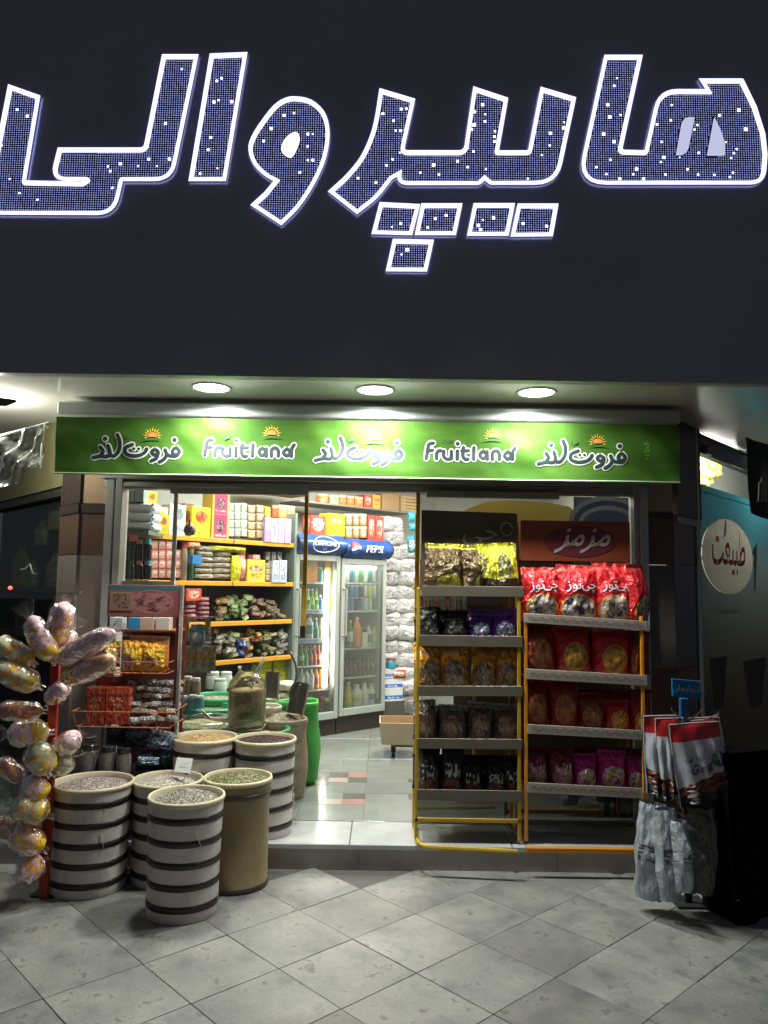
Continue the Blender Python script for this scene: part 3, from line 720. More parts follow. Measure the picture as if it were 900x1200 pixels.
dots = [([(446.7, 240.4), (489.4, 242.5), (481, 274.4), (438.3, 273.3)], 'lit slanted dot left of its pair, just above the single low dot', br((380, 90), 4.8, [(430, 825, 1.2), (382, 845, .7)])),
        ([(495.6, 241.7), (538.8, 241.7), (532, 274.4), (488.8, 274.4)], 'lit slanted dot, right one of the pair just above the single low dot', br((380, 90), 4.8, [(625, 798, 1.2), (685, 780, 1.2), (582, 848, 1)])),
        ([(462.3, 283.3), (505.4, 284.2), (498.3, 317), (455, 316.7)], 'lit slanted dot hanging lowest on the fascia below a pair of dots', br((380, 90), 4.8, [(467, 973, 1.5), (435, 1000, .7)])),
        ([(556.7, 241.5), (600.2, 241.5), (593.6, 275.2), (549.9, 275.2)], 'lit slanted dot under the yeh tooth, left one of the right-hand pair', br((530, 90), 5.625, [(272, 930, 1.4), (172, 980, 1.4), (187, 1008, 1.3), (202, 943, .7)])),
        ([(608.2, 242), (651.2, 242), (645.2, 275.8), (600.8, 276.3)], 'lit slanted dot under the yeh, rightmost of the five dots', br((530, 90), 5.625, [(467, 968, 1.4), (622, 985, 1.3)]))]
for pp, l, b_ in dots: 
    o = sign_letter(l, pp, b_); o.name = 'sign_dot'; o['category'] = 'sign dot'; o['group'] = 'illuminated dots under the sign letters'

# ================================================================== BANNER
BY = 4.405
bc = [PY(66, 488, BY), PY(797, 498, BY), PY(797, 565.5, BY), PY(65, 554.5, BY)]
def wave(x, z): return .016*noise.noise(Vector((x*2.4, z*6, 3)))+.009*noise.noise(Vector((x*8+z*6, z*5, 9)))
def bpt(px, py, out=0.):
    p = PY(px, py, BY); p.y += wave(p.x, p.z)-out; return p
def banner_mat():
    m, nt, b = _new('banner_green'); tc = nt.nodes.new('ShaderNodeTexCoord')
    mp = nt.nodes.new('ShaderNodeMapping'); mp.inputs['Scale'].default_value = (5, 1.6, 1); mp.inputs['Rotation'].default_value = (0, 0, .3); L(nt, tc.outputs['UV'], mp.inputs[0])
    n = noise_node(nt, mp.outputs[0], 2.2, 3, .5)
    c = ramp(nt, n.outputs[0], [(.35, (.042, .112, .016)), (.5, (.052, .128, .018)), (.68, (.07, .155, .024))])
    L(nt, c, b.inputs['Base Color']); b.inputs['Roughness'].default_value = .5; b.inputs['Specular IOR Level'].default_value = .12
    return m
banner = empty('banner', ((bc[0].x+bc[1].x)/2, BY, bc[3].z), 'long green printed banner hung across the shop front under the soffit', 'banner')
mb = MB(); NX, NZ = 200, 18; gp = []
for j in range(NZ+1):
    for i in range(NX+1):
        s, t = i/NX, j/NZ
        p = (bc[3]*(1-s)+bc[2]*s)*(1-t)+(bc[0]*(1-s)+bc[1]*s)*t
        p = p.copy(); p.y += wave(p.x, p.z); mb.v.append(tuple(p))
for j in range(NZ):
    for i in range(NX):
        a = j*(NX+1)+i
        mb.face((a, a+1, a+NX+2, a+NX+1), [(i/NX, j/NZ), ((i+1)/NX, j/NZ), ((i+1)/NX, (j+1)/NZ), (i/NX, (j+1)/NZ)])
part('cloth', mb, banner_mat(), 'all', banner)
mb = MB(); mb.tube([bpt(65+t*732/40, 554.5+t*11/40, .004) for t in range(41)], .006, 6); part('hem', mb, M('banner_hem', (.4, .55, .35), .4), True, banner)
ink = M('banner_ink', (.011, .026, .028), .6, var=.1); white = M('banner_white', (.6, .62, .58), .42, var=.03)
orange = M('banner_orange', (.85, .22, .06), .45); yellow = M('banner_yellow', (.85, .52, .05), .45); dgreen = M('banner_dark_green', (.03, .14, .03), .45); lgreen = M('banner_light_green', (.3, .55, .08), .45)
def strokes(mb, lst, r, lift, ox, oy, sc, dx, dy, squash=.0):
    """rounded strokes laid on the banner like thick print"""
    for st_ in lst:
        closed = st_[0] == 'o'
        pts = st_[1:] if closed else st_
        rr = r
        if len(pts) == 1 or (len(pts) == 2 and isinstance(pts[1], (int, float))):
            rr = pts[1] if len(pts) == 2 else r
            cx, cy = pts[0]; rr = rr + (0 if lift > .0032 else 10)
            b = len(mb.v); n = 14
            for k in range(n):
                a = 2*math.pi*k/n; mb.v.append(tuple(bpt(ox+dx+(cx+rr*math.cos(a))/sc, oy+dy+(cy+rr*math.sin(a))/sc, lift)))
            mb.v.append(tuple(bpt(ox+dx+cx/sc, oy+dy+cy/sc, lift+.0005)))
            for k in range(n): mb.face((b+(k+1) % n, b+k, b+n))
            continue
        c = catmull([(x, y) for x, y in pts], 4, closed)
        if closed: c.append(c[0])
        t = MB(); cc = [Vector((c[0].x, c[0].y, 0))+(Vector((c[0].x-c[1].x, c[0].y-c[1].y, 0)).normalized())*r*.8]+[Vector((q.x, q.y, 0)) for q in c]+[Vector((c[-1].x, c[-1].y, 0))+(Vector((c[-1].x-c[-2].x, c[-1].y-c[-2].y, 0)).normalized())*r*.8]
        rr = [r*.45]+[r]*len(c)+[r*.45]
        if closed: cc = cc[1:-1]; rr = rr[1:-1]
        t.tube(cc, rr, 8)
        vs = [bpt(ox+dx+v[0]/sc, oy+dy+v[1]/sc, lift+.0005*(v[2]/r)) for v in t.v]
        mb.add(vs, t.f)
W_PE = [[(268, 158), (288, 215), (280, 280), (240, 328), (200, 320)], [(192, 245), (205, 300), (188, 332), (130, 330), (65, 344)], [(128, 258), (150, 292), (128, 326)],
        [(170, 192), 19], [(392, 238), (338, 262), (330, 302), (370, 326), (430, 328), (480, 308), (505, 272)], [(402, 272), 12], [(441, 272), 12],
        ['o', (570, 278), (598, 300), (570, 322), (545, 300)], [(598, 305), (582, 348), (536, 372)], [(652, 278), (664, 320), (642, 358), (605, 380)],
        ['o', (740, 262), (768, 295), (738, 322), (712, 295)], [(768, 300), (745, 330), (690, 328), (664, 312)], [(728, 200), 19]]
W_FR = [[(132, 178), (95, 188), (82, 240), (72, 305)], [(82, 242), (125, 236)], [(155, 308), (158, 262), (172, 242), (192, 240)], [(215, 242), (214, 285), (238, 308), (272, 300), (276, 242)], [(276, 245), (276, 308)],
        [(325, 240), (323, 312)], [(328, 183), 17], [(375, 212), (370, 285), (392, 312), (412, 308)], [(360, 243), (418, 240)], [(460, 212), (457, 312)],
        ['o', (535, 245), (562, 275), (535, 305), (508, 275)], [(566, 245), (568, 312)], [(610, 312), (610, 262), (638, 240), (664, 262), (666, 312)],
        ['o', (735, 250), (762, 280), (735, 308), (708, 280)], [(795, 215), (774, 250), (772, 312)]]
words = [(W_PE, 360, 490, -260.5, -3.2), (W_FR, 230, 490, 0, 0), (W_PE, 360, 490, 0, 0), (W_FR, 230, 490, 259, 3.6), (W_PE, 360, 490, 261, 4.0)]
for (Wd, ox, oy, dx, dy) in words:
    mb = MB(); strokes(mb, Wd, 26, .0024, ox, oy, 6.923, dx, dy); part('lettering_outline', mb, white, False, banner)
    mb = MB(); strokes(mb, Wd, 15, .0040, ox, oy, 6.923, dx, dy); part('lettering', mb, ink, False, banner)
    # sun, rays, green swoosh, little sprout
    if Wd is W_PE: cx, cy, lx, ly = ox+dx+550/6.923, oy+dy+172/6.923, ox+dx+362/6.923, oy+dy+178/6.923
    else: cx, cy, lx, ly = ox+dx+612/6.923, oy+dy+130/6.923, ox+dx+250/6.923, oy+dy+162/6.923
    mb = MB()
    for k in range(11):
        a = math.pi*(k/10)*1.12-.19; a = -a
        r0, r1 = 6.6, 10.6+1.2*(k % 2)
        p = [(cx+r0*math.cos(a+.1), cy+r0*math.sin(a+.1)), (cx+r1*math.cos(a), cy+r1*math.sin(a)), (cx+r0*math.cos(a-.1), cy+r0*math.sin(a-.1)), (cx+(r0-.3)*math.cos(a), cy+(r0-.3)*math.sin(a))]
        mb.add([bpt(x, y, .0050) for x, y in p], [(0, 1, 2), (0, 2, 3)])
    mb.k = 1; n = 14
    arc = [(cx+5.4*math.cos(-math.pi*t/n*1.06+.1), cy+5.0*math.sin(-math.pi*t/n*1.06+.1)) for t in range(n+1)]
    mb.add([bpt(x, y, .0056) for x, y in arc], [tuple(range(n+1))])
    mb.k = 2
    top = [(cx-13+26*t/10, cy+5.8-3.2*math.sin(math.pi*t/10)) for t in range(11)]
    bot = [(cx-13+26*t/10, cy+5.8-1.0*math.sin(math.pi*t/10)) for t in range(11)]
    mb.add([bpt(x, y, .0062) for x, y in top+bot], [(t, t+1, t+12, t+11) for t in range(10)])
    mb.k = 3
    mb.add([bpt(lx+a, ly+b_, .0062) for a, b_ in ((-4, 3), (-1, -1.2), (3.5, -3), (2.6, .6), (-1.5, 1.8), (-5.5, -2.8), (-4.4, -3.4))], [(0, 1, 2, 3, 4), (0, 5, 6)])
    part('sun_emblem', mb, [yellow, orange, dgreen, M('sprout_ink', (.05, .12, .06), .45)], False, banner, kind='stuff')
# fine print at the right end
mb = MB()
for k in range(5):
    put_text(mb, ['\uFEEE\uFEE0\uFEA0', '\uFEAE\uFED3', '\uFEE6\uFEE0\uFED3', '\uFEE6\uFEF4', '\uFEAE\uFE92'][k], 5, lambda a, b, k=k: bpt(758+a, 521+k*4.2-b, .003))
part('fine_print', mb, lgreen, False, banner, kind='stuff')
# ================================================================== PRODUCT MESHES (unit size: x -.5..5, front at y=-.5, z 0..1)
def bag_y(u, v, seed, fat=1.):
    a = max(0., 1-abs(2*u-1)**2.6)**.55; b = max(0., math.sin(math.pi*min(1, max(0, (v-.05)/.88))))**.55
    w_ = .13*noise.noise(Vector((u*3.2, v*4.5, seed*3.7)))+.07*noise.noise(Vector((u*8, v*3, seed*5.1+2)))
    w_ += .10*math.sin(u*30+seed*3+2*noise.noise(Vector((u*3, seed, 4))))*(max(0, .14-min(v, 1-v))/.14)
    return .5*a*b*fat*(1+w_*1.6)+.012
def bag_xz(u, v, seed):
    x = (u-.5)*(1-.07*math.sin(math.pi*v)+.03*noise.noise(Vector((v*3, seed, 1))))
    z = v + .025*noise.noise(Vector((u*2.5, seed*2, 7)))*(1 if v > .5 else .3)
    if v > .93 or v < .05: z += .008*((int(u*40)) % 2)
    return x, z
def bag_geo(seed, nx=12, ny=16):
    mb = MB()
    for sgn in (-1, 1):
        b = len(mb.v)
        for j in range(ny+1):
            for i in range(nx+1):
                u, v = i/nx, j/ny; x, z = bag_xz(u, v, seed); y = bag_y(u, v, seed if sgn < 0 else seed+50)
                if i in (0, nx): y = .0
                mb.v.append((x, sgn*y, z))
        for j in range(ny):
            for i in range(nx):
                a = b+j*(nx+1)+i; q = (a, a+1, a+nx+2, a+nx+1); u = [(i/nx, j/ny), ((i+1)/nx, j/ny), ((i+1)/nx, (j+1)/ny), (i/nx, (j+1)/ny)]
                mb.face(q if sgn < 0 else q[::-1], u if sgn < 0 else u[::-1])
    return mb
def sack_geo(seed):
    """stuffed cushion lying down: used for rice sacks and flat packs"""
    mb = MB(); nx, ny = 12, 8
    for sgn in (-1, 1):
        b = len(mb.v)
        for j in range(ny+1):
            for i in range(nx+1):
                u, v = i/nx, j/ny
                a = max(0, 1-abs(2*u-1)**3)**.45; c = max(0, 1-abs(2*v-1)**2.4)**.5
                n_ = noise.noise(Vector((u*3, v*3, seed*2.3)))
                y = .5*a*c*(1+.25*n_)
                x = (u-.5)*(1-.05*math.sin(math.pi*v)); z = .5+(v-.5)*(1-.16*abs(2*u-1)**2*(1 if seed % 2 else .4))+.04*noise.noise(Vector((u*3, 1, seed*9)))
                mb.v.append((x, sgn*y, z))
        for j in range(ny):
            for i in range(nx):
                a = b+j*(nx+1)+i; q = (a, a+1, a+nx+2, a+nx+1); u = [(i/nx, j/ny), ((i+1)/nx, j/ny), ((i+1)/nx, (j+1)/ny), (i/nx, (j+1)/ny)]
                mb.face(q if sgn < 0 else q[::-1], u if sgn < 0 else u[::-1])
    return mb
def crumple_geo(seed):
    mb = MB(); nx, ny = 16, 34; N_ = noise.noise
    for sgn in (-1, 1):
        b = len(mb.v)
        for j in range(ny+1):
            for i in range(nx+1):
                u, v = i/nx, j/ny
                a = max(0, 1-abs(2*u-1)**2.2)**.5; c_ = max(0, math.sin(math.pi*min(1, .06+v*.9)))**.4
                q = Vector((u*1.6, v*4.2, seed*3.3+sgn))
                y = .5*a*c_*(1+.55*N_(q)+.28*abs(N_(q*2.0))+.08*N_(q*5))
                x = (u-.5)*(.74+.26*math.sin(math.pi*(.1+v*.8))+.14*N_(Vector((v*5, seed, sgn*0))))+.05*N_(Vector((v*4, seed*2, 9)))
                z = v+.03*N_(Vector((u*4, v*2, seed)))
                mb.v.append((x, sgn*(y if 0 < i < nx else 0), z))
        for j in range(ny):
            for i in range(nx):
                a = b+j*(nx+1)+i; q = (a, a+1, a+nx+2, a+nx+1); u = [(i/nx, j/ny), ((i+1)/nx, j/ny), ((i+1)/nx, (j+1)/ny), (i/nx, (j+1)/ny)]
                mb.face(q if sgn < 0 else q[::-1], u if sgn < 0 else u[::-1])
    return mb
def box_geo(seed=0, bv=.02):
    mb = MB(); mb.bbox(-.5, .5, -.5, .5, 0, 1, bv); return mb
PROF = {
 'soda': [(.001, 0), (.42, 0), (.48, .03), (.48, .28), (.44, .34), (.47, .4), (.45, .5), (.3, .62), (.19, .74), (.16, .92), (.2, .93), (.2, 1.), (.001, 1.)],
 'pet': [(.001, 0), (.40, 0), (.49, .05), (.49, .24), (.46, .28), (.49, .33), (.49, .6), (.42, .72), (.22, .86), (.19, .9), (.22, .9), (.22, 1), (.001, 1.)],
 'beer': [(.001, 0), (.44, 0), (.48, .03), (.48, .56), (.4, .64), (.24, .7), (.2, .8), (.2, .95), (.23, .95), (.23, 1), (.001, 1)],
 'can': [(.001, .0), (.36, .0), (.44, .04), (.48, .08), (.48, .88), (.44, .93), (.4, .97), (.4, 1), (.36, .98), (.001, .98)],
 'jug': [(.001, 0), (.42, 0), (.48, .05), (.46, .3), (.49, .36), (.49, .55), (.42, .7), (.25, .82), (.2, .88), (.24, .88), (.24, 1), (.001, 1)],
 'jar': [(.001, 0), (.44, 0), (.49, .04), (.49, .7), (.42, .8), (.4, .82), (.44, .82), (.44, .98), (.42, 1), (.001, 1)],
 'spray': [(.001, 0), (.46, 0), (.48, .02), (.48, .72), (.42, .78), (.36, .79), (.36, .98), (.3, 1), (.001, 1)],
}
CAPZ = {'soda': .925, 'pet': .895, 'beer': .945, 'can': .95, 'jug': .875, 'jar': .815, 'spray': .785}
LABZ = {'soda': (.27, .52), 'pet': (.27, .62), 'beer': (.2, .5), 'can': (.07, .89), 'jug': (.33, .56), 'jar': (.2, .6), 'spray': (.15, .65)}
def bottle_geo(kind):
    mb = MB(); pr = PROF[kind]; n = 14
    mb.lathe(pr, n)
    for fi, f in enumerate(mb.f):
        zs = [mb.v[i][2] for i in f]; z = sum(zs)/len(zs)
        if min(zs) >= CAPZ[kind]-.03 and z > CAPZ[kind]-.005: mb.mi[fi] = 2
        elif LABZ[kind][0]-.03 < z < LABZ[kind][1]+.03 and min(zs) > .03: mb.mi[fi] = 1
    return mb
_me = {}
def pmesh(kind, mats, seed=0):
    key = (kind, seed, tuple(m.name for m in mats))
    if key not in _me:
        g_ = ('g', kind, seed)
        if g_ not in _me:
            _me[g_] = bag_geo(seed+1) if kind == 'bag' else sack_geo(seed+1) if kind == 'sack' else crumple_geo(seed+1) if kind == 'crumple' else box_geo() if kind == 'box' else bottle_geo(kind)
        _me[key] = _me[g_].mesh(kind, list(mats), True if kind in ('bag', 'sack', 'crumple') else 'x' if kind in PROF else False)
    return _me[key]
def put(kind, mats, pl, x0, y0, x1, y1, depth, name, label, cat, group=None, out=0., seed=0, rz=0., lean=0., roll=0., z0=None, parent=None):
    if not isinstance(mats, (list, tuple)): mats = [mats]
    q = pl.back(-out) if out else pl
    a0, _ = q.at(x0, y1); a1, _ = q.at(x1, y1); xm = (x0+x1)/2
    zb_ = q.at(xm, y1)[1]; zt_ = q.at(xm, y0)[1]
    if z0 is not None: zt_ = zt_; zb_ = z0
    o = ob(name, pmesh(kind, mats, seed), parent, q.w((a0+a1)/2, zb_, -depth/2), rot=(lean, roll, q.a+rz), scale=(a1-a0, depth, zt_-zb_))
    if label: tag(o, label, cat, group)
    return o
def bag_text(o, seed, s, size, cu, cv, mt, shear=0, name='lettering', fit=None):
    """words printed on the front of a bag, following its swelling"""
    W_, H_ = o.scale[0], o.scale[2]; mb = MB()
    def X(a, b):
        u = cu+a/W_; v = cv+b/H_; u = max(.02, min(.98, u)); v = max(.02, min(.98, v))
        x, z = bag_xz(u, v, seed+1); return Vector((x, -bag_y(u, v, seed+1)-.03, z))
    put_text(mb, s, size, X, shear)
    return ob(name, mb.mesh(name, mt), o)

# grain heap
def grain_mats(name, c1, c2, c3):
    m, nt, b = _new(name); tc = nt.nodes.new('ShaderNodeTexCoord')
    vo = nt.nodes.new('ShaderNodeTexVoronoi'); vo.inputs['Scale'].default_value = 110; L(nt, tc.outputs['Object'], vo.inputs['Vector'])
    sp = nt.nodes.new('ShaderNodeSeparateColor'); L(nt, vo.outputs['Color'], sp.inputs[0])
    c = ramp(nt, sp.outputs[0], [(.15, c1), (.5, c2), (.85, c3)]); L(nt, c, b.inputs['Base Color']); b.inputs['Roughness'].default_value = .6
    bump(nt, b, vo.outputs['Distance'], .6, .01); _mc[name] = m; return m
def heap(parent, R, z, peak, mt, seed=0, gs=.0065, n=1500, long=1.6):
    r = random.Random(seed); mb = MB()
    hz = lambda rr, a: z+peak*max(0, 1-(rr/R)**1.3)*(1+.12*math.sin(a*2+seed)) + .004*noise.noise(Vector((rr*30*math.cos(a), rr*30*math.sin(a), seed)))
    rings = 9; seg = 28
    mb.v.append((0, 0, hz(0, 0)))
    for i in range(1, rings+1):
        for k in range(seg):
            a = 2*math.pi*k/seg; rr = R*i/rings; mb.v.append((rr*math.cos(a), rr*math.sin(a), hz(rr, a)))
    for k in range(seg): mb.face((0, 1+k, 1+(k+1) % seg))
    for i in range(rings-1):
        for k in range(seg):
            a = 1+i*seg+k; b = 1+i*seg+(k+1) % seg; mb.face((a, a+seg, b+seg, b))
    for _ in range(n):
        rr = R*math.sqrt(r.random())*.985; a = r.random()*6.283
        c = Vector((rr*math.cos(a), rr*math.sin(a), hz(rr, a)+gs*.3))
        d = Vector((r.gauss(0, 1), r.gauss(0, 1), r.gauss(0, .35))).normalized(); e = d.cross(Vector((0, 0, 1))).normalized(); f_ = d.cross(e)
        s = gs*r.uniform(.7, 1.2)
        P_ = [c+d*s*long*.5, c+e*s*.4, c+f_*s*.35, c-e*s*.4, c-f_*s*.35, c-d*s*long*.5]
        mb.add(P_, [(0, 1, 2), (0, 2, 3), (0, 3, 4), (0, 4, 1), (5, 2, 1), (5, 3, 2), (5, 4, 3), (5, 1, 4)])
    return ob('grain_heap', mb.mesh('grain_heap', mt), parent, kind='stuff')
G_ = {k: grain_mats('grain_'+k, *c) for k, c in {
 'speck': ((.42, .34, .30), (.26, .19, .16), (.55, .47, .42)), 'white': ((.6, .55, .47), (.42, .32, .24), (.68, .62, .54)), 'sun': ((.36, .33, .27), (.22, .2, .16), (.48, .44, .36)),
 'olive': ((.20, .20, .08), (.28, .27, .12), (.15, .15, .06)), 'tan': ((.52, .34, .15), (.60, .42, .2), (.4, .25, .1)), 'maroon': ((.07, .03, .028), (.11, .05, .045), (.04, .02, .02)),
 'pale': ((.58, .55, .32), (.66, .62, .42), (.48, .46, .25)), 'beige': ((.5, .42, .3), (.42, .34, .22), (.58, .5, .38)), 'rice': ((.66, .62, .5), (.72, .68, .58), (.55, .5, .4)), 'green': ((.3, .34, .16), (.4, .42, .22), (.2, .25, .1))}.items()}

# ================================================================== DRUMS OF GRAIN
wrap = M('drum_wrap', (.56, .52, .49), .3, var=.2, scale=9, bmp=.5, bscale=14, spec=.5)
cream = M('drum_rim', (.62, .55, .36), .42, var=.1, scale=20)
black_t = M('black_band', (.018, .014, .012), .4, var=.3, scale=30, bmp=.3)
ply = M('drum_fibre', (.25, .19, .10), .55, var=.2, scale=7, bmp=.15)
def drum(px, py_top, width, Y, label, grain, peak, z0=0., striped=True, seed=0, fill=.035, base=None, gs=.0065):
    c = PY(px, py_top, Y); H = c.z-z0; R = width*Y/F_PX/2*.975
    e = empty('grain_drum', (c.x, c.y, z0), label, 'drum', 'open drums of grain and seeds in front of the shop', rz=seed*1.3)
    wob = lambda a, z: 1+.009*math.sin(3*a+seed+z*2)+.003*math.sin(7*a+z*5)
    rb = R*.955
    wr = lambda z: rb*(.955+.045*min(1, max(0, (z/H-.35)/.55)))
    pr = [(rb*.93, 0)]+[(wr(z_), z_) for z_ in [.012+(H-.032)*k/24 for k in range(25)]]
    if not striped: pr = [(rb*.96, 0), (rb*.99, .01), (rb*.99, .03), (rb*.97, .035), (rb*.97, H-.06), (rb*.985, H-.055), (rb*.985, H-.02)]
    mb = MB(); mb.lathe([(rb*.9, H-.09), (rb*.93, H-.02)], 48); mb.lathe(pr, 48, wob=wob if striped else None)
    if striped:
        # folds of the plastic wrap between the bands
        r = random.Random(seed)
        for _ in range(5):
            a = r.uniform(0, 6.28); zz = r.uniform(.03, H-.12); da = r.uniform(-.25, .25)
            mb.tube([(math.cos(a+da*t)*rb*(1.0+.004*t), math.sin(a+da*t)*rb*1.0, zz+.075*t) for t in (0, .33, .66, 1)], .0022, 5)
    ob('drum_wall', mb.mesh('drum_wall', wrap if striped else ply, 'all'), e)
    mb = MB(); mb.lathe([(R*.925, H-.05), (R*.93, H-.005), (R*.945, H), (R*.985, H-.001), (R*1.0, H-.009), (R*.995, H-.02), (R*.96, H-.024)], 48, wob=lambda a, z: 1+.006*math.sin(2*a+seed)); ob('drum_rim', mb.mesh('drum_rim', cream, 'all'), e)
    if striped:
        for k, f in enumerate([.845, .665, .485, .30, .115]):
            zc = H*f+.004*math.sin(seed*3+k); hw = .0165
            rr = wr(zc)+.0022
            mb = MB(); mb.lathe([(rr*.97, zc-hw), (rr, zc-hw+.0008), (rr*1.001, zc), (rr, zc+hw-.0008), (rr*.97, zc+hw)], 48, wob=wob)
            o = ob('black_band', mb.mesh('black_band', black_t, 'all'), e)
    else:
        mb = MB(); mb.lathe([(rb*.985, .03), (rb*1.01, .026), (rb*1.01, .005), (rb*.98, 0)], 48); ob('metal_hoop', mb.mesh('metal_hoop', M('hoop', (.1, .08, .06), .4, metal=.6), 'all'), e)
        mb = MB(); mb.lathe([(rb*.985, H-.064), (rb*1.015, H-.068), (rb*1.015, H-.085), (rb*.98, H-.09)], 48); ob('metal_hoop', mb.mesh('metal_hoop', M('hoop', (.1, .08, .06), .4, metal=.6), 'all'), e)
    heap(e, R*.925, H-fill, peak, G_[grain], seed, gs)
    return e
drum(219, 930.5, 89, 3.85, 'white drum with black bands nearest the camera, heaped with grey seeds', 'sun', .055, seed=1)
drum(197, 911.5, 82, 4.26, 'white drum with black bands behind the nearest one, holding white beans and a price card', 'white', .055, seed=2, fill=.045)
drum(109, 914.5, 93, 4.13, 'wide white drum with black bands beside the red candy post, heaped with speckled beans', 'speck', .045, seed=3)
drum(279, 909, 80, 4.20, 'plain tan fibre drum with cream rim and olive green grain', 'olive', .04, striped=False, seed=4, fill=.022)
drum(240, 862, 77, 4.60, 'white banded drum behind the price card, filled with orange tan grain', 'tan', .03, z0=FZ, seed=5, fill=.026)
drum(311, 864, 73, 4.615, 'white banded drum on the step by the doorway, filled with dark maroon beans', 'maroon', .028, z0=FZ, seed=6, fill=.024)
# a few spilled seeds on the paving round the drums
r = random.Random(4); mb = MB()
for _ in range(150):
    cx_, cy_, rr = [(-1.0, 3.85, .27), (-1.15, 4.2, .3), (-1.6, 4.1, .33), (-.8, 4.15, .3)][r.randrange(4)]
    a_ = r.uniform(0, 6.28); q = rr+abs(r.gauss(0, .12)); x, y = cx_+q*math.cos(a_), cy_+q*math.sin(a_)
    if y > 4.38: continue
    s = r.uniform(.002, .0045); t = r.uniform(0, 3.14); dx, dy = math.cos(t)*s, math.sin(t)*s
    mb.add([(x+dx, y+dy, .003), (x-dy*.5, y+dx*.5, .003), (x-dx, y-dy, .003), (x+dy*.5, y-dx*.5, .003), (x, y, .006)], [(0, 1, 4), (1, 2, 4), (2, 3, 4), (3, 0, 4)])
tag(mb.build('spilled_seeds', M('seed_spill', (.35, .28, .18), .6)), 'few seeds spilled on the paving round the drums', 'seeds', kind='stuff')
# price card
paper = M('card_paper', (.7, .7, .66), .6, var=.05)
pc = [PY(x, y, Y_) for x, y, Y_ in ((204, 904, 4.21), (223, 906.5, 4.21), (226, 889, 4.245), (207.5, 887.5, 4.245))]
mb = MB(); mb.quad(*pc); mb.add([p+Vector((0, .002, 0)) for p in pc], [(3, 2, 1, 0)], [[(0, 0)]*4])
card = mb.build('price_card', paper, label='small white handwritten price card stuck in the white beans', category='price card')
mb = MB()
for k in range(4):
    c = PY(212+k*2.6, 896-(k % 2), 4.222); mb.tube([c+Vector((-.006, 0, -.008)), c+Vector((0, 0, .006)), c+Vector((.006, 0, -.004))], .0008, 4)
mb.build('handwriting', M('biro', (.1, .1, .16), .5), card)

# ================================================================== SACKS, BASINS, JAR INSIDE THE DOOR
plast_g = M('basin_green', (.03, .28, .08), .35, var=.12); sackg = M('sack_green', (.06, .42, .07), .5, var=.25, scale=10, bmp=.5, bscale=70)
sackd = M('sack_dark_green', (.02, .10, .03), .45, var=.2, bmp=.4); sackt = M('sack_teal', (.03, .36, .17), .4, var=.2, bmp=.4, bscale=20)
sackw = M('sack_white', (.5, .47, .4), .55, var=.2, bmp=.5, bscale=18); sackb = M('sack_brown', (.26, .2, .14), .6, var=.25, scale=9, bmp=.6, bscale=25)
metal_d = M('scoop_metal', (.24, .21, .19), .4, metal=.25, var=.3)
clearp = GLASS('clear_plastic', (.86, .92, .88), .10, .12, .12)
def open_sack(name, px, py, width, Y, label, mt, grain, z0=FZ, peak=.03, sag=.05, seed=0, roll=True, fill=.03, H=None):
    c = PY(px, py, Y); H = c.z-z0; R = width*Y/F_PX/2
    e = empty(name, (c.x, c.y, z0), label, 'sack' if 'sack' in name else 'basin', 'open sacks and basins of grain inside the door')
    wob = lambda a, z: 1+sag*(.5*math.sin(3*a+seed*2+z*5)+.4*math.sin(5*a+z*11+seed))
    pr = [(R*.80, 0), (R*.97, H*.06), (R*1.04, H*.2), (R*1.09, H*.38), (R*1.05, H*.55), (R*.97, H*.75), (R*.98, H*.96)] if name == 'grain_sack' else [(R*.86, 0), (R*.98, H*.08), (R*1.0, H*.4), (R*.97, H*.75), (R*.98, H*.96)]
    mb = MB(); mb.lathe(pr, 32, wob=wob); mb.lathe([(R*.9, H*.8), (R*.93, H*.96)], 32, wob=wob)
    ob(name+'_wall', mb.mesh(name+'_wall', mt, 'all'), e)
    mb = MB(); rr = .018 if roll else .008
    mb.lathe([(R*.92, H*.95), (R*.94, H+.002), (R*.98, H+rr*.5), (R*1.03, H), (R*1.035, H-rr*1.5), (R*.98, H-rr*2.2)], 32, wob=wob); ob('rolled_rim', mb.mesh('rolled_rim', mt, 'all'), e)
    heap(e, R*.93, H-fill, peak, G_[grain], seed+9, .0065, 900)
    return e
open_sack('lined_basin', 239, 843, 72, 5.02, 'bowl lined with clear plastic holding pale green seeds, just inside the glass', clearp, 'pale', peak=.02, seed=1, fill=.03)
open_sack('grain_basin', 300, 853, 76, 5.08, 'dark green basin with a little white grain, right of the lined bowl', plast_g, 'rice', peak=.02, sag=.01, seed=2, roll=False, fill=.05)
open_sack('grain_sack', 331, 842, 56, 5.36, 'brown sack of beige grain with a metal scoop standing in it', sackb, 'beige', peak=.07, seed=3, sag=.03)
open_sack('grain_sack', 352, 822, 44, 5.75, 'tall bright green woven sack beside the drinks cooler', sackg, 'beige', seed=4, sag=.15, fill=.05)
open_sack('grain_sack', 254, 816, 62, 5.75, 'open teal sack of beige seeds behind the big glass jar', sackt, 'beige', peak=.03, seed=5)
open_sack('grain_sack', 248, 829, 58, 5.40, 'open teal sack in front of the other teal sack, left of the jar', sackt, 'green', peak=.02, seed=6)
open_sack('grain_sack', 330, 822, 44, 5.95, 'green topped sack behind the brown sack', sackg, 'rice', peak=.03, seed=7)
open_sack('grain_sack', 309, 828, 40, 5.6, 'white cloth sack rolled open right of the glass jar', sackw, 'rice', peak=.03, seed=8)
open_sack('grain_sack', 265, 838, 48, 5.22, 'grey white sack of pale grain directly left of the glass jar', sackw, 'speck', peak=.03, seed=9)
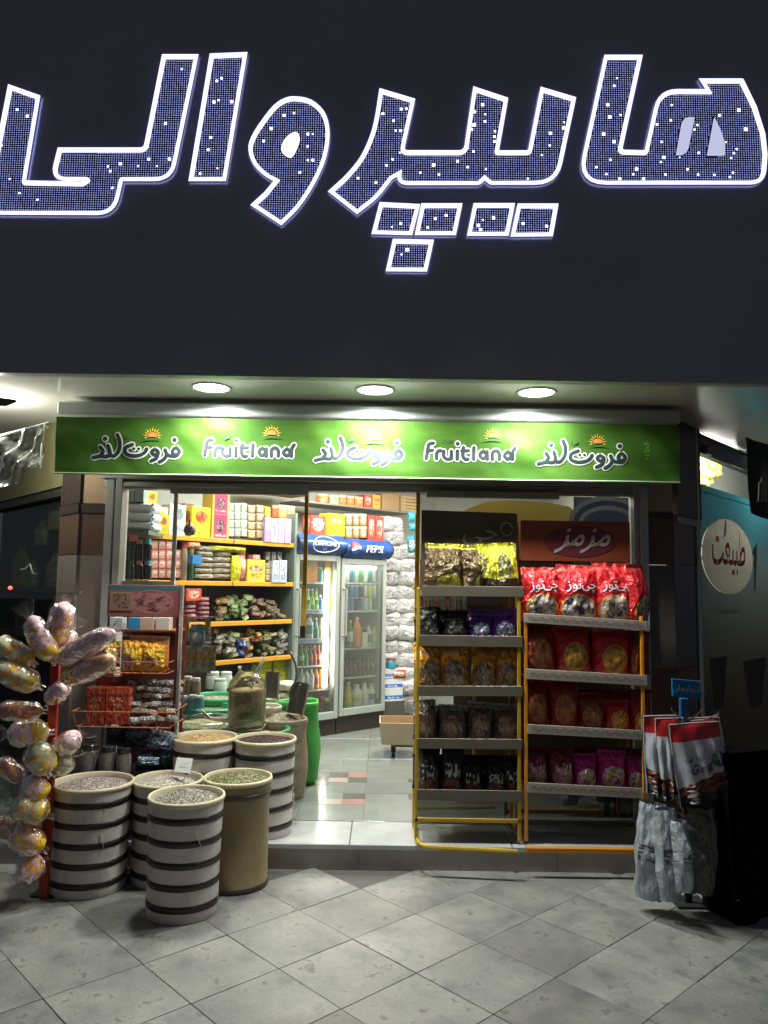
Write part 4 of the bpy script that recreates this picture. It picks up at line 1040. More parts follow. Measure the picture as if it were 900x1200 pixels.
# glass jar
jY = 5.10; jb = PY(288.5, 851, jY); jt = PY(288.5, 781, jY); jR = 21.5*jY/F_PX
e = empty('glass_jar', (jb.x, jb.y, jb.z), 'big clear glass jar of dried brown herbs with a spoon handle in it', 'jar')
H = jt.z-jb.z
prj = [(jR*.9, 0), (jR, .02), (jR, H*.68), (jR*.93, H*.76), (jR*.6, H*.88), (jR*.52, H*.9), (jR*.52, H*.97), (jR*.56, H)]
mb = MB(); mb.lathe(prj, 32); ob('jar_glass', mb.mesh('jar_glass', GLASS('jar_clear', (.95, .97, .93), .08, .03, .015), 'all'), e)
mb = MB(); mb.lathe([(.001, .01), (jR*.93, .012), (jR*.95, .03), (jR*.95, H*.58), (jR*.8, H*.62), (.001, H*.64)], 32, wob=lambda a, z: 1+.02*noise.noise(Vector((a*3, z*30, 1))))
herb = grain_mats('herb', (.40, .27, .10), (.55, .40, .17), (.22, .15, .06)); ob('herb_fill', mb.mesh('herb_fill', herb, 'all'), e, kind='stuff')
mb = MB(); mb.tube([(.02, 0, H*.6), (.10, .0, H*1.16)], .009, 8); ob('spoon_handle', mb.mesh('spoon_handle', M('spoon_plastic', (.6, .62, .58), .4), 'all'), e)
# crate that carries the jar
mb = MB(); zc = jb.z
e2 = empty('wooden_crate', (jb.x, jb.y, FZ), 'wooden crate under the big glass jar, hidden behind the drums', 'crate')
for k in range(5):
    z_ = FZ+k*(zc-FZ)/5
    for s in (-1, 1):
        mb = MB(); mb.bbox(-.11, .11, s*.10-.006, s*.10+.006, z_-FZ+.004, z_-FZ+(zc-FZ)/5-.004, .002); ob('crate_slat', mb.mesh('crate_slat', M('crate_wood', (.3, .2, .1), .7, scale=10)), e2)
mb = MB(); mb.bbox(-.115, .115, -.115, .115, zc-FZ-.012, zc-FZ-.001, .002); ob('crate_top', mb.mesh('crate_top', M('crate_wood', (.3, .2, .1), .7)), e2)
def cyl_thing(name, px, y0, y1, width, Y, kind, mats, label, cat, group=None, lean=0, roll=0):
    return put(kind, mats, FR(Y), px-width/2, y0, px+width/2, y1, width*Y/F_PX, name, label, cat, group, lean=lean, roll=roll)
# metal scoops
def scoop(px0, py0, px1, py1, w0, Y, label):
    a = PY(px0, py0, Y); b = PY(px1, py1, Y); R = w0*Y/F_PX/2
    e = empty('metal_scoop', b, label, 'scoop', 'grey scoops in the grain sacks')
    mb = MB(); n = 14; d = a-b; ax = d.normalized(); xx = ax.cross(Vector((0, 1, 0))).normalized(); yy = ax.cross(xx)
    for t in range(5):
        for k in range(n+1):
            an = math.pi*1.35*(k/n)-math.pi*.18+math.pi
            p = d*(t/4)+xx*R*math.cos(an)*(1-.12*t/4)+yy*R*math.sin(an)*(1-.12*t/4); mb.v.append(tuple(p))
    for t in range(4):
        for k in range(n):
            q = t*(n+1)+k; mb.face((q, q+1, q+n+2, q+n+1))
    
    ob('scoop_blade', mb.mesh('scoop_blade', metal_d, 'all'), e); return e, d
s1, d_ = scoop(354, 801, 345, 838, 21, 5.34, 'grey metal scoop with a curved handle standing in the brown sack')
mb = MB(); q0 = PY(350, 802, 5.34); pts = [PY(x, y, 5.33)-s1.location for x, y in ((352, 802), (347, 812), (340, 818), (341, 808), (347, 795), (346, 778), (340, 764))]
mb.tube(catmull(pts, 4), .008, 8); ob('scoop_handle', mb.mesh('scoop_handle', M('handle_grey', (.2, .21, .2), .4), 'all'), s1)
scoop(320, 788, 317, 820, 19, 5.5, 'dark round measuring cup upright behind the glass jar')
sp, d2_ = scoop(235, 832, 247, 843, 4, 5.0, 'white plastic spoon lying in the pale seeds'); sp['category'] = 'spoon'; sp.name = 'plastic_spoon'
for c_ in sp.children: c_.data.materials[0] = M('spoon_plastic', (.6, .62, .58), .4)
# tubs, jars, folded sacks at the back left
tubm = M('tub_white', (.52, .6, .54), .3, var=.1); tubl = M('tub_lid', (.6, .66, .62), .3)
for i, (x, y0, y1, w_) in enumerate([(247, 788, 808, 17), (263, 788, 807, 15), (256, 796, 812, 16)]):
    cyl_thing('plastic_tub', x, y0, y1, w_, 6.0+.1*(i < 2), 'jar', [tubm, tubm, tubl], '%s pale lidded plastic tub behind the teal sacks' % ('left', 'right', 'front')[i], 'tub', 'pale plastic tubs')
jb_ = M('jar_blue', (.04, .25, .32), .3, var=.2); jr = M('jar_red', (.3, .05, .05), .4, var=.3); jg = M('jar_brown', (.25, .18, .12), .35, var=.3)
for i, (x, y0, y1, m_) in enumerate([(209, 796, 818, jr), (218, 793, 818, jg), (228, 795, 816, jg), (213, 816, 834, jb_), (224, 815, 833, jb_), (232, 816, 831, jb_)]):
    cyl_thing('spice_jar', x, y0, y1, 11, 5.25-.1*(i > 2), 'jar', [m_, m_, tubl], ['red jar at the left end of the upper spice jars', 'brown jar in the middle of the upper spice jars', 'brown jar at the right end of the upper spice jars', 'blue jar at the left end of the lower spice jars', 'blue jar in the middle of the lower spice jars', 'blue jar at the right end of the lower spice jars'][i], 'jar', 'spice jars left of the sacks')
for i, (x0, y0, x1, y1) in enumerate([(322, 799, 346, 812), (324, 810, 347, 824), (303, 815, 326, 832)]):
    put('sack', sackw, FR(6.05-.2*(i == 2)), x0, y0, x1, y1, .2, 'folded_sack', ['upper folded beige sack behind the brown sack', 'lower folded beige sack behind the brown sack', 'folded cream sack between the jar and the dark cup'][i], 'sack', 'folded beige sacks', seed=i)

# ================================================================== GROCERY SHELVES (oblique wall)
SH = Plane(-1.44, 6.42, -.88, 7.10)
orange_e = M('shelf_orange', (.72, .32, .02), .45, var=.12, scale=12)
shelf_in = M('shelf_dark', (.10, .07, .05), .6); post = M('shelf_post', (.22, .27, .24), .45, metal=.3)
su = empty('shelf_unit', SH.w(0, FZ), 'wall shelving with orange front edges left of the drinks coolers', 'shelves', rz=SH.a)
def upart(name, mb, mt): o = mb.build(name, mt); under(su, o); return o
aL, aR = SH.at(143, 640)[0], SH.at(343, 640)[0]
zsh = []
for (px, py) in [(250, 631), (250, 681.5), (270, 728.5), (270, 773.5)]:
    zs_ = SH.at(px, py)[1]; zsh.append(zs_)
    mb = MB(); mb.bbox(aL, aR, -.02, .0, zs_-.035, zs_+.004, .003, X=lambda v: SH.w(v.x, v.z, -v.y)); upart('shelf_edge', mb, orange_e)
    mb = MB(); mb.box(aL, aR, 0, .42, zs_-.03, zs_, X=lambda v: SH.w(v.x, v.z, -v.y)); upart('shelf_board', mb, shelf_in)
mb = MB(); mb.box(aL, aR, .42, .44, FZ, 2.05, X=lambda v: SH.w(v.x, v.z, -v.y)); upart('back_panel', mb, shelf_in)
for a in (aL-.03, aR):
    mb = MB(); mb.bbox(a, a+.03, -.03, .44, FZ, 2.25, .003, X=lambda v: SH.w(v.x, v.z, -v.y)); upart('side_panel', mb, post)
for px in (272,):
    a = SH.at(px, 650)[0]
    mb = MB()
    for z_ in zsh[:2]: mb.bbox(a-.006, a+.006, -.024, -.0205, z_-.035, z_+.004, .001, X=lambda v: SH.w(v.x, v.z, -v.y))
    o = upart('shelf_joint', mb, M('joint_brown', (.2, .08, .03), .5)); o['kind'] = 'stuff'

mY = PRINT('pk_yellow', (.72, .52, .02), band=(.75, .6, .05), emblem=(.45, .04, .03), blot=((.45, .04, .03), (.2, .35, .08)), ell=(.5, .68, .32, .2), text=(.15, .3, .1), textv=(.1, .36), crinkle=0)
mYw = PRINT('pk_yellow_white', (.72, .68, .5), emblem=(.7, .5, .03), blot=((.55, .08, .04), (.7, .5, .05)), ell=(.5, .6, .3, .25), text=(.1, .1, .1), textv=(.2, .4), crinkle=0)
mWg = PRINT('pk_white_green', (.62, .62, .52), emblem=(.3, .4, .1), blot=((.4, .45, .15), (.1, .2, .35)), ell=(.55, .7, .3, .2), text=(.1, .2, .4), textv=(.1, .4), crinkle=0)
mPk = PRINT('pk_pink', (.52, .06, .13), band=(.5, .05, .12), emblem=(.03, .03, .05), blot=((.03, .03, .05), (.4, .2, .25)), ell=(.5, .52, .27, .27), text=(.85, .75, .7), textv=(.08, .16), crinkle=0)
mPkE = M('pk_gold_edge', (.75, .5, .08), .4)
mTin = PRINT('pk_tin', (.30, .34, .28), band=(.5, .55, .48), emblem=(.5, .52, .45), blot=((.2, .25, .2), (.55, .58, .52)), ell=(.5, .45, .34, .3), text=(.7, .72, .66), textv=(.75, .95), metal=.3, crinkle=.3)
mBr = PRINT('pk_brown', (.24, .14, .07), band=(.58, .48, .3), emblem=(.62, .5, .3), blot=((.2, .08, .04), (.66, .56, .38)), ell=(.5, .45, .38, .33), text=(.75, .68, .5), textv=(.78, .95), crinkle=.2)
mLil = PRINT('pk_lilac', (.42, .28, .48), emblem=(.75, .72, .78), blot=((.5, .3, .6), (.75, .7, .8)), ell=(.5, .75, .34, .18), text=(.4, .2, .5), textv=(.15, .45), crinkle=0)
mMilk = PRINT('pk_milk', (.45, .49, .56), emblem=(.7, .73, .8), blot=((.04, .06, .22), (.7, .74, .8)), ell=(.5, .6, .46, .38), text=(.05, .1, .45), textv=(.12, .35), crinkle=0)
mOr = PRINT('pk_orange', (.72, .22, .05), band=(.7, .6, .42), emblem=(.75, .3, .1), blot=((.6, .1, .04), (.8, .55, .3)), ell=(.5, .45, .38, .2), text=(.85, .8, .65), textv=(.7, .85), crinkle=0)
mRed = PRINT('pk_red', (.55, .06, .04), emblem=(.6, .2, .12), blot=((.4, .03, .03), (.7, .45, .35)), ell=(.5, .5, .38, .36), text=(.8, .7, .6), textv=(.6, .85), crinkle=.2)
mSal = PRINT('pk_salmon', (.40, .12, .09), emblem=(.52, .28, .2), blot=((.35, .05, .05), (.55, .38, .3)), ell=(.5, .5, .42, .4), text=(.7, .6, .5), textv=(.5, .8), crinkle=.3)
mWp = PRINT('pk_white_flat', (.52, .47, .38), emblem=(.35, .28, .2), blot=((.25, .15, .1), (.6, .55, .46)), ell=(.5, .5, .3, .34), text=(.3, .2, .14), textv=(.3, .7), crinkle=.5)
mDia = PRINT('pk_amber', (.70, .42, .06), emblem=(.16, .04, .06), blot=((.18, .05, .08), (.6, .45, .3)), ell=(.5, .62, .4, .13), text=(.3, .12, .05), textv=(.2, .4), crinkle=0)
mYb = PRINT('pk_lemon', (.70, .68, .02), emblem=(.5, .5, .02), blot=((.6, .6, .02), (.4, .35, .02)), text=(.3, .3, .02), crinkle=.6, rough=.3)
mTowel = M('towel_pack', (.78, .83, .84), .35, var=.1, scale=10, bmp=.5, bscale=20)
GS = 'groceries on the orange edged shelves'
def row(kind, mats, boxes, depth, name, desc, cat, pl=SH, group=GS, out=0., z0=None, where=''):
    n = len(boxes)
    for i, (x0, y0, x1, y1) in enumerate(boxes):
        m_ = mats[i % len(mats)] if isinstance(mats, list) and isinstance(mats[0], (list, tuple)) else mats
        put(kind, m_, pl, x0, y0, x1, y1, depth, name, (nth(i, n)+' '+desc) if n > 1 else desc, cat, group, out, seed=i % 3, z0=z0)
Z1, Z2, Z3, Z4 = zsh
WN = FR(5.25)
# window corner: packs and spray bottles just behind the small pane
wl = empty('window_shelf', (WN.w(WN.at(160, 622)[0], WN.at(160, 622)[1])), 'small glass and metal display shelves behind the left pane', 'shelf')
for (ya, yb) in ((621.5, 627), (679.5, 684)):
    a0, z1 = WN.at(138, ya); a1, _ = WN.at(177, ya); _, z0_ = WN.at(158, yb)
    mb = MB(); mb.bbox(a0, a1, .05, -.30, z0_, z1, .003, X=lambda v: WN.w(v.x, v.z, v.y)); o = mb.build('shelf_board', M('shelf_green', (.12, .17, .14), .3)); under(wl, o)
zq = [WN.at(163, y)[1] for y in (621.5, 610.5, 599.5, 588)]
for i in range(3):
    a0, a1 = WN.at(145, 600)[0], WN.at(180, 600)[0]
    mb = MB(); mb.bbox(-.5*(a1-a0), .5*(a1-a0), -.11, .11, 0, zq[i+1]-zq[i]-.004, .022)
    tag(ob('towel_pack', mb.mesh('towel_pack', mTowel, 'all'), None, WN.w((a0+a1)/2, zq[i]+.001, -.12), scale=(1, 1, 1)), '%s grey white flat towel pack of the pile behind the left pane' % ('bottom', 'middle', 'top')[i], 'towel pack', 'towel packs behind the left pane')
row('box', M('roll_grey', (.30, .34, .34), .5), [(147, 574, 157, 588), (157.5, 573, 168, 588)], .1, 'paper_pack', 'grey upright pack standing on the towel packs', 'pack', WN, 'packs behind the left pane')
blk = M('spray_black', (.015, .015, .018), .25); capp = M('cap_pink', (.6, .25, .28), .4); capc = M('cap_cyan', (.03, .4, .5), .35); grn = M('spray_green', (.03, .09, .05), .25)
cans = [(146, 633, 155, 656, grn, grn), (156, 632, 165.5, 656, blk, capp), (166.5, 631.5, 176, 656, blk, capc), (146, 656.5, 155, 679.5, grn, grn), (156, 656.5, 165.5, 679.5, blk, capp), (166.5, 656.5, 176, 679.5, blk, capc)]
for i, (x0, y0, x1, y1, a, b) in enumerate(cans):
    put('spray', [a, a, b], WN, x0, y0, x1, y1, .058, 'spray_can', ['green can', 'black can with a pink cap', 'black can with a cyan cap'][i % 3]+(' in the upper row' if i < 3 else ' in the lower row')+' behind the left pane', 'spray can', 'cans behind the left pane')
put('bag', [mOr], WN, 149, 622, 161, 634, .05, 'snack_bag', 'small orange and green bag above the spray cans', 'bag', out=.03)
# top shelf
row('box', mY, [(172, 576, 184, 594)], .1, 'carton', 'small yellow carton up behind the towel packs', 'carton', out=.02)
row('box', mYw, [(181, 594, 196, 624)], .1, 'carton', 'white carton with a yellow picture at the left end of the top shelf', 'carton', z0=Z1)
row('box', [[mY], [mWg]], [(185, 603, 197.5, 624)], .08, 'carton', 'short yellow carton in front of the white one on the top shelf', 'carton', out=.10, z0=Z1)
row('box', mWg, [(198, 591, 217, 625)], .12, 'carton', 'tall white carton with green and blue print on the top shelf', 'carton', z0=Z1)
row('box', mY, [(224, 594, 246, 627)], .12, 'carton', 'yellow carton with a red oval, left of the pink boxes', 'carton', z0=Z1)
put('box', M('card_brown', (.28, .2, .13), .6), SH, 215, 590, 226, 627, .1, 'carton', 'plain brown carton side behind the white green one', 'carton', GS, out=-.12, z0=Z1)
for i, (x0, y0, x1, y1) in enumerate([(248, 602, 267.5, 628), (249, 578, 268, 602)]):
    o = put('box', mPk, SH, x0, y0, x1, y1, .14, 'carton', '%s pink carton with a dark round picture and gold sides' % ('lower', 'upper')[i], 'carton', GS, z0=Z1 if i == 0 else None)
    for s in (-.455, .455):
        mb = MB(); mb.bbox(s-.055, s+.055, -.508, .508, .002, .998, .004); ob('gold_edge', mb.mesh('gold_edge', mPkE), o)
tins = []
for r_ in range(4):
    for c in range(3): tins.append((267.8+c*7.4, 589.5+r_*9.9, 274.6+c*7.4, 598.9+r_*9.9))
for i, b_ in enumerate(tins):
    put('box', mTin, SH, *b_, .09, 'tin_pack', 'small silver green tin in the block right of the pink cartons', 'tin', 'silver green tins on the top shelf')
for r_ in range(4):
    for c in range(2):
        put('box', mBr, SH, 290+c*10.2, 592+r_*9.8, 299.4+c*10.2, 601.2+r_*9.8, .1, 'snack_pack', 'brown and cream pack in the block left of the lilac cartons', 'pack', 'brown and cream packs on the top shelf')
row('box', [[mLil], [mMilk], [mLil], [mLil]], [(310, 606, 317.3, 632), (317.8, 607.5, 325.3, 632.5), (325.8, 607.5, 333.2, 633), (333.6, 608, 341, 633.5)], .07, 'drink_carton', 'slim lilac or white carton at the right of the top shelf', 'carton', out=.03, z0=Z1)
row('box', mOr, [(327, 592, 336, 607), (336.5, 593, 345.5, 608)], .1, 'carton', 'orange carton on top behind the lilac cartons', 'carton', out=-.1)
row('box', mY, [(311, 594, 316.5, 605)], .08, 'carton', 'narrow yellow carton beside the brown and cream packs', 'carton', out=-.1)
e = empty('hanging_ball', PY(222, 628, 5.0), 'small multicoloured plastic ball bag hanging against the glass', 'toy')
mb = MB(); mb.lathe([(.001, 0), (.03, .008), (.042, .035), (.035, .062), (.012, .075), (.004, .11)], 14); ob('ball_net', mb.mesh('ball_net', PRINT('ballp', (.1, .35, .32), emblem=(.5, .1, .1), blot=((.1, .1, .3), (.6, .3, .3)), text=None, ell=(.5, .5, .8, .8)), 'all'), e)
# second shelf
for r_ in range(4):
    for c in range(4):
        if c == 3 and r_ == 0: continue
        put('box', mSal, SH, 177+c*8.8, 633+r_*11.2, 185.2+c*8.8, 643.7+r_*11.2, .1, 'snack_pack', 'dull red pack in the block at the left of the second shelf', 'pack', 'dull red packs on the second shelf')
row('jar', [[jg, jg, jr], [grn, grn, jg]], [(213, 634, 221, 677.5), (221, 640, 229, 678)], .07, 'tall_jar', 'tall dark jar between the red packs and flat packs', 'jar', z0=Z2)
row('box', M('cap_blue', (.03, .2, .5), .3), [(225.5, 651, 236, 661)], .06, 'blue_tub', 'small bright blue tub in front of the flat packs', 'tub', out=.1)
row('bag', mOr, [(220, 634, 238, 643)], .08, 'snack_bag', 'orange bag lying on top of the left flat packs', 'bag', out=.02)
for s, (xa, xb, n0) in enumerate([(233.5, 253, 6), (254.5, 274, 5)]):
    for k in range(n0):
        yb = 679-k*6.6; put('sack', mWp, SH, xa, yb-6.9, xb, yb, .13, 'flat_pack', 'flat cream pack in the %s pile on the second shelf' % ('left', 'right')[s], 'pack', '%s pile of flat cream packs' % ('left', 'right')[s], seed=(k+s) % 3)
put('bag', mYb, SH, 250, 639.5, 295, 647, .14, 'snack_bag', 'long lemon yellow bag lying across the flat packs', 'bag', GS, out=.03)
put('bag', mYb, SH, 274, 651, 284, 680, .08, 'snack_bag', 'lemon yellow bag standing beside the flat packs', 'bag', GS, out=.04, z0=Z2)
put('bag', mSal, SH, 280, 648, 290, 680, .08, 'snack_bag', 'dull red bag standing beside the lemon yellow one', 'bag', GS, z0=Z2)
put('box', mDia, SH, 289.5, 656, 310.5, 681, .12, 'carton', 'amber carton with a dark lozenge on the second shelf', 'carton', GS, z0=Z2)
put('box', mSal, SH, 296, 650, 305, 656, .08, 'carton', 'small dull red pack on top of the amber carton', 'carton', GS)
for k in range(3): put('box', mBr, SH, 311, 660+7*k, 318.5, 666.7+7*k, .08, 'snack_pack', 'small cream pack in the column right of the amber carton', 'pack', 'column of small cream packs')
row('box', mMilk, [(319, 657, 326.8, 682), (327.3, 656.5, 336, 682)], .07, 'drink_carton', 'white carton with dark blots at the right of the second shelf', 'carton', out=.03, z0=Z2)
row('can', [[mTin]*3], [(312, 646.5, 318.5, 657), (319, 646.5, 325.5, 657), (326, 646.5, 332.5, 657)], .07, 'tin_can', 'silver can standing behind the white cartons', 'can', out=-.1)
# third shelf: piles
def pile(name, px0, px1, py0, py1, mats, n, w_, h_, label, group, z, pl=SH, cat='sachet', seed=0):
    r = random.Random(seed); a0, a1 = pl.at(px0, py1)[0], pl.at(px1, py1)[0]; n = int(n*2.0); zt_ = pl.at((px0+px1)/2, py0-5)[1]
    for k in range(n):
        t = k/max(1, n-1); a = r.uniform(a0+w_/2, max(a0+w_/2+.001, a1-w_/2)); zz = z+(zt_-z-h_)*t*r.uniform(.8, 1.)
        m_ = mats[r.randrange(len(mats))]
        ob_ = ob(name, pmesh('sack', [m_], k % 4), None, pl.w(a, max(z+.004, zz), r.uniform(-.02, -.02-.16*(1-.4*t))), rot=(r.uniform(-.5, .2), r.uniform(-.35, .35), pl.a+r.uniform(-.5, .5)), scale=(w_*r.uniform(.8, 1.15), .022+.02*r.random(), h_*r.uniform(.8, 1.25)))
        tag(ob_, label, cat, group)
def foil(nm, a, b, c=(.7, .7, .7), metal=.15):
    return PRINT(nm, a, band=b, emblem=c, blot=(b, c), ell=(.5, .45, .4, .3), text=c, metal=metal, rough=.28, crinkle=.7, rnd=.35)
fS = foil('foil_silver', (.4, .4, .38), (.2, .12, .08)); fG = foil('foil_green', (.06, .28, .04), (.3, .35, .1), (.5, .55, .4)); fB = foil('foil_brown', (.12, .05, .035), (.3, .2, .12), (.4, .3, .2))
fC = foil('foil_cream', (.4, .4, .22), (.2, .25, .08), (.6, .6, .4)); fU = foil('foil_blue', (.02, .06, .35), (.1, .2, .5), (.5, .55, .7)); fR = foil('foil_redyellow', (.45, .05, .03), (.6, .45, .05), (.7, .6, .3))
fK = foil('foil_black', (.03, .03, .03), (.5, .45, .05), (.5, .5, .45)); fP = foil('foil_pink', (.5, .08, .15), (.4, .1, .12), (.6, .4, .4)); fGold = foil('foil_gold', (.45, .3, .06), (.3, .12, .03), (.6, .5, .3))
put('box', mRed, SH, 218, 690, 236, 704, .1, 'snack_pack', 'bright red pack hanging above the third shelf pink rolls', 'pack', GS, out=.02)
for s, (xa, xb, y_) in enumerate([(218, 232, 724), (233, 248, 726)]):
    for k in range(5 - (s == 0)):
        put('sack', fP, SH, xa, y_-5.3*(k+1), xb, y_-5.3*k, .1, 'pink_roll', 'dusty pink flat roll in the %s stack on the third shelf' % ('left', 'right')[s], 'roll', '%s stack of pink rolls' % ('left', 'right')[s], seed=k % 3)
pile('sachet', 257, 272, 703, 727, [fGold, fB], 9, .09, .045, 'gold brown sachet in the heap left of the green ones', 'heap of gold brown sachets', Z3, seed=1)
pile('sachet', 270, 297, 701, 727, [fG, fG, fC], 16, .09, .05, 'shiny green sachet in the heap in the middle of the third shelf', 'heap of green sachets', Z3, seed=2)
pile('sachet', 296, 336, 705, 727, [fB], 22, .09, .04, 'dark brown sachet in the heap at the right of the third shelf', 'heap of brown sachets', Z3, seed=3)
pile('sachet', 236, 266, 738, 774, [fS, fS, fR], 24, .09, .045, 'silver sachet in the heap at the left of the fourth shelf', 'heap of silver sachets', Z4, seed=4)
pile('sachet', 262, 283, 740, 774, [fC, fC, fS], 18, .09, .045, 'green cream sachet in the heap left of the blue ones', 'heap of green cream sachets', Z4, seed=5)
pile('sachet', 280, 298, 750, 774, [fU], 11, .1, .045, 'deep blue sachet in the heap in the middle of the fourth shelf', 'heap of blue sachets', Z4, seed=6)
pile('sachet', 283, 312, 741, 771, [fR, fR, fGold], 15, .09, .04, 'red and yellow sachet in the heap right of the blue ones', 'heap of red yellow sachets', Z4, seed=7)
pile('sachet', 309, 327, 742, 770, [fK, fK], 13, .1, .045, 'black and yellow sachet in the heap on the fourth shelf', 'heap of black sachets', Z4, seed=8)
pile('sachet', 325, 341, 742, 768, [fS], 11, .1, .045, 'silver sachet in the heap at the right end of the fourth shelf', 'heap of silver sachets by the cooler', Z4, seed=9)
# yellow packs under the last shelf
for s, (xa, ya, nc, nr) in enumerate([(303, 775, 3, 4), (321, 773, 4, 5)]):
    for r_ in range(nr):
        for c in range(nc):
            put('box', mYb, SH, xa+c*5.2, ya+r_*5.2, xa+c*5.2+4.9, ya+r_*5.2+4.9, .1, 'yellow_pack', 'small yellow pack in the %s block under the fourth shelf' % ('left', 'right')[s], 'pack', '%s block of small yellow packs' % ('left', 'right')[s], out=-.05)
lowz = SH.at(320, 800)[1]
mb = MB(); mb.box(SH.at(298, 800)[0], aR, .02, .42, FZ, lowz-.002, X=lambda v: SH.w(v.x, v.z, -v.y)); upart('base_cabinet', mb, M('cabinet_cream', (.35, .3, .22), .6))

# ================================================================== DRINKS COOLERS
CF = Plane(-.6, 7.37, -.04, 7.89)
frame_m = M('cooler_frame', (.40, .43, .40), .35, metal=.2, var=.06); inner = M('cooler_inner', (.36, .38, .35), .5, var=.05); plinth = M('cooler_plinth', (.03, .025, .02), .5)
shelf_w = M('cooler_shelf', (.6, .62, .6), .4); hand = M('cooler_handle', (.3, .31, .3), .35); cblue = M('canopy_blue', (.02, .07, .26), .25, var=.35, scale=4, coat=.4); cdark = M('canopy_end', (.02, .02, .035), .4)
def cooler(px0, px1, label, light, words, zs_py, ypx):
    a0, a1 = CF.at(px0, 700)[0], CF.at(px1, 700)[0]; W_ = a1-a0
    zt_ = CF.at((px0+px1)/2, ypx[0])[1]; zd = CF.at((px0+px1)/2, ypx[1])[1]; zp = CF.at((px0+px1)/2, ypx[2])[1]
    e = empty('drinks_cooler', CF.w((a0+a1)/2, FZ), label, 'drinks cooler', 'glass fronted drinks coolers', rz=CF.a)
    X = lambda v: CF.w(v.x, v.z, -v.y)
    def p(name, mb, mt, sm=False): o = mb.build(name, mt, None, sm); under(e, o); return o
    for (xa, xb, ya, yb, za, zb_) in [(a0, a0+.03, .05, .62, zp, zd), (a1-.03, a1, .05, .62, zp, zd), (a0+.03, a1-.03, .58, .62, zp, zd), (a0+.03, a1-.03, .05, .58, zp, zp+.05), (a0+.03, a1-.03, .05, .58, zd-.03, zd)]:
        mb = MB(); mb.box(xa, xb, ya, yb, za, zb_, X=X); p('cabinet_panel', mb, inner)
    mb = MB(); mb.box(a0, a1, .04, .60, FZ, zp-.002, X=X); p('plinth', mb, plinth)
    fw = .052
    for (xa, xb, za, zb_) in [(a0+.004, a0+fw, zp, zd), (a1-fw, a1-.004, zp, zd), (a0+fw, a1-fw, zp, zp+.07), (a0+fw, a1-fw, zd-.06, zd)]:
        mb = MB(); mb.bbox(xa, xb, 0, .045, za, zb_, .005, X=X); p('door_frame', mb, frame_m)
    mb = MB(); mb.box(a0+fw, a1-fw, .018, .024, zp+.07, zd-.06, X=X); p('door_glass', mb, GLASS('cooler_glass', (.95, .97, .95), .04, .02, .008))
    mb = MB(); za, zb_ = CF.at(px0+3, 690)[1], CF.at(px0+3, 745)[1]
    mb.tube([CF.w(a0+.025, za, .0), CF.w(a0+.025, za, .05), CF.w(a0+.025, zb_, .05), CF.w(a0+.025, zb_, .0)], .011, 8); p('handle', mb, hand, True)
    # canopy: rounded printed header
    n = 10; prof = [(math.sin(math.pi*t/n)*.075+.0, zd+.005+(zt_-zd-.01)*t/n) for t in range(n+1)]
    mb = MB(); K = 8
    for i in range(K+1):
        for (o_, z_) in prof: mb.v.append(tuple(CF.w(a0+W_*i/K, z_, o_+.01)))
    for i in range(K):
        for t in range(n):
            q = i*(n+1)+t; mb.face((q, q+n+1, q+n+2, q+1), [(i/K, t/n), ((i+1)/K, t/n), ((i+1)/K, (t+1)/n), (i/K, (t+1)/n)])
    p('canopy', mb, cblue, 'all')
    mb = MB(); mb.box(a0, a1, .0, .5, zd+.004, zt_-.006, X=lambda v: CF.w(v.x, v.z, -v.y)); p('canopy_back', mb, cdark)
    for xa in (a0-.012, a1):
        mb = MB(); mb.add([CF.w(xa, z_, o_+.012) for o_, z_ in prof]+[CF.w(xa+.012, z_, o_+.012) for o_, z_ in prof], [tuple(range(n+1)), tuple(range(2*n+1, n, -1))]+[(t, t+n+1, t+n+2, t+1) for t in range(n)]); p('canopy_end', mb, cdark)
    hc = (zd+zt_)/2
    def XC(a, b):
        t = min(1, max(0, (b+hc-zd-.005)/(zt_-zd-.01))); return CF.w((a0+a1)/2+a, hc+b, math.sin(math.pi*t)*.075+.024)
    wm = M('canopy_white', (.8, .82, .85), .35, var=.02)
    if words == 'DANONE':
        mb = MB(); put_text(mb, 'DANONE', .062, lambda a, b: XC(a+.01, b-.015)); p('lettering', mb, wm)
        for (ra, rb_, th) in ((.155, .075, .008),):
            mb = MB(); N = 36; c = [XC(.01+ra*math.cos(2*math.pi*k/N)*(1-.12*math.sin(2*math.pi*k/N)), .0+rb_*math.sin(2*math.pi*k/N)) for k in range(N+1)]; mb.tube(c, .0045, 5); p('oval_outline', mb, wm)
        mb = MB(); put_text(mb, '\uFEEE\uFEE7\uFE8D\uFEA9', .03, lambda a, b: XC(a+.01, b-.05)); p('lettering', mb, wm)
    else:
        mb = MB(); put_text(mb, 'PEPSI', .105, lambda a, b: XC(a+.045, b-.036), .2)
        vs = list(mb.v); p('lettering', mb, wm)
        R = .062; N = 24
        for nm, mt, f0, f1 in (('globe_red', M('globe_red', (.6, .03, .03), .35), .12, 1.), ('globe_white', wm, -.28, .12), ('globe_blue', M('globe_blue', (.02, .1, .5), .35), -1., -.28)):
            mb = MB(); up_, lo = [], []
            for k in range(N+1):
                x = -R+2*R*k/N; h = math.sqrt(max(0, R*R-x*x)); wv = .22*R*math.sin(x/R*2.6)
                u_ = min(h, max(-h, f1*R+wv)) if f1 < 1 else h; l_ = min(h, max(-h, f0*R+wv)) if f0 > -1 else -h
                up_.append(XC(-.205+x, u_)); lo.append(XC(-.205+x, l_))
            mb.add(up_+lo, [(k, k+1, k+N+2, k+N+1) for k in range(N)]); p(nm, mb, mt)
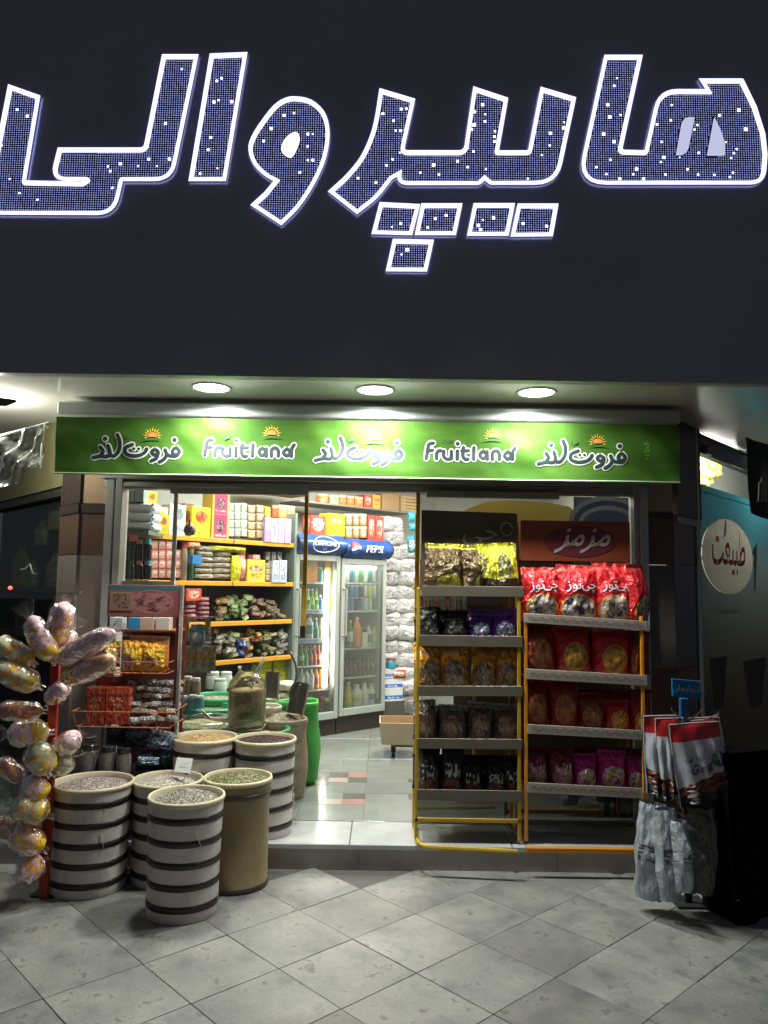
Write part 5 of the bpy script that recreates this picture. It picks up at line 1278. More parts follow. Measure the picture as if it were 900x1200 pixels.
    # light
    if light == 'side':
        mb = MB(); mb.bbox(a1-fw-.085, a1-fw-.035, .06, .10, CF.at(392, 806)[1], CF.at(392, 668)[1], .01, X=X); p('light_tube', mb, EM('tube_white', (.97, 1, .95), 7.5))
    else:
        mb = MB(); mb.bbox(a0+.06, a1-.1, .05, .08, zd-.105, zd-.07, .008, X=X); p('light_tube', mb, EM('tube_white2', (.97, 1, .97), 11.))
    zz = []
    for py in zs_py:
        z_ = CF.at((px0+px1)/2, py)[1]; zz.append(z_)
        mb = MB(); mb.bbox(a0+.035, a1-.035, .10, .50, z_-.018, z_, .003, X=X); p('cooler_rack', mb, shelf_w)
    zz.append(zp+.05)
    return e, a0, a1, zz
PR_L = 'drinks inside the left cooler'; PR_R = 'drinks inside the right cooler'
eL, aL0, aL1, zL = cooler(345.5, 399, 'left drinks cooler with a blue header and an oval emblem', 'side', 'DANONE', [682, 716, 750.5, 781, 810], (626, 650, 845))
eR, aR0, aR1, zR = cooler(400, 453.5, 'right drinks cooler with a blue header, red white and blue globe', 'top', 'PEPSI', [683, 716, 760, 794], (632, 655, 836))
mb = MB()
for z_ in (zL[1], zL[2]):
    mb.bbox(aL0+.05, aL1-.14, .085, .098, z_-.03, z_+.012, .002, X=lambda v: CF.w(v.x, v.z, -v.y))
o = mb.build('price_rail', PRINT('price_rail', (.35, .45, .6), emblem=None, text=(.1, .15, .3), textv=(.2, .8), tscale=(60, 6), crinkle=0)); under(eL, o); o['kind'] = 'stuff'
def liquid(nm, c, rough=.12): return M('liq_'+nm, c, rough, var=.1, spec=.6)
LQ = {'green': (.03, .28, .05), 'lime': (.4, .55, .08), 'blue': (.03, .2, .4), 'red': (.5, .05, .04), 'yellow': (.8, .6, .02), 'clear': (.45, .5, .48), 'teal': (.02, .2, .17), 'cream': (.7, .68, .35), 'orange': (.75, .25, .03), 'brown': (.07, .03, .015), 'white': (.7, .72, .66), 'pink': (.5, .1, .12), 'cola': (.05, .02, .015)}
def drink(kind, colr, px, py0, z0, wpx, label, group, cool, lab=None, cap='white', depth=.12, n=3):
    pl = CF.back(depth); m_ = [liquid(colr, LQ[colr]), liquid(lab, LQ[lab]) if lab else liquid(colr, LQ[colr]), liquid(cap, LQ[cap])]
    a, _ = pl.at(px, py0); zt_ = pl.at(px, py0)[1]; w_ = wpx*.0118
    o = ob('bottle' if kind not in ('can', 'box') else kind, pmesh(kind, m_), None, pl.w(a, z0), rz=CF.a+px, scale=(w_, w_, zt_-z0))
    if kind == 'box': o.rotation_euler = (0, 0, CF.a); o.name = 'carton'
    return tag(o, label, {'can': 'can', 'box': 'carton'}.get(kind, 'bottle'), group)
row_names = ['top', 'second', 'third', 'fourth', 'fifth', 'lowest']
def drow(items, z0, which, cool, group, depth=.13, extra=''):
    n = len(items)
    for i, (kind, colr, px, py0, w_, lab, cap) in enumerate(items):
        pos = ('leftmost', 'rightmost')[i > 0] if i in (0, n-1) and n > 1 else ('only' if n == 1 else ORD[i]+' from left')
        drink(kind, colr, px, py0, z0, w_, '%s %s %s on the %s shelf%s of the %s cooler' % (pos, colr, 'can' if kind == 'can' else 'carton' if kind == 'box' else 'bottle', which, extra, cool), group, cool, lab, cap, depth)
drow([('box', 'orange', 358, 657, 7, None, 'white'), ('box', 'orange', 365.5, 657, 7, 'cream', 'white'), ('can', 'teal', 374, 665, 7, None, 'white'), ('jar', 'orange', 384.5, 658, 7, 'yellow', 'orange')], zL[0], 'top', 'left', PR_L)
drow([('soda', 'lime', 361, 690, 5.6, 'green', 'white'), ('soda', 'green', 365.7, 690, 5.6, 'lime', 'white'), ('soda', 'lime', 370.2, 690, 5.6, 'green', 'green'), ('pet', 'blue', 375, 697, 5.6, None, 'white'), ('pet', 'red', 380.2, 697, 5.4, None, 'white'), ('pet', 'yellow', 385.3, 697, 5.4, None, 'orange')], zL[1], 'second', 'left', PR_L)
drow([('pet', 'clear', 362.5, 721, 7.5, 'teal', 'red'), ('soda', 'teal', 370, 724, 6, None, 'white'), ('soda', 'cream', 376.5, 724, 6, None, 'white'), ('soda', 'cream', 382.5, 724, 6, 'lime', 'yellow')], zL[2], 'third', 'left', PR_L)
drow([('soda', c, 353.5+5.0*i, 756+(i % 2), 5.2, l, k) for i, (c, l, k) in enumerate([('green', 'white', 'white'), ('green', None, 'red'), ('cola', 'red', 'red'), ('red', None, 'white'), ('red', 'cream', 'orange'), ('yellow', 'lime', 'yellow'), ('lime', 'green', 'green')])], zL[3], 'fourth', 'left', PR_L)
drow([('pet', c, 353+5.7*i, 784, 6, l, k) for i, (c, l, k) in enumerate([('clear', 'white', 'white'), ('clear', None, 'blue'), ('clear', 'white', 'white'), ('orange', 'red', 'orange'), ('orange', None, 'orange'), ('orange', 'cola', 'white'), ('yellow', 'cola', 'yellow')])], zL[4], 'fifth', 'left', PR_L)
drow([('jar', c, 355+7*i, 818-(i % 2)*3, 7.2, l, k) for i, (c, l, k) in enumerate([('red', None, 'white'), ('green', None, 'green'), ('cream', 'red', 'red'), ('cola', None, 'red'), ('green', 'cola', 'white')])], zL[5], 'lowest', 'left', PR_L)
for c in range(7): drow([('can', ('white', 'clear', 'green', 'lime', 'clear', 'teal', 'green')[c], 406.5+5.3*c, 666, 5.2, ('white', 'clear', 'lime', 'clear')[c % 4], 'white')], zR[0], 'top', 'right', PR_R) if False else None
drow([('can', ('white', 'clear', 'clear', 'lime', 'green', 'clear', 'teal')[c], 406.5+5.3*c, 665.5, 5.2, ('white', 'teal', 'clear', 'green')[c % 4], 'white') for c in range(7)], zR[0], 'top', 'right', PR_R)
zmid = CF.back(.13).at(425, 699.5)[1]
drow([('can', ('blue', 'blue', 'blue', 'blue', 'teal', 'green', 'clear')[c], 406.5+5.3*c, 700, 5.2, ('blue', 'blue', 'cola', 'blue', 'clear', 'clear', 'green')[c], 'white') for c in range(7)], zR[1], 'second', 'right', PR_R, extra=' (lower row)')
for c in range(7):
    o = drink('can', ('blue', 'blue', 'blue', 'blue', 'teal', 'green', 'clear')[c], 406.5+5.3*c, 686, CF.back(.13).at(406.5+5.3*c, 700)[1]+.001, 5.2, '%s can in the upper row on the second shelf of the right cooler' % (('leftmost', 'rightmost')[c > 0] if c in (0, 6) else ORD[c]+' from left'), PR_R, 'right', ('cola', 'blue', 'blue', 'cola', 'clear', 'lime', 'clear')[c])
drow([('pet', 'green', 410.5, 727, 6, 'white', 'white'), ('pet', 'orange', 418, 723, 8.5, 'orange', 'white'), ('box', 'white', 425.5, 741, 6, None, 'white'), ('pet', 'clear', 432, 733, 6, 'teal', 'white'), ('pet', 'lime', 438.5, 734, 6, 'cream', 'white')], zR[2], 'third', 'right', PR_R)
drow([('beer', 'brown', 406+5.1*c, 771.5, 5, 'cream', 'brown') for c in range(8)], zR[3], 'fourth', 'right', PR_R)
drow([('pet', 'lime', 408, 799, 7.2, 'yellow', 'white'), ('jug', 'white', 418, 802, 10, 'cream', 'white'), ('jug', 'white', 427, 800, 8, 'white', 'white'), ('jug', 'white', 435, 801, 8, 'blue', 'white')], zR[4], 'lowest', 'right', PR_R)
drow([('jug', 'cream', 420+8*c, 812, 8, None, 'white') for c in range(2)], zR[4], 'lowest', 'right', PR_R, depth=.3, extra=' rear')

for (zs_, shelf, cool, px0_, cols_, top, kd) in [(zL[1], 'second', 'left', 361, ('green', 'lime', 'teal', 'red', 'orange'), 694, 'soda'), (zL[2], 'third', 'left', 360, ('clear', 'green', 'cream', 'lime', 'teal'), 728, 'pet'), (zL[3], 'fourth', 'left', 356, ('red', 'green', 'cola', 'orange', 'lime', 'red'), 760, 'soda'),
        (zL[4], 'fifth', 'left', 356, ('orange', 'clear', 'red', 'orange', 'clear', 'yellow'), 789, 'pet'), (zR[2], 'third', 'right', 409, ('clear', 'green', 'clear', 'orange', 'teal'), 735, 'pet'), (zR[0], 'top', 'right', 409, ('teal', 'clear', 'green', 'white', 'clear', 'blue'), 668, 'can'), (zR[3], 'fourth', 'right', 409, ('brown',)*7, 775, 'beer')]:
    drow([(kd, c_, px0_+5.3*i, top, 5.2, None, 'white') for i, c_ in enumerate(cols_)], zs_, shelf, cool, PR_L if cool == 'left' else PR_R, depth=.28, extra=' (rear row)')
# goods on top of the coolers
TOPZ = CF.at(372, 626)[1]; TC = CF.back(.06); GT = 'goods standing on top of the coolers'
def TZ(px): return max(CF.at(372, 626)[1], 0) if px < 400 else CF.at(427, 632)[1]
smile = M('box_yellow', (.85, .62, .02), .4, var=.03)
o = put('box', mRed, TC, 364, 604, 381, 626, .14, 'toy_box', 'red box with white lettering on the left cooler', 'box', GT, z0=TZ(370))
mb = MB(); put_text(mb, 'TOY', .45, lambda a, b: Vector((a, -.515, b+.35))); ob('lettering', mb.mesh('lettering', M('canopy_white', (.8, .8, .8))), o)
o = put('box', smile, TC, 384, 602, 404, 627, .14, 'smiley_box', 'yellow box with a smiling face on the left cooler', 'box', GT, out=.02, z0=TZ(380))
bk = M('print_black', (.02, .02, .02), .5); wt = M('print_white', (.8, .8, .78), .5)
mb = MB()
for s in (-.16, .16):
    mb.add([(s+.11*math.cos(t*.524), -.512, .68+.1*math.sin(t*.524)) for t in range(12)], [tuple(range(12))])
ob('face_eyes', mb.mesh('face_eyes', wt), o, kind='stuff')
mb = MB()
for s in (-.14, .14): mb.add([(s+.05*math.cos(t*.524), -.518, .67+.055*math.sin(t*.524)) for t in range(12)], [tuple(range(12))])
mb.tube([(.3*math.cos(t), -.512, .45+.22*math.sin(t)) for t in [math.pi*(1.05+.9*k/8) for k in range(9)]], .02, 5)
ob('face_mouth', mb.mesh('face_mouth', M('print_redbrown', (.3, .06, .01), .5)), o, kind='stuff')
row('box', [[mBr]], [(405+c*8.4, 602+r_*14.5, 412.8+c*8.4, 616+r_*14.5) for r_ in range(2) for c in range(3)], .12, 'snack_pack', 'x', 'pack', TC, GT)
for k, o in enumerate([o for o in COL.objects if o.get('label', '').endswith(' x') or o.get('label') == 'x' or ' x' == o.get('label', '')[-2:]]):
    o['label'] = '%s brown and cream pack, %s row, on top of the coolers' % (('left', 'middle', 'right')[k % 3], ('upper', 'lower')[k // 3])
row('box', [[mRed]], [(431, 604, 439.5, 633.5), (440, 605, 449.5, 634.5)], .14, 'red_carton', 'tall red carton on the right end of the coolers', 'carton', TC, GT)
# high shelf above the coolers
HS = CF.back(.3); a0, z1 = HS.at(352, 585); a1, z2 = HS.at(484, 601); zh = (z1+z2)/2
hsf = empty('wall_shelf', HS.w(a0, zh), 'high wall shelf above the drinks coolers', 'shelf', rz=HS.a)
mb = MB(); mb.bbox(a0, a1, 0, .35, zh-.02, zh, .002, X=lambda v: HS.w(v.x, v.z, -v.y)); o = mb.build('shelf_board', M('shelf_grey', (.22, .23, .2), .4)); under(hsf, o)
mb = MB(); mb.bbox(HS.at(362, 580)[0]-.62, HS.at(362, 580)[0]-.0, 0, .3, zh+.05, zh+.12, .002, X=lambda v: HS.w(v.x, v.z, -v.y)); o = mb.build('shelf_rail', orange_e); under(hsf, o)
GH = 'goods on the high wall shelf'
for i, (x0, x1, y0, m_, kd, lb) in enumerate([(376, 388, 579, mOr, 'jar', 'orange jar at the left end'), (389, 396.5, 580, mYw, 'box', 'cream carton beside the orange jar'), (397.5, 405.5, 580, mOr, 'box', 'first of three orange cream cartons in the middle'), (406.5, 415, 581, mOr, 'box', 'second of three orange cream cartons in the middle'), (416, 425.5, 582, mOr, 'box', 'third of three orange cream cartons in the middle'), (427, 436, 580, mRed, 'box', 'red carton with a dark face'), (437, 446, 580, mDia, 'box', 'dark and amber carton left of the cardboard box'), (448, 468, 577, M('cardboard', (.38, .24, .12), .75, var=.1), 'box', 'plain brown cardboard box')]):
    put(kd, [m_]*3, HS, x0, y0, x1, 590, .14, 'shelf_goods', lb+' on the high wall shelf', 'carton' if kd == 'box' else 'jar', GH, out=-.02, z0=zh+.001)
cr = empty('wooden_crate', HS.w(HS.at(480, 590)[0], zh+.001, -.1), 'slatted wooden crate at the right end of the high wall shelf', 'crate', rz=HS.a)
for k in range(5):
    mb = MB(); mb.bbox(-.13, .12, -.1, -.09, .002+k*.036, .032+k*.036, .002); ob('crate_slat', mb.mesh('crate_slat', M('crate_wood2', (.5, .34, .16), .7, scale=12)), cr)
for s in (-.125, .115):
    mb = MB(); mb.bbox(s, s+.012, -.089, .08, 0, .18, .002); ob('crate_post', mb.mesh('crate_post', M('crate_wood2', (.5, .34, .16), .7, scale=12)), cr)

# ================================================================== WHITE SACKS
ricep = PRINT('rice_sack', (.66, .65, .64), emblem=(.66, .65, .64), blot=((.64, .63, .62), (.7, .69, .68)), ell=(.5, .5, .3, .3), text=(.34, .34, .38), textv=(.3, .72), tscale=(22, 9), crinkle=.5, rnd=.1, rough=.5)
SK = Plane(.05, 8.35, .65, 8.62)
r = random.Random(11); k = 0
rows_ = []
y = 832.; 
while y > 612:
    h_ = 17.5
    x0 = 450 if y > 700 else 450+(700-y)*.0
    xs_ = [450+r.uniform(-4, 2)]
    lim = 492 if y > 650 else 492-(650-y)*.45
    while xs_[-1] < lim-12: xs_.append(xs_[-1]+r.uniform(20, 25))
    rr_ = list(zip(xs_[:-1], xs_[1:])); nrow = int(round((832-y)/(h_-1.5)))
    for kk, (a, b_) in enumerate(rr_): rows_.append((a-2, y-h_-2.5, b_+2, y, nth(kk, len(rr_)) if len(rr_) > 1 else 'single', nrow))
    y -= h_-1.5
for i, (x0, y0, x1, y1, sd_, nr_) in enumerate(rows_):
    wd = ('near the floor', 'at knee height', 'at waist height', 'at chest height', 'level with the cooler header')[min(4, int((832-y1)/46))]
    put('sack', ricep, SK, x0, y0, x1, y1, .26, 'rice_sack', '%s white printed sack in the %s row up of the stack beside the coolers' % (sd_, ORD[min(13, nr_)]), 'sack', 'white sacks stacked beside the coolers', out=r.uniform(-.03, .05), seed=i % 4, rz=r.uniform(-.25, .25), roll=r.uniform(-.16, .16))
GB = 'cartons at the foot of the white sacks'
wb = PRINT('pk_white_blue', (.62, .64, .64), band=(.03, .12, .5), bandv=(.18, .5), text=(.7, .72, .75), textv=(.25, .4), tscale=(16, 8), crinkle=0)
CB = Plane(.0, 8.0, .6, 8.25)
for i, (x0, y0, x1, y1) in enumerate([(449, 808, 472, 822), (449, 795.5, 472, 808), (450, 784, 464, 795)]):
    put('box', wb, CB, x0, y0, x1, y1, .2, 'carton', ['bottom', 'middle', 'top'][i]+' white and blue carton at the foot of the white sacks', 'carton', GB)
put('bag', mRed, CB, 459, 786, 478, 796, .1, 'snack_bag', 'red and yellow bag lying on the white and blue cartons', 'bag', out=.02)
put('jar', [jb_, jb_, jr], CB, 455, 772, 466, 784, .1, 'blue_bowl', 'small blue and red bowl on the white and blue cartons', 'bowl', out=.01)
mb = MB(); a0_, z_ = CB.at(449, 822); mb.box(a0_, CB.at(474, 822)[0], 0, .3, FZ, z_-.001, X=lambda v: CB.w(v.x, v.z, -v.y)); tag(mb.build('low_platform', M('platform_dark', (.08, .07, .06), .7)), 'low dark platform under the white and blue cartons', 'platform')
for i, (x0, y0, x1, y1, m_) in enumerate([(479, 600, 488, 611, jb_), (480, 613, 489, 622, jb_), (478, 628, 488, 648, foil('foil_teal', (.05, .2, .2), (.05, .3, .5), (.6, .6, .6)))]):
    put('bag', m_, Plane(.3, 8.1, .9, 8.3), x0, y0, x1, y1, .05, 'hanging_pack', ['top', 'middle', 'bottom'][i]+' blue pack hanging beside the white sacks', 'pack', 'blue packs hanging by the sacks')
# cardboard tray on a trolley
b0 = PZ(470, 884, FZ)
tr = empty('trolley', (b0.x, b0.y, FZ), 'small low brown trolley carrying a cardboard tray in the aisle', 'trolley')
brw = M('trolley_wood', (.13, .09, .06), .7); tw = 20*b0.y/F_PX
mb = MB(); mb.bbox(-tw*.6, tw*1.1, -.12, .14, .085, .11, .004); ob('trolley_deck', mb.mesh('trolley_deck', brw), tr)
for sx in (-.45, .9):
    for sy in (-.09, .11):
        mb = MB(); mb.tube([(tw*sx-.012, sy, .038), (tw*sx+.012, sy, .038)], .037, 12); mb.bbox(tw*sx-.02, tw*sx+.02, sy-.01, sy+.01, .04, .084, .002); ob('caster', mb.mesh('caster', M('caster_dark', (.06, .05, .045), .5)), tr)
cardb = M('cardboard', (.38, .24, .12), .75, var=.1); cardl = M('cardboard_pale', (.46, .38, .28), .75, var=.12)
tb = empty('cardboard_box', (b0.x, b0.y, FZ+.112), 'open pale cardboard tray sitting on the low trolley', 'box')
h_ = PY(470, 843, b0.y).z-FZ-.112
for (x0, x1, y0, y1, m_) in [(-tw*1.1, tw*1.3, -.17, -.162, cardl), (-tw*1.1, tw*1.3, .162, .17, cardb), (-tw*1.1-.004, -tw*1.1+.004, -.16, .16, cardl), (tw*1.3-.004, tw*1.3+.004, -.16, .16, cardb)]:
    mb = MB(); mb.bbox(x0, x1, y0, y1, 0, h_, .001, X=lambda v: Vector((v.x*(1+.12*v.z/h_), v.y*(1+.15*v.z/h_), v.z))); ob('tray_side', mb.mesh('tray_side', m_), tb)
mb = MB(); mb.box(-tw*1.08, tw*1.28, -.16, .16, .001, .006); ob('tray_bottom', mb.mesh('tray_bottom', cardb), tb)
# ================================================================== SNACK RACKS
rk_y = M('rack_yellow', (.52, .33, .03), .38, metal=.2, var=.25, scale=14); rk_o = M('rack_orange', (.62, .24, .02), .4, var=.2)
strip_m = M('label_strip', (.12, .105, .08), .35, var=.15, scale=9); strip_maz = M('label_strip_cream', (.36, .32, .27), .4, var=.1)
tray_m = M('tray_grey', (.25, .23, .18), .5)
RF = FR(4.45)
def rack(label, px0, px1, pytop, strips, board, lean_dx, frame_m_, ub_):
    a0, a1 = RF.at(px0, 800)[0], RF.at(px1, 800)[0]
    e = empty('snack_rack', RF.w((a0+a1)/2, FZ), label, 'rack')
    def p(name, mb, mt, sm=False): o = mb.build(name, mt, None, sm); under(e, o); return o
    zt_ = RF.at((px0+px1)/2, pytop)[1]; D = .30
    for a in (a0+.012, a1-.012):
        mb = MB(); mb.bbox(a-.011, a+.011, D-.02, D, FZ, zt_, .003, X=lambda v: RF.w(v.x, v.z, -v.y)); p('upright', mb, frame_m_)
        mb = MB(); mb.bbox(a-.010, a+.010, 0, .02, FZ+.02, RF.at(px0, strips[0][1])[1]-.01, .003, X=lambda v: RF.w(v.x, v.z, -v.y)); p('upright', mb, frame_m_)
    zs_ = []
    for i, (xa, ya, xb, yb, h) in enumerate(strips):
        aa, za = RF.at(xa, ya); ab, zb_ = RF.at(xb, yb); aa2, zc_ = RF.at(xa, ya+h)
        hh = za-zc_
        def X(v): 
            t = (v.x-aa)/(ab-aa); return RF.w(v.x, za+(zb_-za)*t+v.z, -v.y)
        mb = MB(); mb.bbox(aa, ab, -.006, .0, -hh, 0, .0015, X=X); p('label_strip', mb, strip_maz if ub_ else strip_m)
        mb = MB(); mb.box(aa+.004, ab-.004, .001, D-.03, -hh+.004, -hh+.012, X=X); p('shelf_tray', mb, tray_m)
        if ub_:
            mb = MB(); N = 11; wv = (ab-aa-.04)/N
            for k in range(N):
                c = aa+.02+wv*(k+.5); put_text(mb, 'Maz', .036, lambda a, b, c=c: X(Vector((c+a, -.0085, -hh*.72+b))), .25)
            p('strip_lettering', mb, M('strip_ink', (.12, .06, .05), .5)).__setitem__('kind', 'stuff')
        zs_.append((RF, za-hh+.012, zb_-hh+.012))
    return e, p, a0, a1, zs_
eA, pA, A0, A1, ZA = rack('narrow yellow snack rack by the doorway with five shelves', 487, 611, 598,
    [(494, 686.5, 613, 687.5, 12), (492, 744, 612, 745.5, 13), (490, 803.5, 612, 804, 12), (489, 865, 612, 866, 12), (489, 924.5, 611, 926.5, 13)], None, 0, rk_y, False)
eB, pB, B0, B1, ZB = rack('wide snack rack beside the narrow one with four Maz label strips', 614, 756, 608,
    [(614, 718.5, 758, 728, 11), (616, 783.5, 758, 791.5, 12), (618, 848.5, 757, 856, 11), (618, 916.5, 752, 923.5, 12)], None, 0, rk_o, True)
# feet: bent yellow loop and orange bar
def loop(p, pts, r, mt):
    mb = MB(); q = [PZ(x, y, FZ+.02) for x, y in pts]; mb.tube(catmull(q, 4), r, 8); p('foot_bar', mb, mt, True)
loop(pA, [(487, 966), (487.5, 976), (490, 986), (497, 991.5), (515, 993.5), (560, 995.5), (606, 998)], .013, rk_y)
mb = MB(); mb.bbox(A0, A1, .0, .02, RF.at(540, 964)[1], RF.at(540, 959)[1], .002, X=lambda v: RF.w(v.x, v.z, -v.y)); pA('cross_bar', mb, rk_y)
q = [PZ(616, 996.5, FZ+.01), PZ(749, 1001.5, FZ+.01)]; mb = MB(); mb.bbox(q[0].x, q[1].x, q[0].y-.012, q[0].y+.02, FZ, FZ+.028, .003); pB('foot_bar', mb, rk_o)
mb = MB(); mb.bbox(B0, B1, .05, .06, FZ+.03, RF.at(680, 925)[1], .002, X=lambda v: RF.w(v.x, v.z, -v.y-.2)); pB('kick_panel', mb, GLASS('dark_panel', (.35, .36, .34), .1))
mb = MB(); mb.bbox(A0+.02, A1-.02, .05, .055, FZ+.03, RF.at(550, 930)[1], .002, X=lambda v: RF.w(v.x, v.z, -v.y-.2)); pA('kick_panel', mb, GLASS('dark_panel', (.35, .36, .34), .1))
# header boards
HBp = FR(4.62)
def board(p, px0, py0, px1, py1, py0b, mt, name='header_board'):
    a0, z1 = HBp.at(px0, py0); a1, z1b = HBp.at(px1, py0b); _, z0_ = HBp.at(px0, py1)
    def X(v): t = (v.x-a0)/(a1-a0); return HBp.w(v.x, v.z+(z1b-z1)*t, -v.y)
    mb = MB(); mb.bbox(a0, a1, 0, .012, z0_, z1, .002, X=X); p(name, mb, mt); return X, a0, a1, z0_, z1
hb = M('header_brown', (.12, .095, .065), .4, var=.25, scale=5)
X, a0, a1, z0_, z1 = board(pA, 494, 597.5, 606, 688, 601.5, hb)
pale = M('header_pale', (.38, .35, .3), .45)
mb = MB(); put_text(mb, '\uFEF2\uFB7C', .17, lambda a, b: X(Vector((a+a0+.36, -.004, z1-.17+b))), .1); pA('header_lettering', mb, pale)
mb = MB(); mb.tube([X(Vector((a0+.52+.035*math.cos(t*.4), -.006, z1-.1+.04*math.sin(t*.4)))) for t in range(16)], .004, 5); pA('header_ring', mb, pale)
hb2 = M('header_orange', (.27, .06, .025), .4, var=.15, scale=5)
X, a0, a1, z0_, z1 = board(pB, 610, 609.5, 738, 657, 611.5, hb2)
mb = MB(); N = 40; cx_, cz_ = a0+.36, (z0_+z1)/2+.0
mb.add([X(Vector((cx_+.22*math.cos(2*math.pi*k/N), -.003, cz_+.095*math.sin(2*math.pi*k/N)))) for k in range(N)], [tuple(range(N))]); pB('header_oval', mb, M('oval_maroon', (.17, .03, .035), .4))
mb = MB(); put_text(mb, '\uFEB0\uFEE3\uFEB0\uFEE3', .17, lambda a, b: X(Vector((a+cx_+.02, -.006, cz_-.028+b*1.1))), .5, .014); pB('header_lettering', mb, M('header_white', (.5, .47, .43), .4))
# ---- bags
bY = PRINT('bag_darkyellow', (.11, .07, .03), band=(.55, .5, .06), bandv=(.9, 1.1), emblem=(.42, .36, .04), blot=((.3, .24, .03), (.55, .5, .08)), ell=(.62, .22, .32, .16), text=(.3, .24, .1), textv=(.55, .75), crinkle=.8, rough=.25, metal=.3, rnd=.05)
bY2 = PRINT('bag_yellow', (.68, .66, .05), band=(.1, .06, .03), bandv=(-.1, .3), emblem=(.3, .25, .2), blot=((.06, .04, .05), (.5, .5, .1)), ell=(.35, .55, .25, .25), text=None, crinkle=.9, rough=.22, metal=.35, rnd=.05)
bK = PRINT('bag_black', (.025, .022, .02), emblem=(.05, .05, .04), blot=((.06, .07, .05), (.03, .03, .03)), text=(.2, .2, .18), crinkle=.9, rough=.2, metal=.3)
bPu = PRINT('bag_purple', (.14, .03, .33), band=(.3, .12, .6), emblem=(.05, .03, .12), blot=((.1, .12, .25), (.4, .4, .6)), text=(.6, .6, .8), textv=(.3, .5), crinkle=.9, rough=.2, metal=.3)
bO = PRINT('bag_orange', (.48, .26, .09), band=(1., .42, .02), bandv=(.55, 1.1), emblem=(.5, .4, .3), blot=((.25, .15, .08), (.55, .45, .35)), ell=(.5, .4, .3, .25), text=(.75, .6, .45), textv=(.74, .86), crinkle=.9, rough=.25, metal=.3)
bS = PRINT('bag_silverbrown', (.17, .13, .10), band=(.4, .4, .4), bandv=(.85, 1.1), emblem=(.3, .15, .06), blot=((.45, .15, .03), (.35, .3, .25)), ell=(.45, .45, .32, .3), text=(.45, .42, .38), textv=(.3, .5), tscale=(14, 9), crinkle=.8, rough=.3, metal=.3)
bKd = PRINT('bag_darkwhite', (.03, .03, .035), emblem=(.2, .1, .06), blot=((.3, .12, .05), (.1, .08, .07)), ell=(.5, .2, .4, .16), text=(.6, .58, .56), textv=(.36, .66), tscale=(11, 8), crinkle=.9, rough=.22, metal=.3)
bR = PRINT('bag_red', (.62, .015, .02), band=(.7, .05, .04), bandv=(.88, 1.1), emblem=(.75, .35, .03), blot=((.03, .04, .10), (.65, .55, .5)), ell=(.5, .24, .42, .24), text=None, crinkle=.75, rough=.2, coat=.5, rnd=.06)
bRc = PRINT('bag_red_round', (.58, .012, .014), band=(.5, .02, .02), bandv=(.88, 1.1), emblem=(.62, .30, .03), blot=((.35, .12, .02), (.75, .42, .06)), ell=(.55, .40, .34, .29), text=None, crinkle=.5, rough=.25, coat=.3, rnd=.08)
bRs = PRINT('bag_darkred_round', (.24, .015, .012), emblem=(.35, .10, .03), blot=((.28, .05, .02), (.42, .16, .05)), ell=(.5, .42, .36, .3), text=None, crinkle=.5, rough=.3)
bMg = PRINT('bag_magenta', (.50, .01, .16), band=(.6, .02, .2), bandv=(.7, 1.1), emblem=(.55, .3, .5), blot=((.3, .03, .15), (.6, .5, .1)), ell=(.5, .35, .4, .28), text=(.75, .65, .7), textv=(.3, .58), tscale=(11, 9), crinkle=.8, rough=.22, coat=.3)
bMr = PRINT('bag_maroon', (.15, .012, .04), emblem=(.4, .15, .15), blot=((.35, .1, .08), (.5, .3, .3)), ell=(.5, .3, .4, .24), text=(.6, .5, .5), textv=(.35, .62), tscale=(11, 9), crinkle=.8, rough=.25)
GA, GBB = 'snack bags on the narrow rack', 'snack bags on the wide rack'
RB = random.Random(21)
def bags(Z, row_, lst, grp, rackname, pl=RF):
    _, za, zb_ = Z[row_]; n = len(lst); rw = ['top', 'second', 'third', 'fourth', 'bottom'][row_] if len(Z) == 5 else ['top', 'second', 'third', 'bottom'][row_]
    out = []
    for i, (x0, y0, x1, y1, m_, desc, *k) in enumerate(lst):
        a = pl.at(x0, y1)[0]; t = min(1, max(0, (x0-487 if len(Z) == 5 else x0-614)/(125 if len(Z) == 5 else 142)))
        o = put('bag', m_, pl, x0, y0, x1, y1, .12, 'snack_bag', "%s %s on the %s rack's %s shelf" % (nth(i, n).replace(' of the two', ''), desc, rackname, rw), 'snack bag', grp, out=-.025, seed=(i*2+row_) % 5, z0=za+(zb_-za)*t+.001, rz=(k[0] if k else 0), lean=(k[1] if len(k) > 1 else -.04-.07*RB.random()), roll=RB.uniform(-.07, .07))
        o.scale[2] *= RB.uniform(.93, 1.06)
        out.append((o, (i*2+row_) % 5))
        # a second bag behind shows between the first ones
    return out
o1 = bags(ZA, 0, [(496, 637, 546, 691, bY, 'dark bag with a yellow flower'), (541, 640, 574, 691, bY, 'dark bag turned sideways', .7), (556, 636, 586, 691, bY2, 'bright lemon yellow bag', -.3), (580, 634, 613, 691, bY2, 'yellow bag with a dark foot', .25)], GA, 'narrow')
bags(ZA, 1, [(489, 713, 520, 748, bK, 'glossy black bag'), (518, 713, 551, 748, bK, 'glossy black bag'), (549, 716, 580, 749, bPu, 'purple bag with dark berries'), (576, 713, 613, 749, bPu, 'violet purple bag')], GA, 'narrow')
bags(ZA, 2, [(487, 757, 521, 807, bO, 'brown bag with an orange top', .2), (516, 755, 553, 808, bO, 'folded orange topped bag'), (551, 757, 583, 808, bO, 'bright orange topped bag'), (580, 755, 613, 808, bO, 'creased orange topped bag')], GA, 'narrow')
bags(ZA, 3, [(488, 824, 515, 868, bS, 'silver and brown bag', .15), (513, 826, 548, 868, bS, 'silver and brown bag'), (547, 826, 580, 868, bS, 'silver and brown bag'), (579, 828, 612, 868, bS, 'silver and brown bag')], GA, 'narrow')
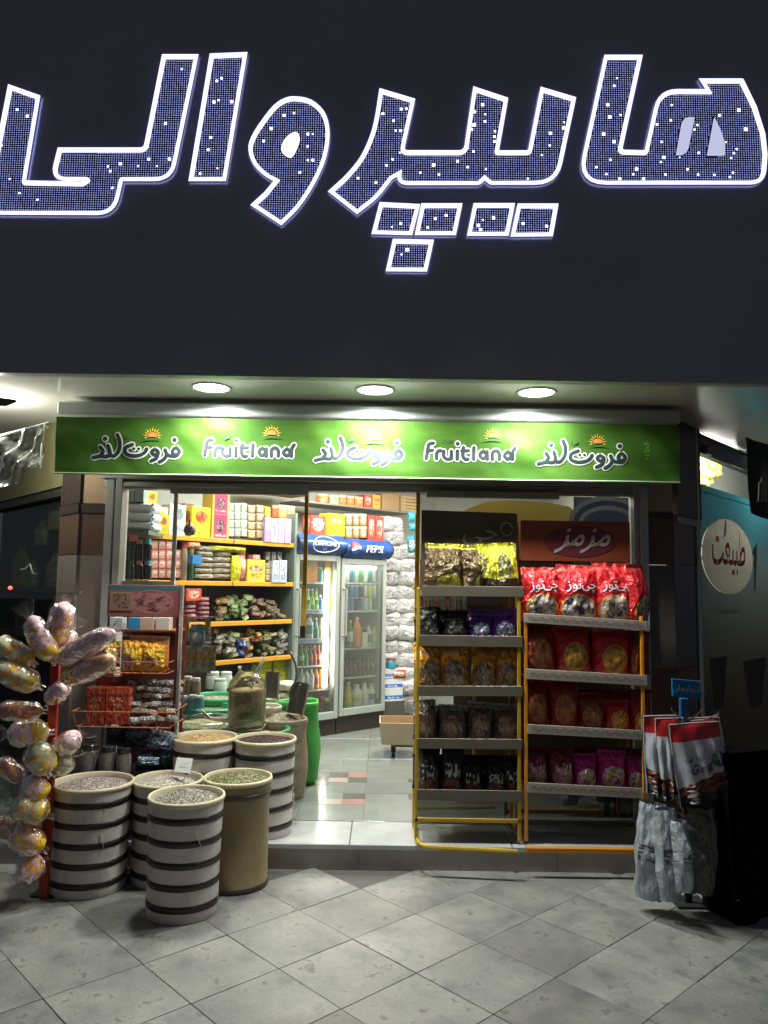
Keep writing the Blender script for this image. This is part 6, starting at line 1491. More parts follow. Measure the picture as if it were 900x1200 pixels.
bags(ZA, 4, [(489, 882, 517, 928, bKd, 'black bag, white lettering'), (515, 880, 543, 928, bKd, 'black bag, white lettering'), (542, 893, 568, 928, bKd, 'black bag, white lettering'), (567, 892, 594, 928, bKd, 'black bag, bright white lettering'), (592, 890, 613, 928, bKd, 'black bag, white lettering')], GA, 'narrow')
wt2 = M('bag_white_ink', (.8, .76, .74), .35); vio = M('bag_violet_ink', (.15, .03, .25), .4)
oR = bags(ZB, 0, [(613, 664, 661, 723, bR, 'red crisp bag with white lettering'), (653, 659, 706, 724, bR, 'red crisp bag with a round picture'), (698, 660, 748, 726, bR, 'red crisp bag with faint lettering'), (738, 659, 769, 730, bR, 'red crisp bag turned outwards', .6)], GBB, 'wide')
for (o, sd) in oR[:3]:
    bag_text(o, sd, '\uFEAF\uFEEE\uFE97', .085, .36, .56, vio, name='lettering'); bag_text(o, sd, '\uFBFD\uFB7C', .085, .72, .58, vio, name='lettering')
    t = bag_text(o, sd, '\uFEAF\uFEEE\uFE97', .078, .365, .565, wt2, name='lettering'); t.location.y = -.012
    t = bag_text(o, sd, '\uFBFD\uFB7C', .078, .725, .585, wt2, name='lettering'); t.location.y = -.012
bags(ZB, 1, [(615, 733, 656, 788, bRs, 'dark red bag, faint round picture'), (653, 731, 698, 789, bRc, 'bright red bag with golden picture'), (696, 738, 743, 791, bRc, 'creased red bag with golden picture'), (738, 745, 757, 792, bRs, 'dark red bag end')], GBB, 'wide')
bags(ZB, 2, [(616, 802, 647, 853, bRs, 'dull red bag, round picture'), (645, 801, 682, 854, bRs, 'dull red bag, round picture'), (679, 812, 714, 855, bRs, 'dull red bag, large round picture'), (711, 820, 744, 857, bRc, 'orange red bag, round picture'), (742, 824, 757, 858, bRc, 'orange red bag standing edge on')], GBB, 'wide')
bags(ZB, 3, [(617, 877, 647, 920, bMr, 'maroon bag with pale lettering'), (645, 875, 677, 921, bMr, 'maroon bag with pale lettering'), (675, 888, 704, 922, bMg, 'purple and yellow bag'), (703, 882, 738, 923, bMg, 'magenta bag with yellow badge'), (736, 890, 756, 924, bMg, 'half hidden magenta bag')], GBB, 'wide')
# second rows deeper on the trays
def deep(Z, row_, x0, x1, n, h, m_, desc, grp):
    _, za, zb_ = Z[row_]; w_ = (x1-x0)/n
    for i in range(n):
        put('bag', m_, RF.back(.14), x0+i*w_, 0, x0+(i+1)*w_+3, 100, .11, 'snack_bag', desc, 'snack bag', grp, seed=(i+row_) % 5, lean=.05).scale[2] = h
        o = COL.objects[-1]; o.location.z = za+.002
for (Z, r_, m_, n, h, x0, x1, nm) in [(ZA, 1, bK, 4, .13, 492, 608, 'black bag in the rear row on the second shelf of the narrow rack'), (ZA, 3, bS, 4, .20, 492, 608, 'silver brown bag in the rear row on the fourth shelf of the narrow rack'), (ZA, 4, bKd, 4, .20, 492, 608, 'black bag in the rear row on the bottom shelf of the narrow rack'),
                                (ZB, 1, bRs, 3, .26, 618, 750, 'dark red bag in the rear row on the second shelf of the wide rack'), (ZB, 2, bRs, 4, .22, 620, 750, 'dark red bag in the rear row on the third shelf of the wide rack'), (ZB, 3, bMr, 4, .20, 620, 750, 'maroon bag in the rear row on the bottom shelf of the wide rack')]:
    deep(Z, r_, x0, x1, n, h, m_, nm, 'rear '+nm.split(' in the')[0]+'s on shelf %s' % ['one', 'two', 'three', 'four', 'five'][r_])

# ================================================================== BOARDS AND GOODS BEHIND THE WINDOW
BP = FR(5.35)
yb_ = M('board_yellow', (.85, .6, .08), .5, var=.08)
pts = [(535, 655), (673, 656), (674, 600), (668, 594), (645, 589.5), (600, 586.5), (572, 587.5), (548, 596), (534, 606)]
mb = MB(); mb.prism([BP.at(x, y) for x, y in pts], 0, .03, lambda a, b, d: BP.w(a, b, -d)); e = mb.build('yellow_board', yb_); tag(e, 'large yellow round topped board standing behind the window glass', 'board')
zc_ = BP.at(600, 655)[1]
mb = MB(); mb.box(BP.at(533, 700)[0], BP.at(745, 700)[0], .04, .07, FZ, zc_+.1, X=lambda v: BP.w(v.x, v.z, -v.y)); tag(mb.build('partition', M('partition_brown', (.10, .06, .04), .6)), 'dark brown partition behind the snack racks inside the window', 'partition')
OP = FR(5.2)
obd = empty('oval_poster', OP.w(OP.at(706, 640)[0], OP.at(706, 690)[1]), 'white poster with blue oval rings behind the window, right of the yellow board', 'poster')
a0, z1 = OP.at(672, 582); a1, _ = OP.at(742, 582); z0_ = OP.at(700, 690)[1]
mb = MB(); mb.bbox(a0, a1, 0, .01, z0_, z1, .002, X=lambda v: OP.w(v.x, v.z, -v.y)); o = mb.build('poster_sheet', M('poster_blue_grey', (.16, .19, .25), .4)); under(obd, o)
cx_, cz_ = OP.at(712, 613)
for k, (ra, rb_, c) in enumerate([(.27, .19, (.45, .5, .55)), (.235, .155, (.03, .06, .2)), (.20, .12, (.5, .53, .55)), (.17, .09, (.05, .1, .3))]):
    N = 40; mb = MB(); mb.add([OP.w(min(a1-.004, cx_+ra*math.cos(2*math.pi*t/N)), cz_+rb_*math.sin(2*math.pi*t/N), .003+.002*k) for t in range(N)], [tuple(range(N))]); o = mb.build('oval_ring', M('oval%d' % k, c, .4)); under(obd, o)
mb = MB(); put_text(mb, '\uFEE6\uFEF4\uFEEC\uFEE3', .15, lambda a, b: OP.w(cx_+a, cz_+b-.05, .012)); o = mb.build('poster_lettering', M('poster_red', (.5, .06, .05), .4)); under(obd, o)
# goods glimpsed between the rack shelves
GP = FR(5.15); GW = 'goods glimpsed through the rack behind the doorway edge'
for i in range(9):
    m_ = [mRed, mYw, mBr, mOr, mTin, mRed, mMilk, mBr, mTin][i]
    put('box', m_, GP, 490+i*6.4, 698, 495.6+i*6.4, 722, .1, 'carton', '%s small carton seen between the narrow rack top shelves' % (ORD[i] + (' from the doorway' if i else ' one by the doorway')), 'carton', GW)
put('box', mRed, GP, 492, 655, 507, 687, .12, 'carton', 'red and white carton seen above the top shelf of the narrow rack', 'carton', GW)
ga, gz = GP.at(488, 722); gb, _ = GP.at(560, 722); gz2 = GP.at(500, 687)[1]
gt = empty('goods_table', GP.w((ga+gb)/2, FZ), 'dark low display stand behind the narrow rack', 'stand')
for z_ in (gz, gz2):
    mb = MB(); mb.bbox(ga-.02, gb, .0, .25, z_-.025, z_-.001, .003, X=lambda v: GP.w(v.x, v.z, -v.y)); o = mb.build('shelf_board', rk_y); under(gt, o)
for a in (ga-.01, gb-.02):
    mb = MB(); mb.bbox(a, a+.02, .1, .12, FZ, gz-.026, .003, X=lambda v: GP.w(v.x, v.z, -v.y)); o = mb.build('leg', rk_y); under(gt, o)

# ================================================================== COTTON CANDY STAND
cs = PZ(51, 1052, 0); CY = cs.y
redp = M('post_red', (.42, .035, .015), .38, var=.25, scale=14)
cst = empty('candy_stand', (cs.x, CY, 0), 'tall red flat post carrying bags of cotton candy at the left edge', 'stand')
top = PY(60.5, 770, CY)
mb = MB(); w2 = 5.2*CY/F_PX
mb.bbox(-w2, w2, -.012, .012, 0, top.z, .003, X=lambda v: Vector((v.x+(top.x-cs.x)*v.z/top.z*.15, v.y, v.z)))
ob('post', mb.mesh('post', redp), cst)
mb = MB(); mb.bbox(-.07, .07, .0, .12, 0, .012, .003); ob('foot_plate', mb.mesh('foot_plate', M('foot_dark', (.02, .02, .022), .6)), cst)
def candy_mat(nm, base, c2, ink1=(.85, .22, .01), ink2=(.92, .58, .01), yellow_end=True):
    m, nt, b = _new(nm); tc = nt.nodes.new('ShaderNodeTexCoord'); sp = nt.nodes.new('ShaderNodeSeparateXYZ'); L(nt, tc.outputs['UV'], sp.inputs[0])
    oi = nt.nodes.new('ShaderNodeObjectInfo'); n = noise_node(nt, tc.outputs['Object'], 22, 5, .7)
    c = mixc(nt, n.outputs[0], base, c2)
    cb = nt.nodes.new('ShaderNodeCombineXYZ'); L(nt, mathn(nt, 'MULTIPLY', oi.outputs['Random'], 9.), cb.inputs[2]); ad = nt.nodes.new('ShaderNodeVectorMath'); L(nt, tc.outputs['UV'], ad.inputs[0]); L(nt, cb.outputs[0], ad.inputs[1])
    n2 = noise_node(nt, ad.outputs[0], 7, 3)
    side = mathn(nt, 'LESS_THAN', mathn(nt, 'ABSOLUTE', mathn(nt, 'SUBTRACT', sp.outputs[0], .5)), .33)
    pr = mathn(nt, 'MULTIPLY', mathn(nt, 'GREATER_THAN', n2.outputs[0], .53), mathn(nt, 'MULTIPLY', side, mathn(nt, 'LESS_THAN', sp.outputs[1], .8)))
    c = mixc(nt, pr, c, ramp(nt, n2.outputs[0], [(.55, ink1), (.62, ink2)]))
    if yellow_end:
        yy = mathn(nt, 'MULTIPLY', mathn(nt, 'LESS_THAN', sp.outputs[1], .30), mathn(nt, 'GREATER_THAN', sp.outputs[1], .03)); c = mixc(nt, yy, c, (.92, .55, .01))
    L(nt, c, b.inputs['Base Color']); b.inputs['Roughness'].default_value = .6
    vo = nt.nodes.new('ShaderNodeTexVoronoi'); vo.inputs['Scale'].default_value = 30; L(nt, tc.outputs['Object'], vo.inputs['Vector'])
    bump(nt, b, mathn(nt, 'ADD', n.outputs[0], vo.outputs['Distance']), .35, .01)
    return m
cPk = candy_mat('candy_pink', (.95, .50, .56), (.97, .80, .80)); cPk2 = candy_mat('candy_pink_plain', (.92, .48, .56), (.95, .70, .74), yellow_end=False)
cGr = candy_mat('candy_green', (.50, .50, .24), (.72, .72, .45)); cOr = candy_mat('candy_orange', (.72, .34, .16), (.82, .55, .38)); cDk = candy_mat('candy_rose_dark', (.42, .13, .11), (.55, .26, .22), yellow_end=False)
wrapc = GLASS('candy_wrap', (1., .99, .99), .07, .07, .03, .7, .9)
def candy(x0, y0, x1, y1, r_, mt, label, dy0=0., dy1=0., seed=0, lump=.12):
    """x0,y0 is the end held at the post, x1,y1 the free end"""
    a = PY(x0, y0, CY-.02+dy0); b = PY(x1, y1, CY-.05+dy1); R = 1.03*r_*CY/F_PX; ln = (b-a).length; d = (b-a)/ln
    e = empty('cotton_candy', a, label, 'cotton candy', 'cotton candy bags on the red post')
    N = 12; pts = []; rs = []
    for k in range(N+1):
        t = k/N; pts.append((d*ln*t)); rs.append(R*max(.25, (1-abs(2*t-1)**4)**.5)*(1+lump*noise.noise(Vector((t*4, seed*3.1, 0)))))
    mb = MB(); mb.tube(pts, rs, 14)
    for i, v in enumerate(mb.v):
        q = Vector(v); nn_ = noise.noise_vector(q*16+Vector((seed, 0, 0)))*R*lump*1.6; mb.v[i] = tuple(q+nn_)
    ob('candy_floss', mb.mesh('candy_floss', mt, 'all'), e)
    mb = MB(); pts2 = [-d*R*.5]+pts+[d*(ln+R*.7), d*(ln+R*1.5)]; rs2 = [R*.25]+[q*1.10 for q in rs]+[R*.75, R*1.15]
    mb.tube(pts2, rs2, 12, cap=False)
    side = d.cross(Vector((0, 1, 0))).normalized()
    for i, v in enumerate(mb.v):
        q = Vector(v); s = q.dot(d)
        if s > ln+R*.3:      # flattened, crimped mouth of the bag
            q.y = q.y*.0+(d*ln).y; q += side*0
        else: q += noise.noise_vector(q*30+Vector((seed*2, 1, 0)))*R*.10
        mb.v[i] = tuple(q)
    ob('clear_wrapper', mb.mesh('clear_wrapper', wrapc, 'all'), e)
    return e
CD = [(64, 756, 77, 706, 13, cPk, 'pink cotton candy bag standing upright on top of the red post', 0, 0),
 (62, 774, 35, 724, 12.5, cPk, 'pink cotton candy bag leaning left at the top of the post', -.05, -.05),
 (70, 765, 84, 738, 11, cPk, 'small pink and orange candy bag behind the upright one', .08, .1),
 (38, 777, -6, 751, 12.5, cGr, 'green and yellow candy bag at the upper left, the higher of two', -.05, -.12),
 (45, 804, -8, 780, 13, cGr, 'olive green candy bag just under the higher green one', -.08, -.14),
 (68, 775, 132, 740, 12, cPk2, 'long plain pink candy bag sticking out to the right', -.05, -.12),
 (74, 797, 134, 773, 11.5, cOr, 'orange and pink candy bag below the long pink one', -.03, -.08),
 (58, 824, 78, 800, 11, cPk, 'small pink candy bag tucked against the right of the post', .05, .06),
 (50, 834, -4, 832, 10.5, cDk, 'dark rose candy bag across the left of the post', .05, 0),
 (58, 858, 8, 860, 14, cPk, 'pink and yellow candy bag pointing left below the dark rose one', -.06, -.10),
 (64, 882, 92, 862, 12, cPk, 'pink candy bag right of the post at drum height', .02, .04),
 (56, 905, 38, 872, 14, cGr, 'pale green candy bag tilted left of the post', -.06, -.08),
 (66, 905, 82, 886, 10.5, cGr, 'small green gold candy bag right of the post', .02, .04),
 (28, 912, -4, 892, 10, cDk, 'dark rose candy bag at the picture edge above the floor', .03, .0),
 (52, 934, 30, 912, 13, cPk, 'yellow ended pink candy bag left of the post near the drum', -.05, -.05),
 (56, 955, 14, 942, 14.5, cGr, 'large green brown candy bag low on the post', -.06, -.08),
 (50, 994, 14, 974, 14, cOr, 'salmon candy bag below the large green brown one', -.06, -.08),
 (20, 972, -10, 968, 13, cDk, 'dark red candy bag low at the picture edge', .03, .0),
 (52, 1008, 20, 1028, 12.5, cPk2, 'pink candy bag hanging lowest on the post', -.05, -.08)]
for i, (x0, y0, x1, y1, r_, mt, lb, d0, d1) in enumerate(CD): candy(x0, y0, x1, y1, r_, mt, lb, d0, d1, seed=i+1)

# ================================================================== SWEETS RACK BEHIND THE CANDY STAND
SR = FR(4.52); wire = M('wire_chrome', (.35, .3, .27), .3, metal=.8); wire_o = M('wire_orange', (.5, .16, .05), .4)
sr = empty('sweets_rack', SR.w(SR.at(165, 800)[0], FZ), 'wire sweets rack with a dark printed header left of the doorway', 'rack')
def sp_(name, mb, mt, sm=False): o = mb.build(name, mt, None, sm); under(sr, o); return o
a0, z1 = SR.at(127, 685); a1, _ = SR.at(211, 685); z0_ = SR.at(170, 723)[1]
hdr = PRINT('header_rose', (.24, .075, .07), band=(.03, .12, .14), bandv=(.84, .97), emblem=(.30, .13, .12), blot=((.06, .02, .02), (.32, .13, .13)), ell=(.62, .48, .3, .38), text=None, crinkle=0, rnd=0, rough=.4)
mb = MB(); mb.bbox(a0, a1, 0, .012, z0_, z1, .002, X=lambda v: SR.w(v.x, v.z, -v.y)); sp_('header_board', mb, hdr)
mb = MB()
mb.bbox(a0+.012, a0+.15, -.004, -.001, z0_+.035, z1-.045, .001, X=lambda v: SR.w(v.x, v.z, -v.y))
sp_('header_panel', mb, PRINT('header_marks', (.22, .13, .09), emblem=None, text=(.07, .04, .03), textv=(.1, .9), tscale=(14, 9), crinkle=0, rnd=0, rough=.5))
mb = MB(); mb.bbox(SR.at(209.5, 760)[0]-.004, SR.at(211.5, 760)[0]+.004, -.01, .02, SR.at(210, 1002)[1]+.14, z1, .002, X=lambda v: SR.w(v.x, v.z, -v.y)); sp_('side_post', mb, M('post_silver', (.62, .58, .55), .22, metal=.8))
mb = MB(); mb.bbox(SR.at(204, 760)[0], SR.at(208.5, 760)[0], .02, .03, FZ, z1-.01, .002, X=lambda v: SR.w(v.x, v.z, -v.y)); sp_('side_panel', mb, M('panel_maroon', (.16, .035, .03), .45))
mb = MB(); mb.bbox(SR.at(126, 760)[0], SR.at(204, 760)[0], .26, .27, FZ, z0_, .002, X=lambda v: SR.w(v.x, v.z, -v.y)); sp_('back_panel', mb, M('panel_maroon', (.16, .035, .03), .45))
def basket(x0, x1, yt, yb, depth_o, mt):
    aa, ab = SR.at(x0, yb)[0], SR.at(x1, yb)[0]; zb2, zt2 = SR.at(150, yb)[1], SR.at(150, yt)[1]
    for (nm, za, oo) in (('basket_rim', zt2, depth_o+.03), ('basket_rim', zb2+.012, depth_o)):
        mb = MB(); mb.tube([SR.w(aa-.02*(za > zb2+.02), za, -.2), SR.w(aa-.02*(za > zb2+.02), za, oo), SR.w(ab+.02*(za > zb2+.02), za, oo), SR.w(ab+.02*(za > zb2+.02), za, -.2)], .0035, 6); sp_(nm, mb, mt)
    mb = MB(); n = 7
    for k in range(n+1):
        a = aa+(ab-aa)*k/n; mb.tube([SR.w(a, zb2+.012, -.2), SR.w(a, zb2+.012, depth_o), SR.w(a+.02*(2*k/n-1), zt2, depth_o+.03)], .0022, 5)
    o = sp_('basket_wires', mb, mt); o['kind'] = 'stuff'
    return zb2+.016
zb1 = basket(130, 198, 774, 790, .05, wire_o); zb2_ = basket(98, 204, 830, 851, .10, wire_o)
bGold = PRINT('bag_gold', (.72, .42, .02), band=(.75, .3, .02), emblem=(.75, .7, .6), blot=((.7, .5, .1), (.5, .1, .4)), ell=(.35, .3, .3, .22), text=(.1, .1, .3), textv=(.3, .42), crinkle=.8, rough=.25, coat=.3)
GB1, GB2 = 'yellow sweets bags in the upper basket', 'sachets in the lower basket'
for i, (x0, y0, x1, y1) in enumerate([(138, 751, 166, 787), (163, 753, 192, 787)]):
    put('bag', bGold, SR, x0, y0, x1, y1, .08, 'sweets_bag', ['left', 'right'][i]+' bright yellow sweets bag at the front of the upper basket', 'sweets bag', GB1, out=.02, seed=i+1, z0=zb1)
for i, (x0, y0, x1, y1) in enumerate([(148, 745, 172, 785), (172, 746, 196, 785)]):
    put('bag', mOr, SR, x0, y0, x1, y1, .07, 'sweets_bag', ['left', 'right'][i]+' orange sweets bag behind the yellow ones in the upper basket', 'sweets bag', GB1, out=-.08, seed=i+2, z0=zb1)
put('bag', fR, SR, 118, 752, 140, 766, .05, 'sweets_bag', 'red sweets bag with white lettering left of the yellow ones', 'sweets bag', GB1, out=-.02, z0=zb1+.02)
for i, (x0, x1, c, lb) in enumerate([(128, 143, (.45, .5, .5), 'white'), (150, 162, (.02, .25, .5), 'bright blue'), (163, 180, (.5, .4, .3), 'cream'), (182, 198, (.5, .5, .45), 'grey')]):
    put('box', M('sweet_box_%d' % i, c, .5), SR, x0, 724, x1, 738, .08, 'sweets_box', lb+' small box right under the sweets rack header', 'box', 'small boxes under the header', out=-.1)
aa, z_ = SR.at(126, 738); ab, _ = SR.at(204, 738)
mb = MB(); mb.box(aa, ab, .03, .26, z_-.012, z_-.001, X=lambda v: SR.w(v.x, v.z, -v.y)); sp_('rack_shelf', mb, wire_o)
redj = GLASS('red_acrylic', (.9, .12, .05), .12, .1, .35)
redb = PRINT('red_tub', (.34, .035, .018), band=(.42, .08, .03), bandv=(.85, 1.1), emblem=(.4, .05, .03), blot=((.25, .02, .01), (.5, .2, .08)), text=(.5, .3, .2), crinkle=.5, rough=.25, coat=.3)
for i, (x0, y0, x1, y1, out) in enumerate([(100, 806, 122, 834, .07), (123, 806, 150, 834, .07), (112, 793, 138, 806, -.04)]):
    put('box', redb, SR, x0, y0, x1, y1, .1, 'red_tub', ['left front', 'right front', 'rear'][i]+' glossy red tub in the lower basket of the sweets rack', 'tub', 'red tubs in the lower basket', out=out-.03, z0=zb2_ if i < 2 else zb2_+.06)
r = random.Random(5)
for r_ in range(6):
    for c in range(6):
        x0 = 136+c*11+r_*2+r.uniform(-2, 2); y1 = 848-r_*8.6+r.uniform(-1.5, 1.5)
        if x0 < 138+(r_ < 1)*0: continue
        put('sack', [fS, fB, fS][r.randrange(3)], SR, x0, y1-8.5, x0+14, y1, .05, 'coffee_sachet', 'small silver brown sachet in the lower basket of the sweets rack', 'sachet', GB2, out=.08-.045*r_, seed=(r_+c) % 4, rz=r.uniform(-.4, .4), roll=r.uniform(-.25, .25), lean=-.5)
# jars and blue foil packs on the bottom shelf
ds = M('dark_shelf', (.06, .05, .05), .5)
zlow = SR.at(150, 906)[1]
mb = MB(); mb.bbox(SR.at(84, 906)[0], SR.at(206, 906)[0], -.12, .26, zlow-.02, zlow-.001, .003, X=lambda v: SR.w(v.x, v.z, -v.y)); sp_('rack_shelf', mb, ds)
for i, (x, y0, w_) in enumerate([(98, 874, 24), (122, 876, 20), (141, 878, 18)]):
    put('jar', [M('jar_contents', (.16, .12, .11), .25, var=.4, scale=30), M('jar_label', (.2, .16, .15), .3, var=.3), M('jar_lid_black', (.03, .03, .035), .2)], SR, x-w_/2, y0, x+w_/2, 906, w_*4.5/F_PX, 'round_jar', ['left', 'middle', 'right'][i]+' round jar with a black lid under the sweets rack', 'jar', 'round jars under the sweets rack', out=.1, z0=zlow)
fBl = PRINT('foil_ice_blue', (.22, .32, .42), band=(.5, .56, .6), emblem=(.1, .15, .3), blot=((.08, .1, .25), (.5, .55, .6)), text=(.03, .04, .12), metal=.6, rough=.2, crinkle=.9)
fDk = PRINT('foil_dark', (.04, .06, .09), band=(.08, .1, .14), emblem=(.03, .05, .06), blot=((.02, .03, .04), (.08, .12, .12)), text=(.2, .22, .25), metal=.5, rough=.2, crinkle=.9)
GF = 'foil packs under the sweets rack'
for i, (x0, y0, x1, y1, m_, out, lb) in enumerate([(155, 880, 182, 905, fDk, .1, 'dark blue foil pack lying lowest left'), (158, 889, 184, 899, fBl, .14, 'pale blue foil pack with its shiny edge out'), (180, 878, 203, 905, fDk, .08, 'dark blue foil pack lowest right'), (168, 857, 202, 880, fBl, .1, 'shiny ice blue foil pack under the basket'), (140, 856, 172, 878, fDk, .04, 'dark teal foil pack in the shade'), (120, 853, 146, 876, fDk, .0, 'dark foil pack behind the jars')]):
    put('sack' if i in (1, 2) else 'bag', m_, SR, x0, y0, x1, y1, .09, 'foil_pack', lb+' beneath the sweets rack', 'pack', GF, out=out-.05, seed=i % 4, roll=(.2 if i == 3 else 0))
# hanging strips just inside the glass
HP = FR(4.93); GH_ = 'sachets hanging inside the door glass'
put('bag', PRINT('pk_cyan', (.04, .3, .45), emblem=(.3, .55, .6), blot=((.1, .4, .5), (.4, .6, .7)), text=None, crinkle=.5), HP, 222, 732, 239, 757, .03, 'blue_pack', 'cyan blue pack hanging inside the glass', 'pack')
fHg = PRINT('foil_hang', (.42, .42, .36), band=(.5, .3, .06), bandv=(.45, .8), emblem=None, text=(.2, .15, .1), textv=(.2, .4), metal=.4, crinkle=.8)
for i in range(7):
    x = 210+i*6.0; put('bag', fHg, HP, x, 758-(i % 2), x+6.6, 787+(i % 3), .02, 'hanging_sachet', '%s silver sachet in the row hanging under the cyan pack' % (nth(i, 7)), 'sachet', GH_, seed=i % 4, rz=.3*(i % 3-1))
for i, x in enumerate([214, 239]):
    put('bag', fHg, HP, x, 724, x+7, 752, .02, 'hanging_sachet', ['left', 'right'][i]+' cream sachet strip beside the cyan pack', 'sachet', GH_, seed=i)
hr = empty('hanging_bar', HP.w(HP.at(230, 722)[0], HP.at(230, 722)[1]), 'thin bar inside the glass from which the sachets hang', 'bar')
mb = MB(); 
for y in (723, 757.5): mb.tube([HP.w(HP.at(207, y)[0], HP.at(207, y)[1], -.0), HP.w(HP.at(252, y)[0], HP.at(252, y)[1])], .003, 6)
o = mb.build('wire_bar', wire); under(hr, o); o['kind'] = 'stuff'
put('bag', mRed, HP, 196, 700, 206, 712, .03, 'hanging_sachet', 'small teal and red sachet beside the header board edge', 'sachet', GH_) if False else None

# ================================================================== CHARCOAL BAG STAND ON THE RIGHT
GY = 4.0
g0 = PZ(802, 1070, 0); g0.y = GY; g0 = Vector((PY(803, 900, GY).x, GY, 0))
blue = M('stand_blue', (.012, .12, .30), .35, var=.15)
gs_ = empty('bag_stand', g0, 'blue display stand with a small blue sign, hung with charcoal bags', 'stand')
def gp(name, mb, mt, sm=False): o = mb.build(name, mt, None, sm); under(gs_, o); return o
GPp = FR(GY)
p0, p1 = PY(802, 1066, GY), PY(802, 818, GY)
mb = MB(); mb.bbox(g0.x-.022, g0.x+.022, GY-.012, GY+.012, .6, p1.z, .004); gp('post', mb, blue)
mb = MB(); mb.bbox(g0.x-.018, g0.x+.018, GY-.010, GY+.010, .0, .6, .003); gp('lower_post', mb, M('foot_dark', (.02, .02, .022), .6))
a0, z1 = GPp.at(785, 794.5); a1, z1b = GPp.at(819, 797.5); z0_ = GPp.at(785, 815)[1]
X = lambda v: Vector((v.x, GY-.03+v.y, v.z+(z1b-z1)*(v.x-a0)/(a1-a0)))
mb = MB(); mb.bbox(a0, a1, 0, .012, z0_, z1, .002, X=X); gp('sign_plate', mb, M('sign_blue', (.01, .16, .36), .35, var=.05))
mb = MB(); put_text(mb, '\uFEE5\uFE8E\uFEA0\uFEF3\uFE8E\uFE91\uFEAD\uFEAB\uFE81', .042, lambda a, b: X(Vector(((a0+a1)/2+a*1.0, -.004, (z0_+z1)/2-.012+b)))); gp('sign_lettering', mb, M('sign_white', (.7, .72, .7), .4))
mb = MB(); mb.add([X(Vector((a1-.02, -.003, z1-.002))), X(Vector((a1-.002, -.003, z1-.002))), X(Vector((a1-.002, -.003, z1-.028)))], [(0, 1, 2)]); gp('sign_corner', mb, M('sign_gold', (.45, .4, .12), .4))
for (x0, y0, x1, y1) in [(803, 842, 787, 832), (806, 843, 823, 832), (808, 845, 842, 837), (803, 846, 790, 842)]:
    mb = MB(); a = PY(x0, y0, GY-.02); b = PY(x1, y1, GY-.16); mb.tube([a, (a+b)/2+Vector((0, 0, -.01)), b, b+Vector((0, 0, .012))], .0035, 6); gp('hook', mb, wire)
mb = MB(); mb.bbox(g0.x-.07, g0.x+.09, GY-.05, GY+.09, 0, .015, .004); gp('foot_plate', mb, M('foot_dark', (.02, .02, .022), .6))
# carrier-like charcoal bags
def quad_bag(corners, depthY, label, mats, seed, text=None, gus=.065, rows_=14, cols=12, fr=(.0, .33, .72, 1.)):
    """bag hanging from its top edge; corners: TL, TR, BR, BL in photograph measurements"""
    P4 = [PY(x, y, depthY) for x, y in corners]; c = (P4[0]+P4[1])/2
    e = empty('charcoal_bag', c, label, 'charcoal bag', 'printed charcoal bags on the blue stand')
    def S_(u, v, out=0.):
        p = (P4[3]*(1-u)+P4[2]*u)*(1-v)+(P4[0]*(1-u)+P4[1]*u)*v
        k = math.sin(math.pi*u)**.6*(1-v)**.5*gus
        fold = .017*math.sin(u*21+seed*2+v*3)*(1-v)**.3*(1 if v < .72 else .2)+.012*noise.noise(Vector((u*4, v*4, seed*3)))
        return p-c+Vector((0, -(k+fold+out), .006*math.sin(u*9+seed)*(1-v)))
    out = []
    for si, (nm, v0, v1) in enumerate([('bag_bottom', 0, .30), ('bag_body', .30, .78), ('bag_top', .78, 1.)]):
        mb = MB(); R_ = 8
        for j in range(R_+1):
            for i in range(cols+1):
                u = i/cols; vv = v0+(v1-v0)*j/R_
                if si == 0 and j == R_ or si == 1 and j == 0: vv = .30+.05*math.sin(u*3+1+seed)-.03
                mb.v.append(tuple(S_(u, vv)))
        for j in range(R_):
            for i in range(cols):
                a = j*(cols+1)+i; mb.face((a, a+1, a+cols+2, a+cols+1), [(i/cols, j/R_), ((i+1)/cols, j/R_), ((i+1)/cols, (j+1)/R_), (i/cols, (j+1)/R_)])
        o = ob(nm, mb.mesh(nm, mats[si], 'all'), e)
    # back sheet and side seams
    mb = MB(); mb.add([p-c+Vector((0, .03, 0)) for p in P4], [(3, 2, 1, 0)]); ob('bag_back', mb.mesh('bag_back', mats[1]), e)
    for s in (0, 1):
        mb = MB(); mb.tube([S_(s, k/8, .003) for k in range(9)], .0028, 5); ob('white_seam', mb.mesh('white_seam', M('seam_white', (.6, .6, .58), .35)), e)
    mb = MB(); mb.tube([S_(k/10, 1, .003) for k in range(11)], .003, 5); ob('white_seam', mb.mesh('white_seam', M('seam_white', (.6, .6, .58), .35)), e)
    if text:
        for (t, sz, u, v, sh) in text:
            mb = MB(); Wd_ = (P4[1]-P4[0]).length; Hd = (P4[0]-P4[3]).length
            put_text(mb, t, sz, lambda a, b: S_(min(.98, max(.02, u+a/Wd_)), min(.98, max(.02, v+b/Hd)), .006), sh, .01); ob('bag_lettering', mb.mesh('bag_lettering', M('bag_ink_dark', (.05, .05, .045), .4)), e)
        N = 20; mb = MB(); mb.add([S_(.80+.12*math.cos(2*math.pi*k/N), .50+.11*math.sin(2*math.pi*k/N), .005) for k in range(N)], [tuple(range(N))]); ob('round_badge', mb.mesh('round_badge', M('badge_black', (.03, .03, .03), .35)), e)
        mb = MB(); put_text(mb, 'BBQ', .028, lambda a, b: S_(.80+a/Wd_, .49+b/Hd, .009)); ob('badge_lettering', mb.mesh('badge_lettering', M('badge_grey', (.4, .4, .38), .4)), e)
    return e
cRed = M('charc_red', (.50, .015, .02), .22, var=.15, scale=20, coat=.4); cWh = M('charc_white', (.50, .52, .56), .28, var=.12, scale=12, bmp=.3, bscale=25, coat=.3)
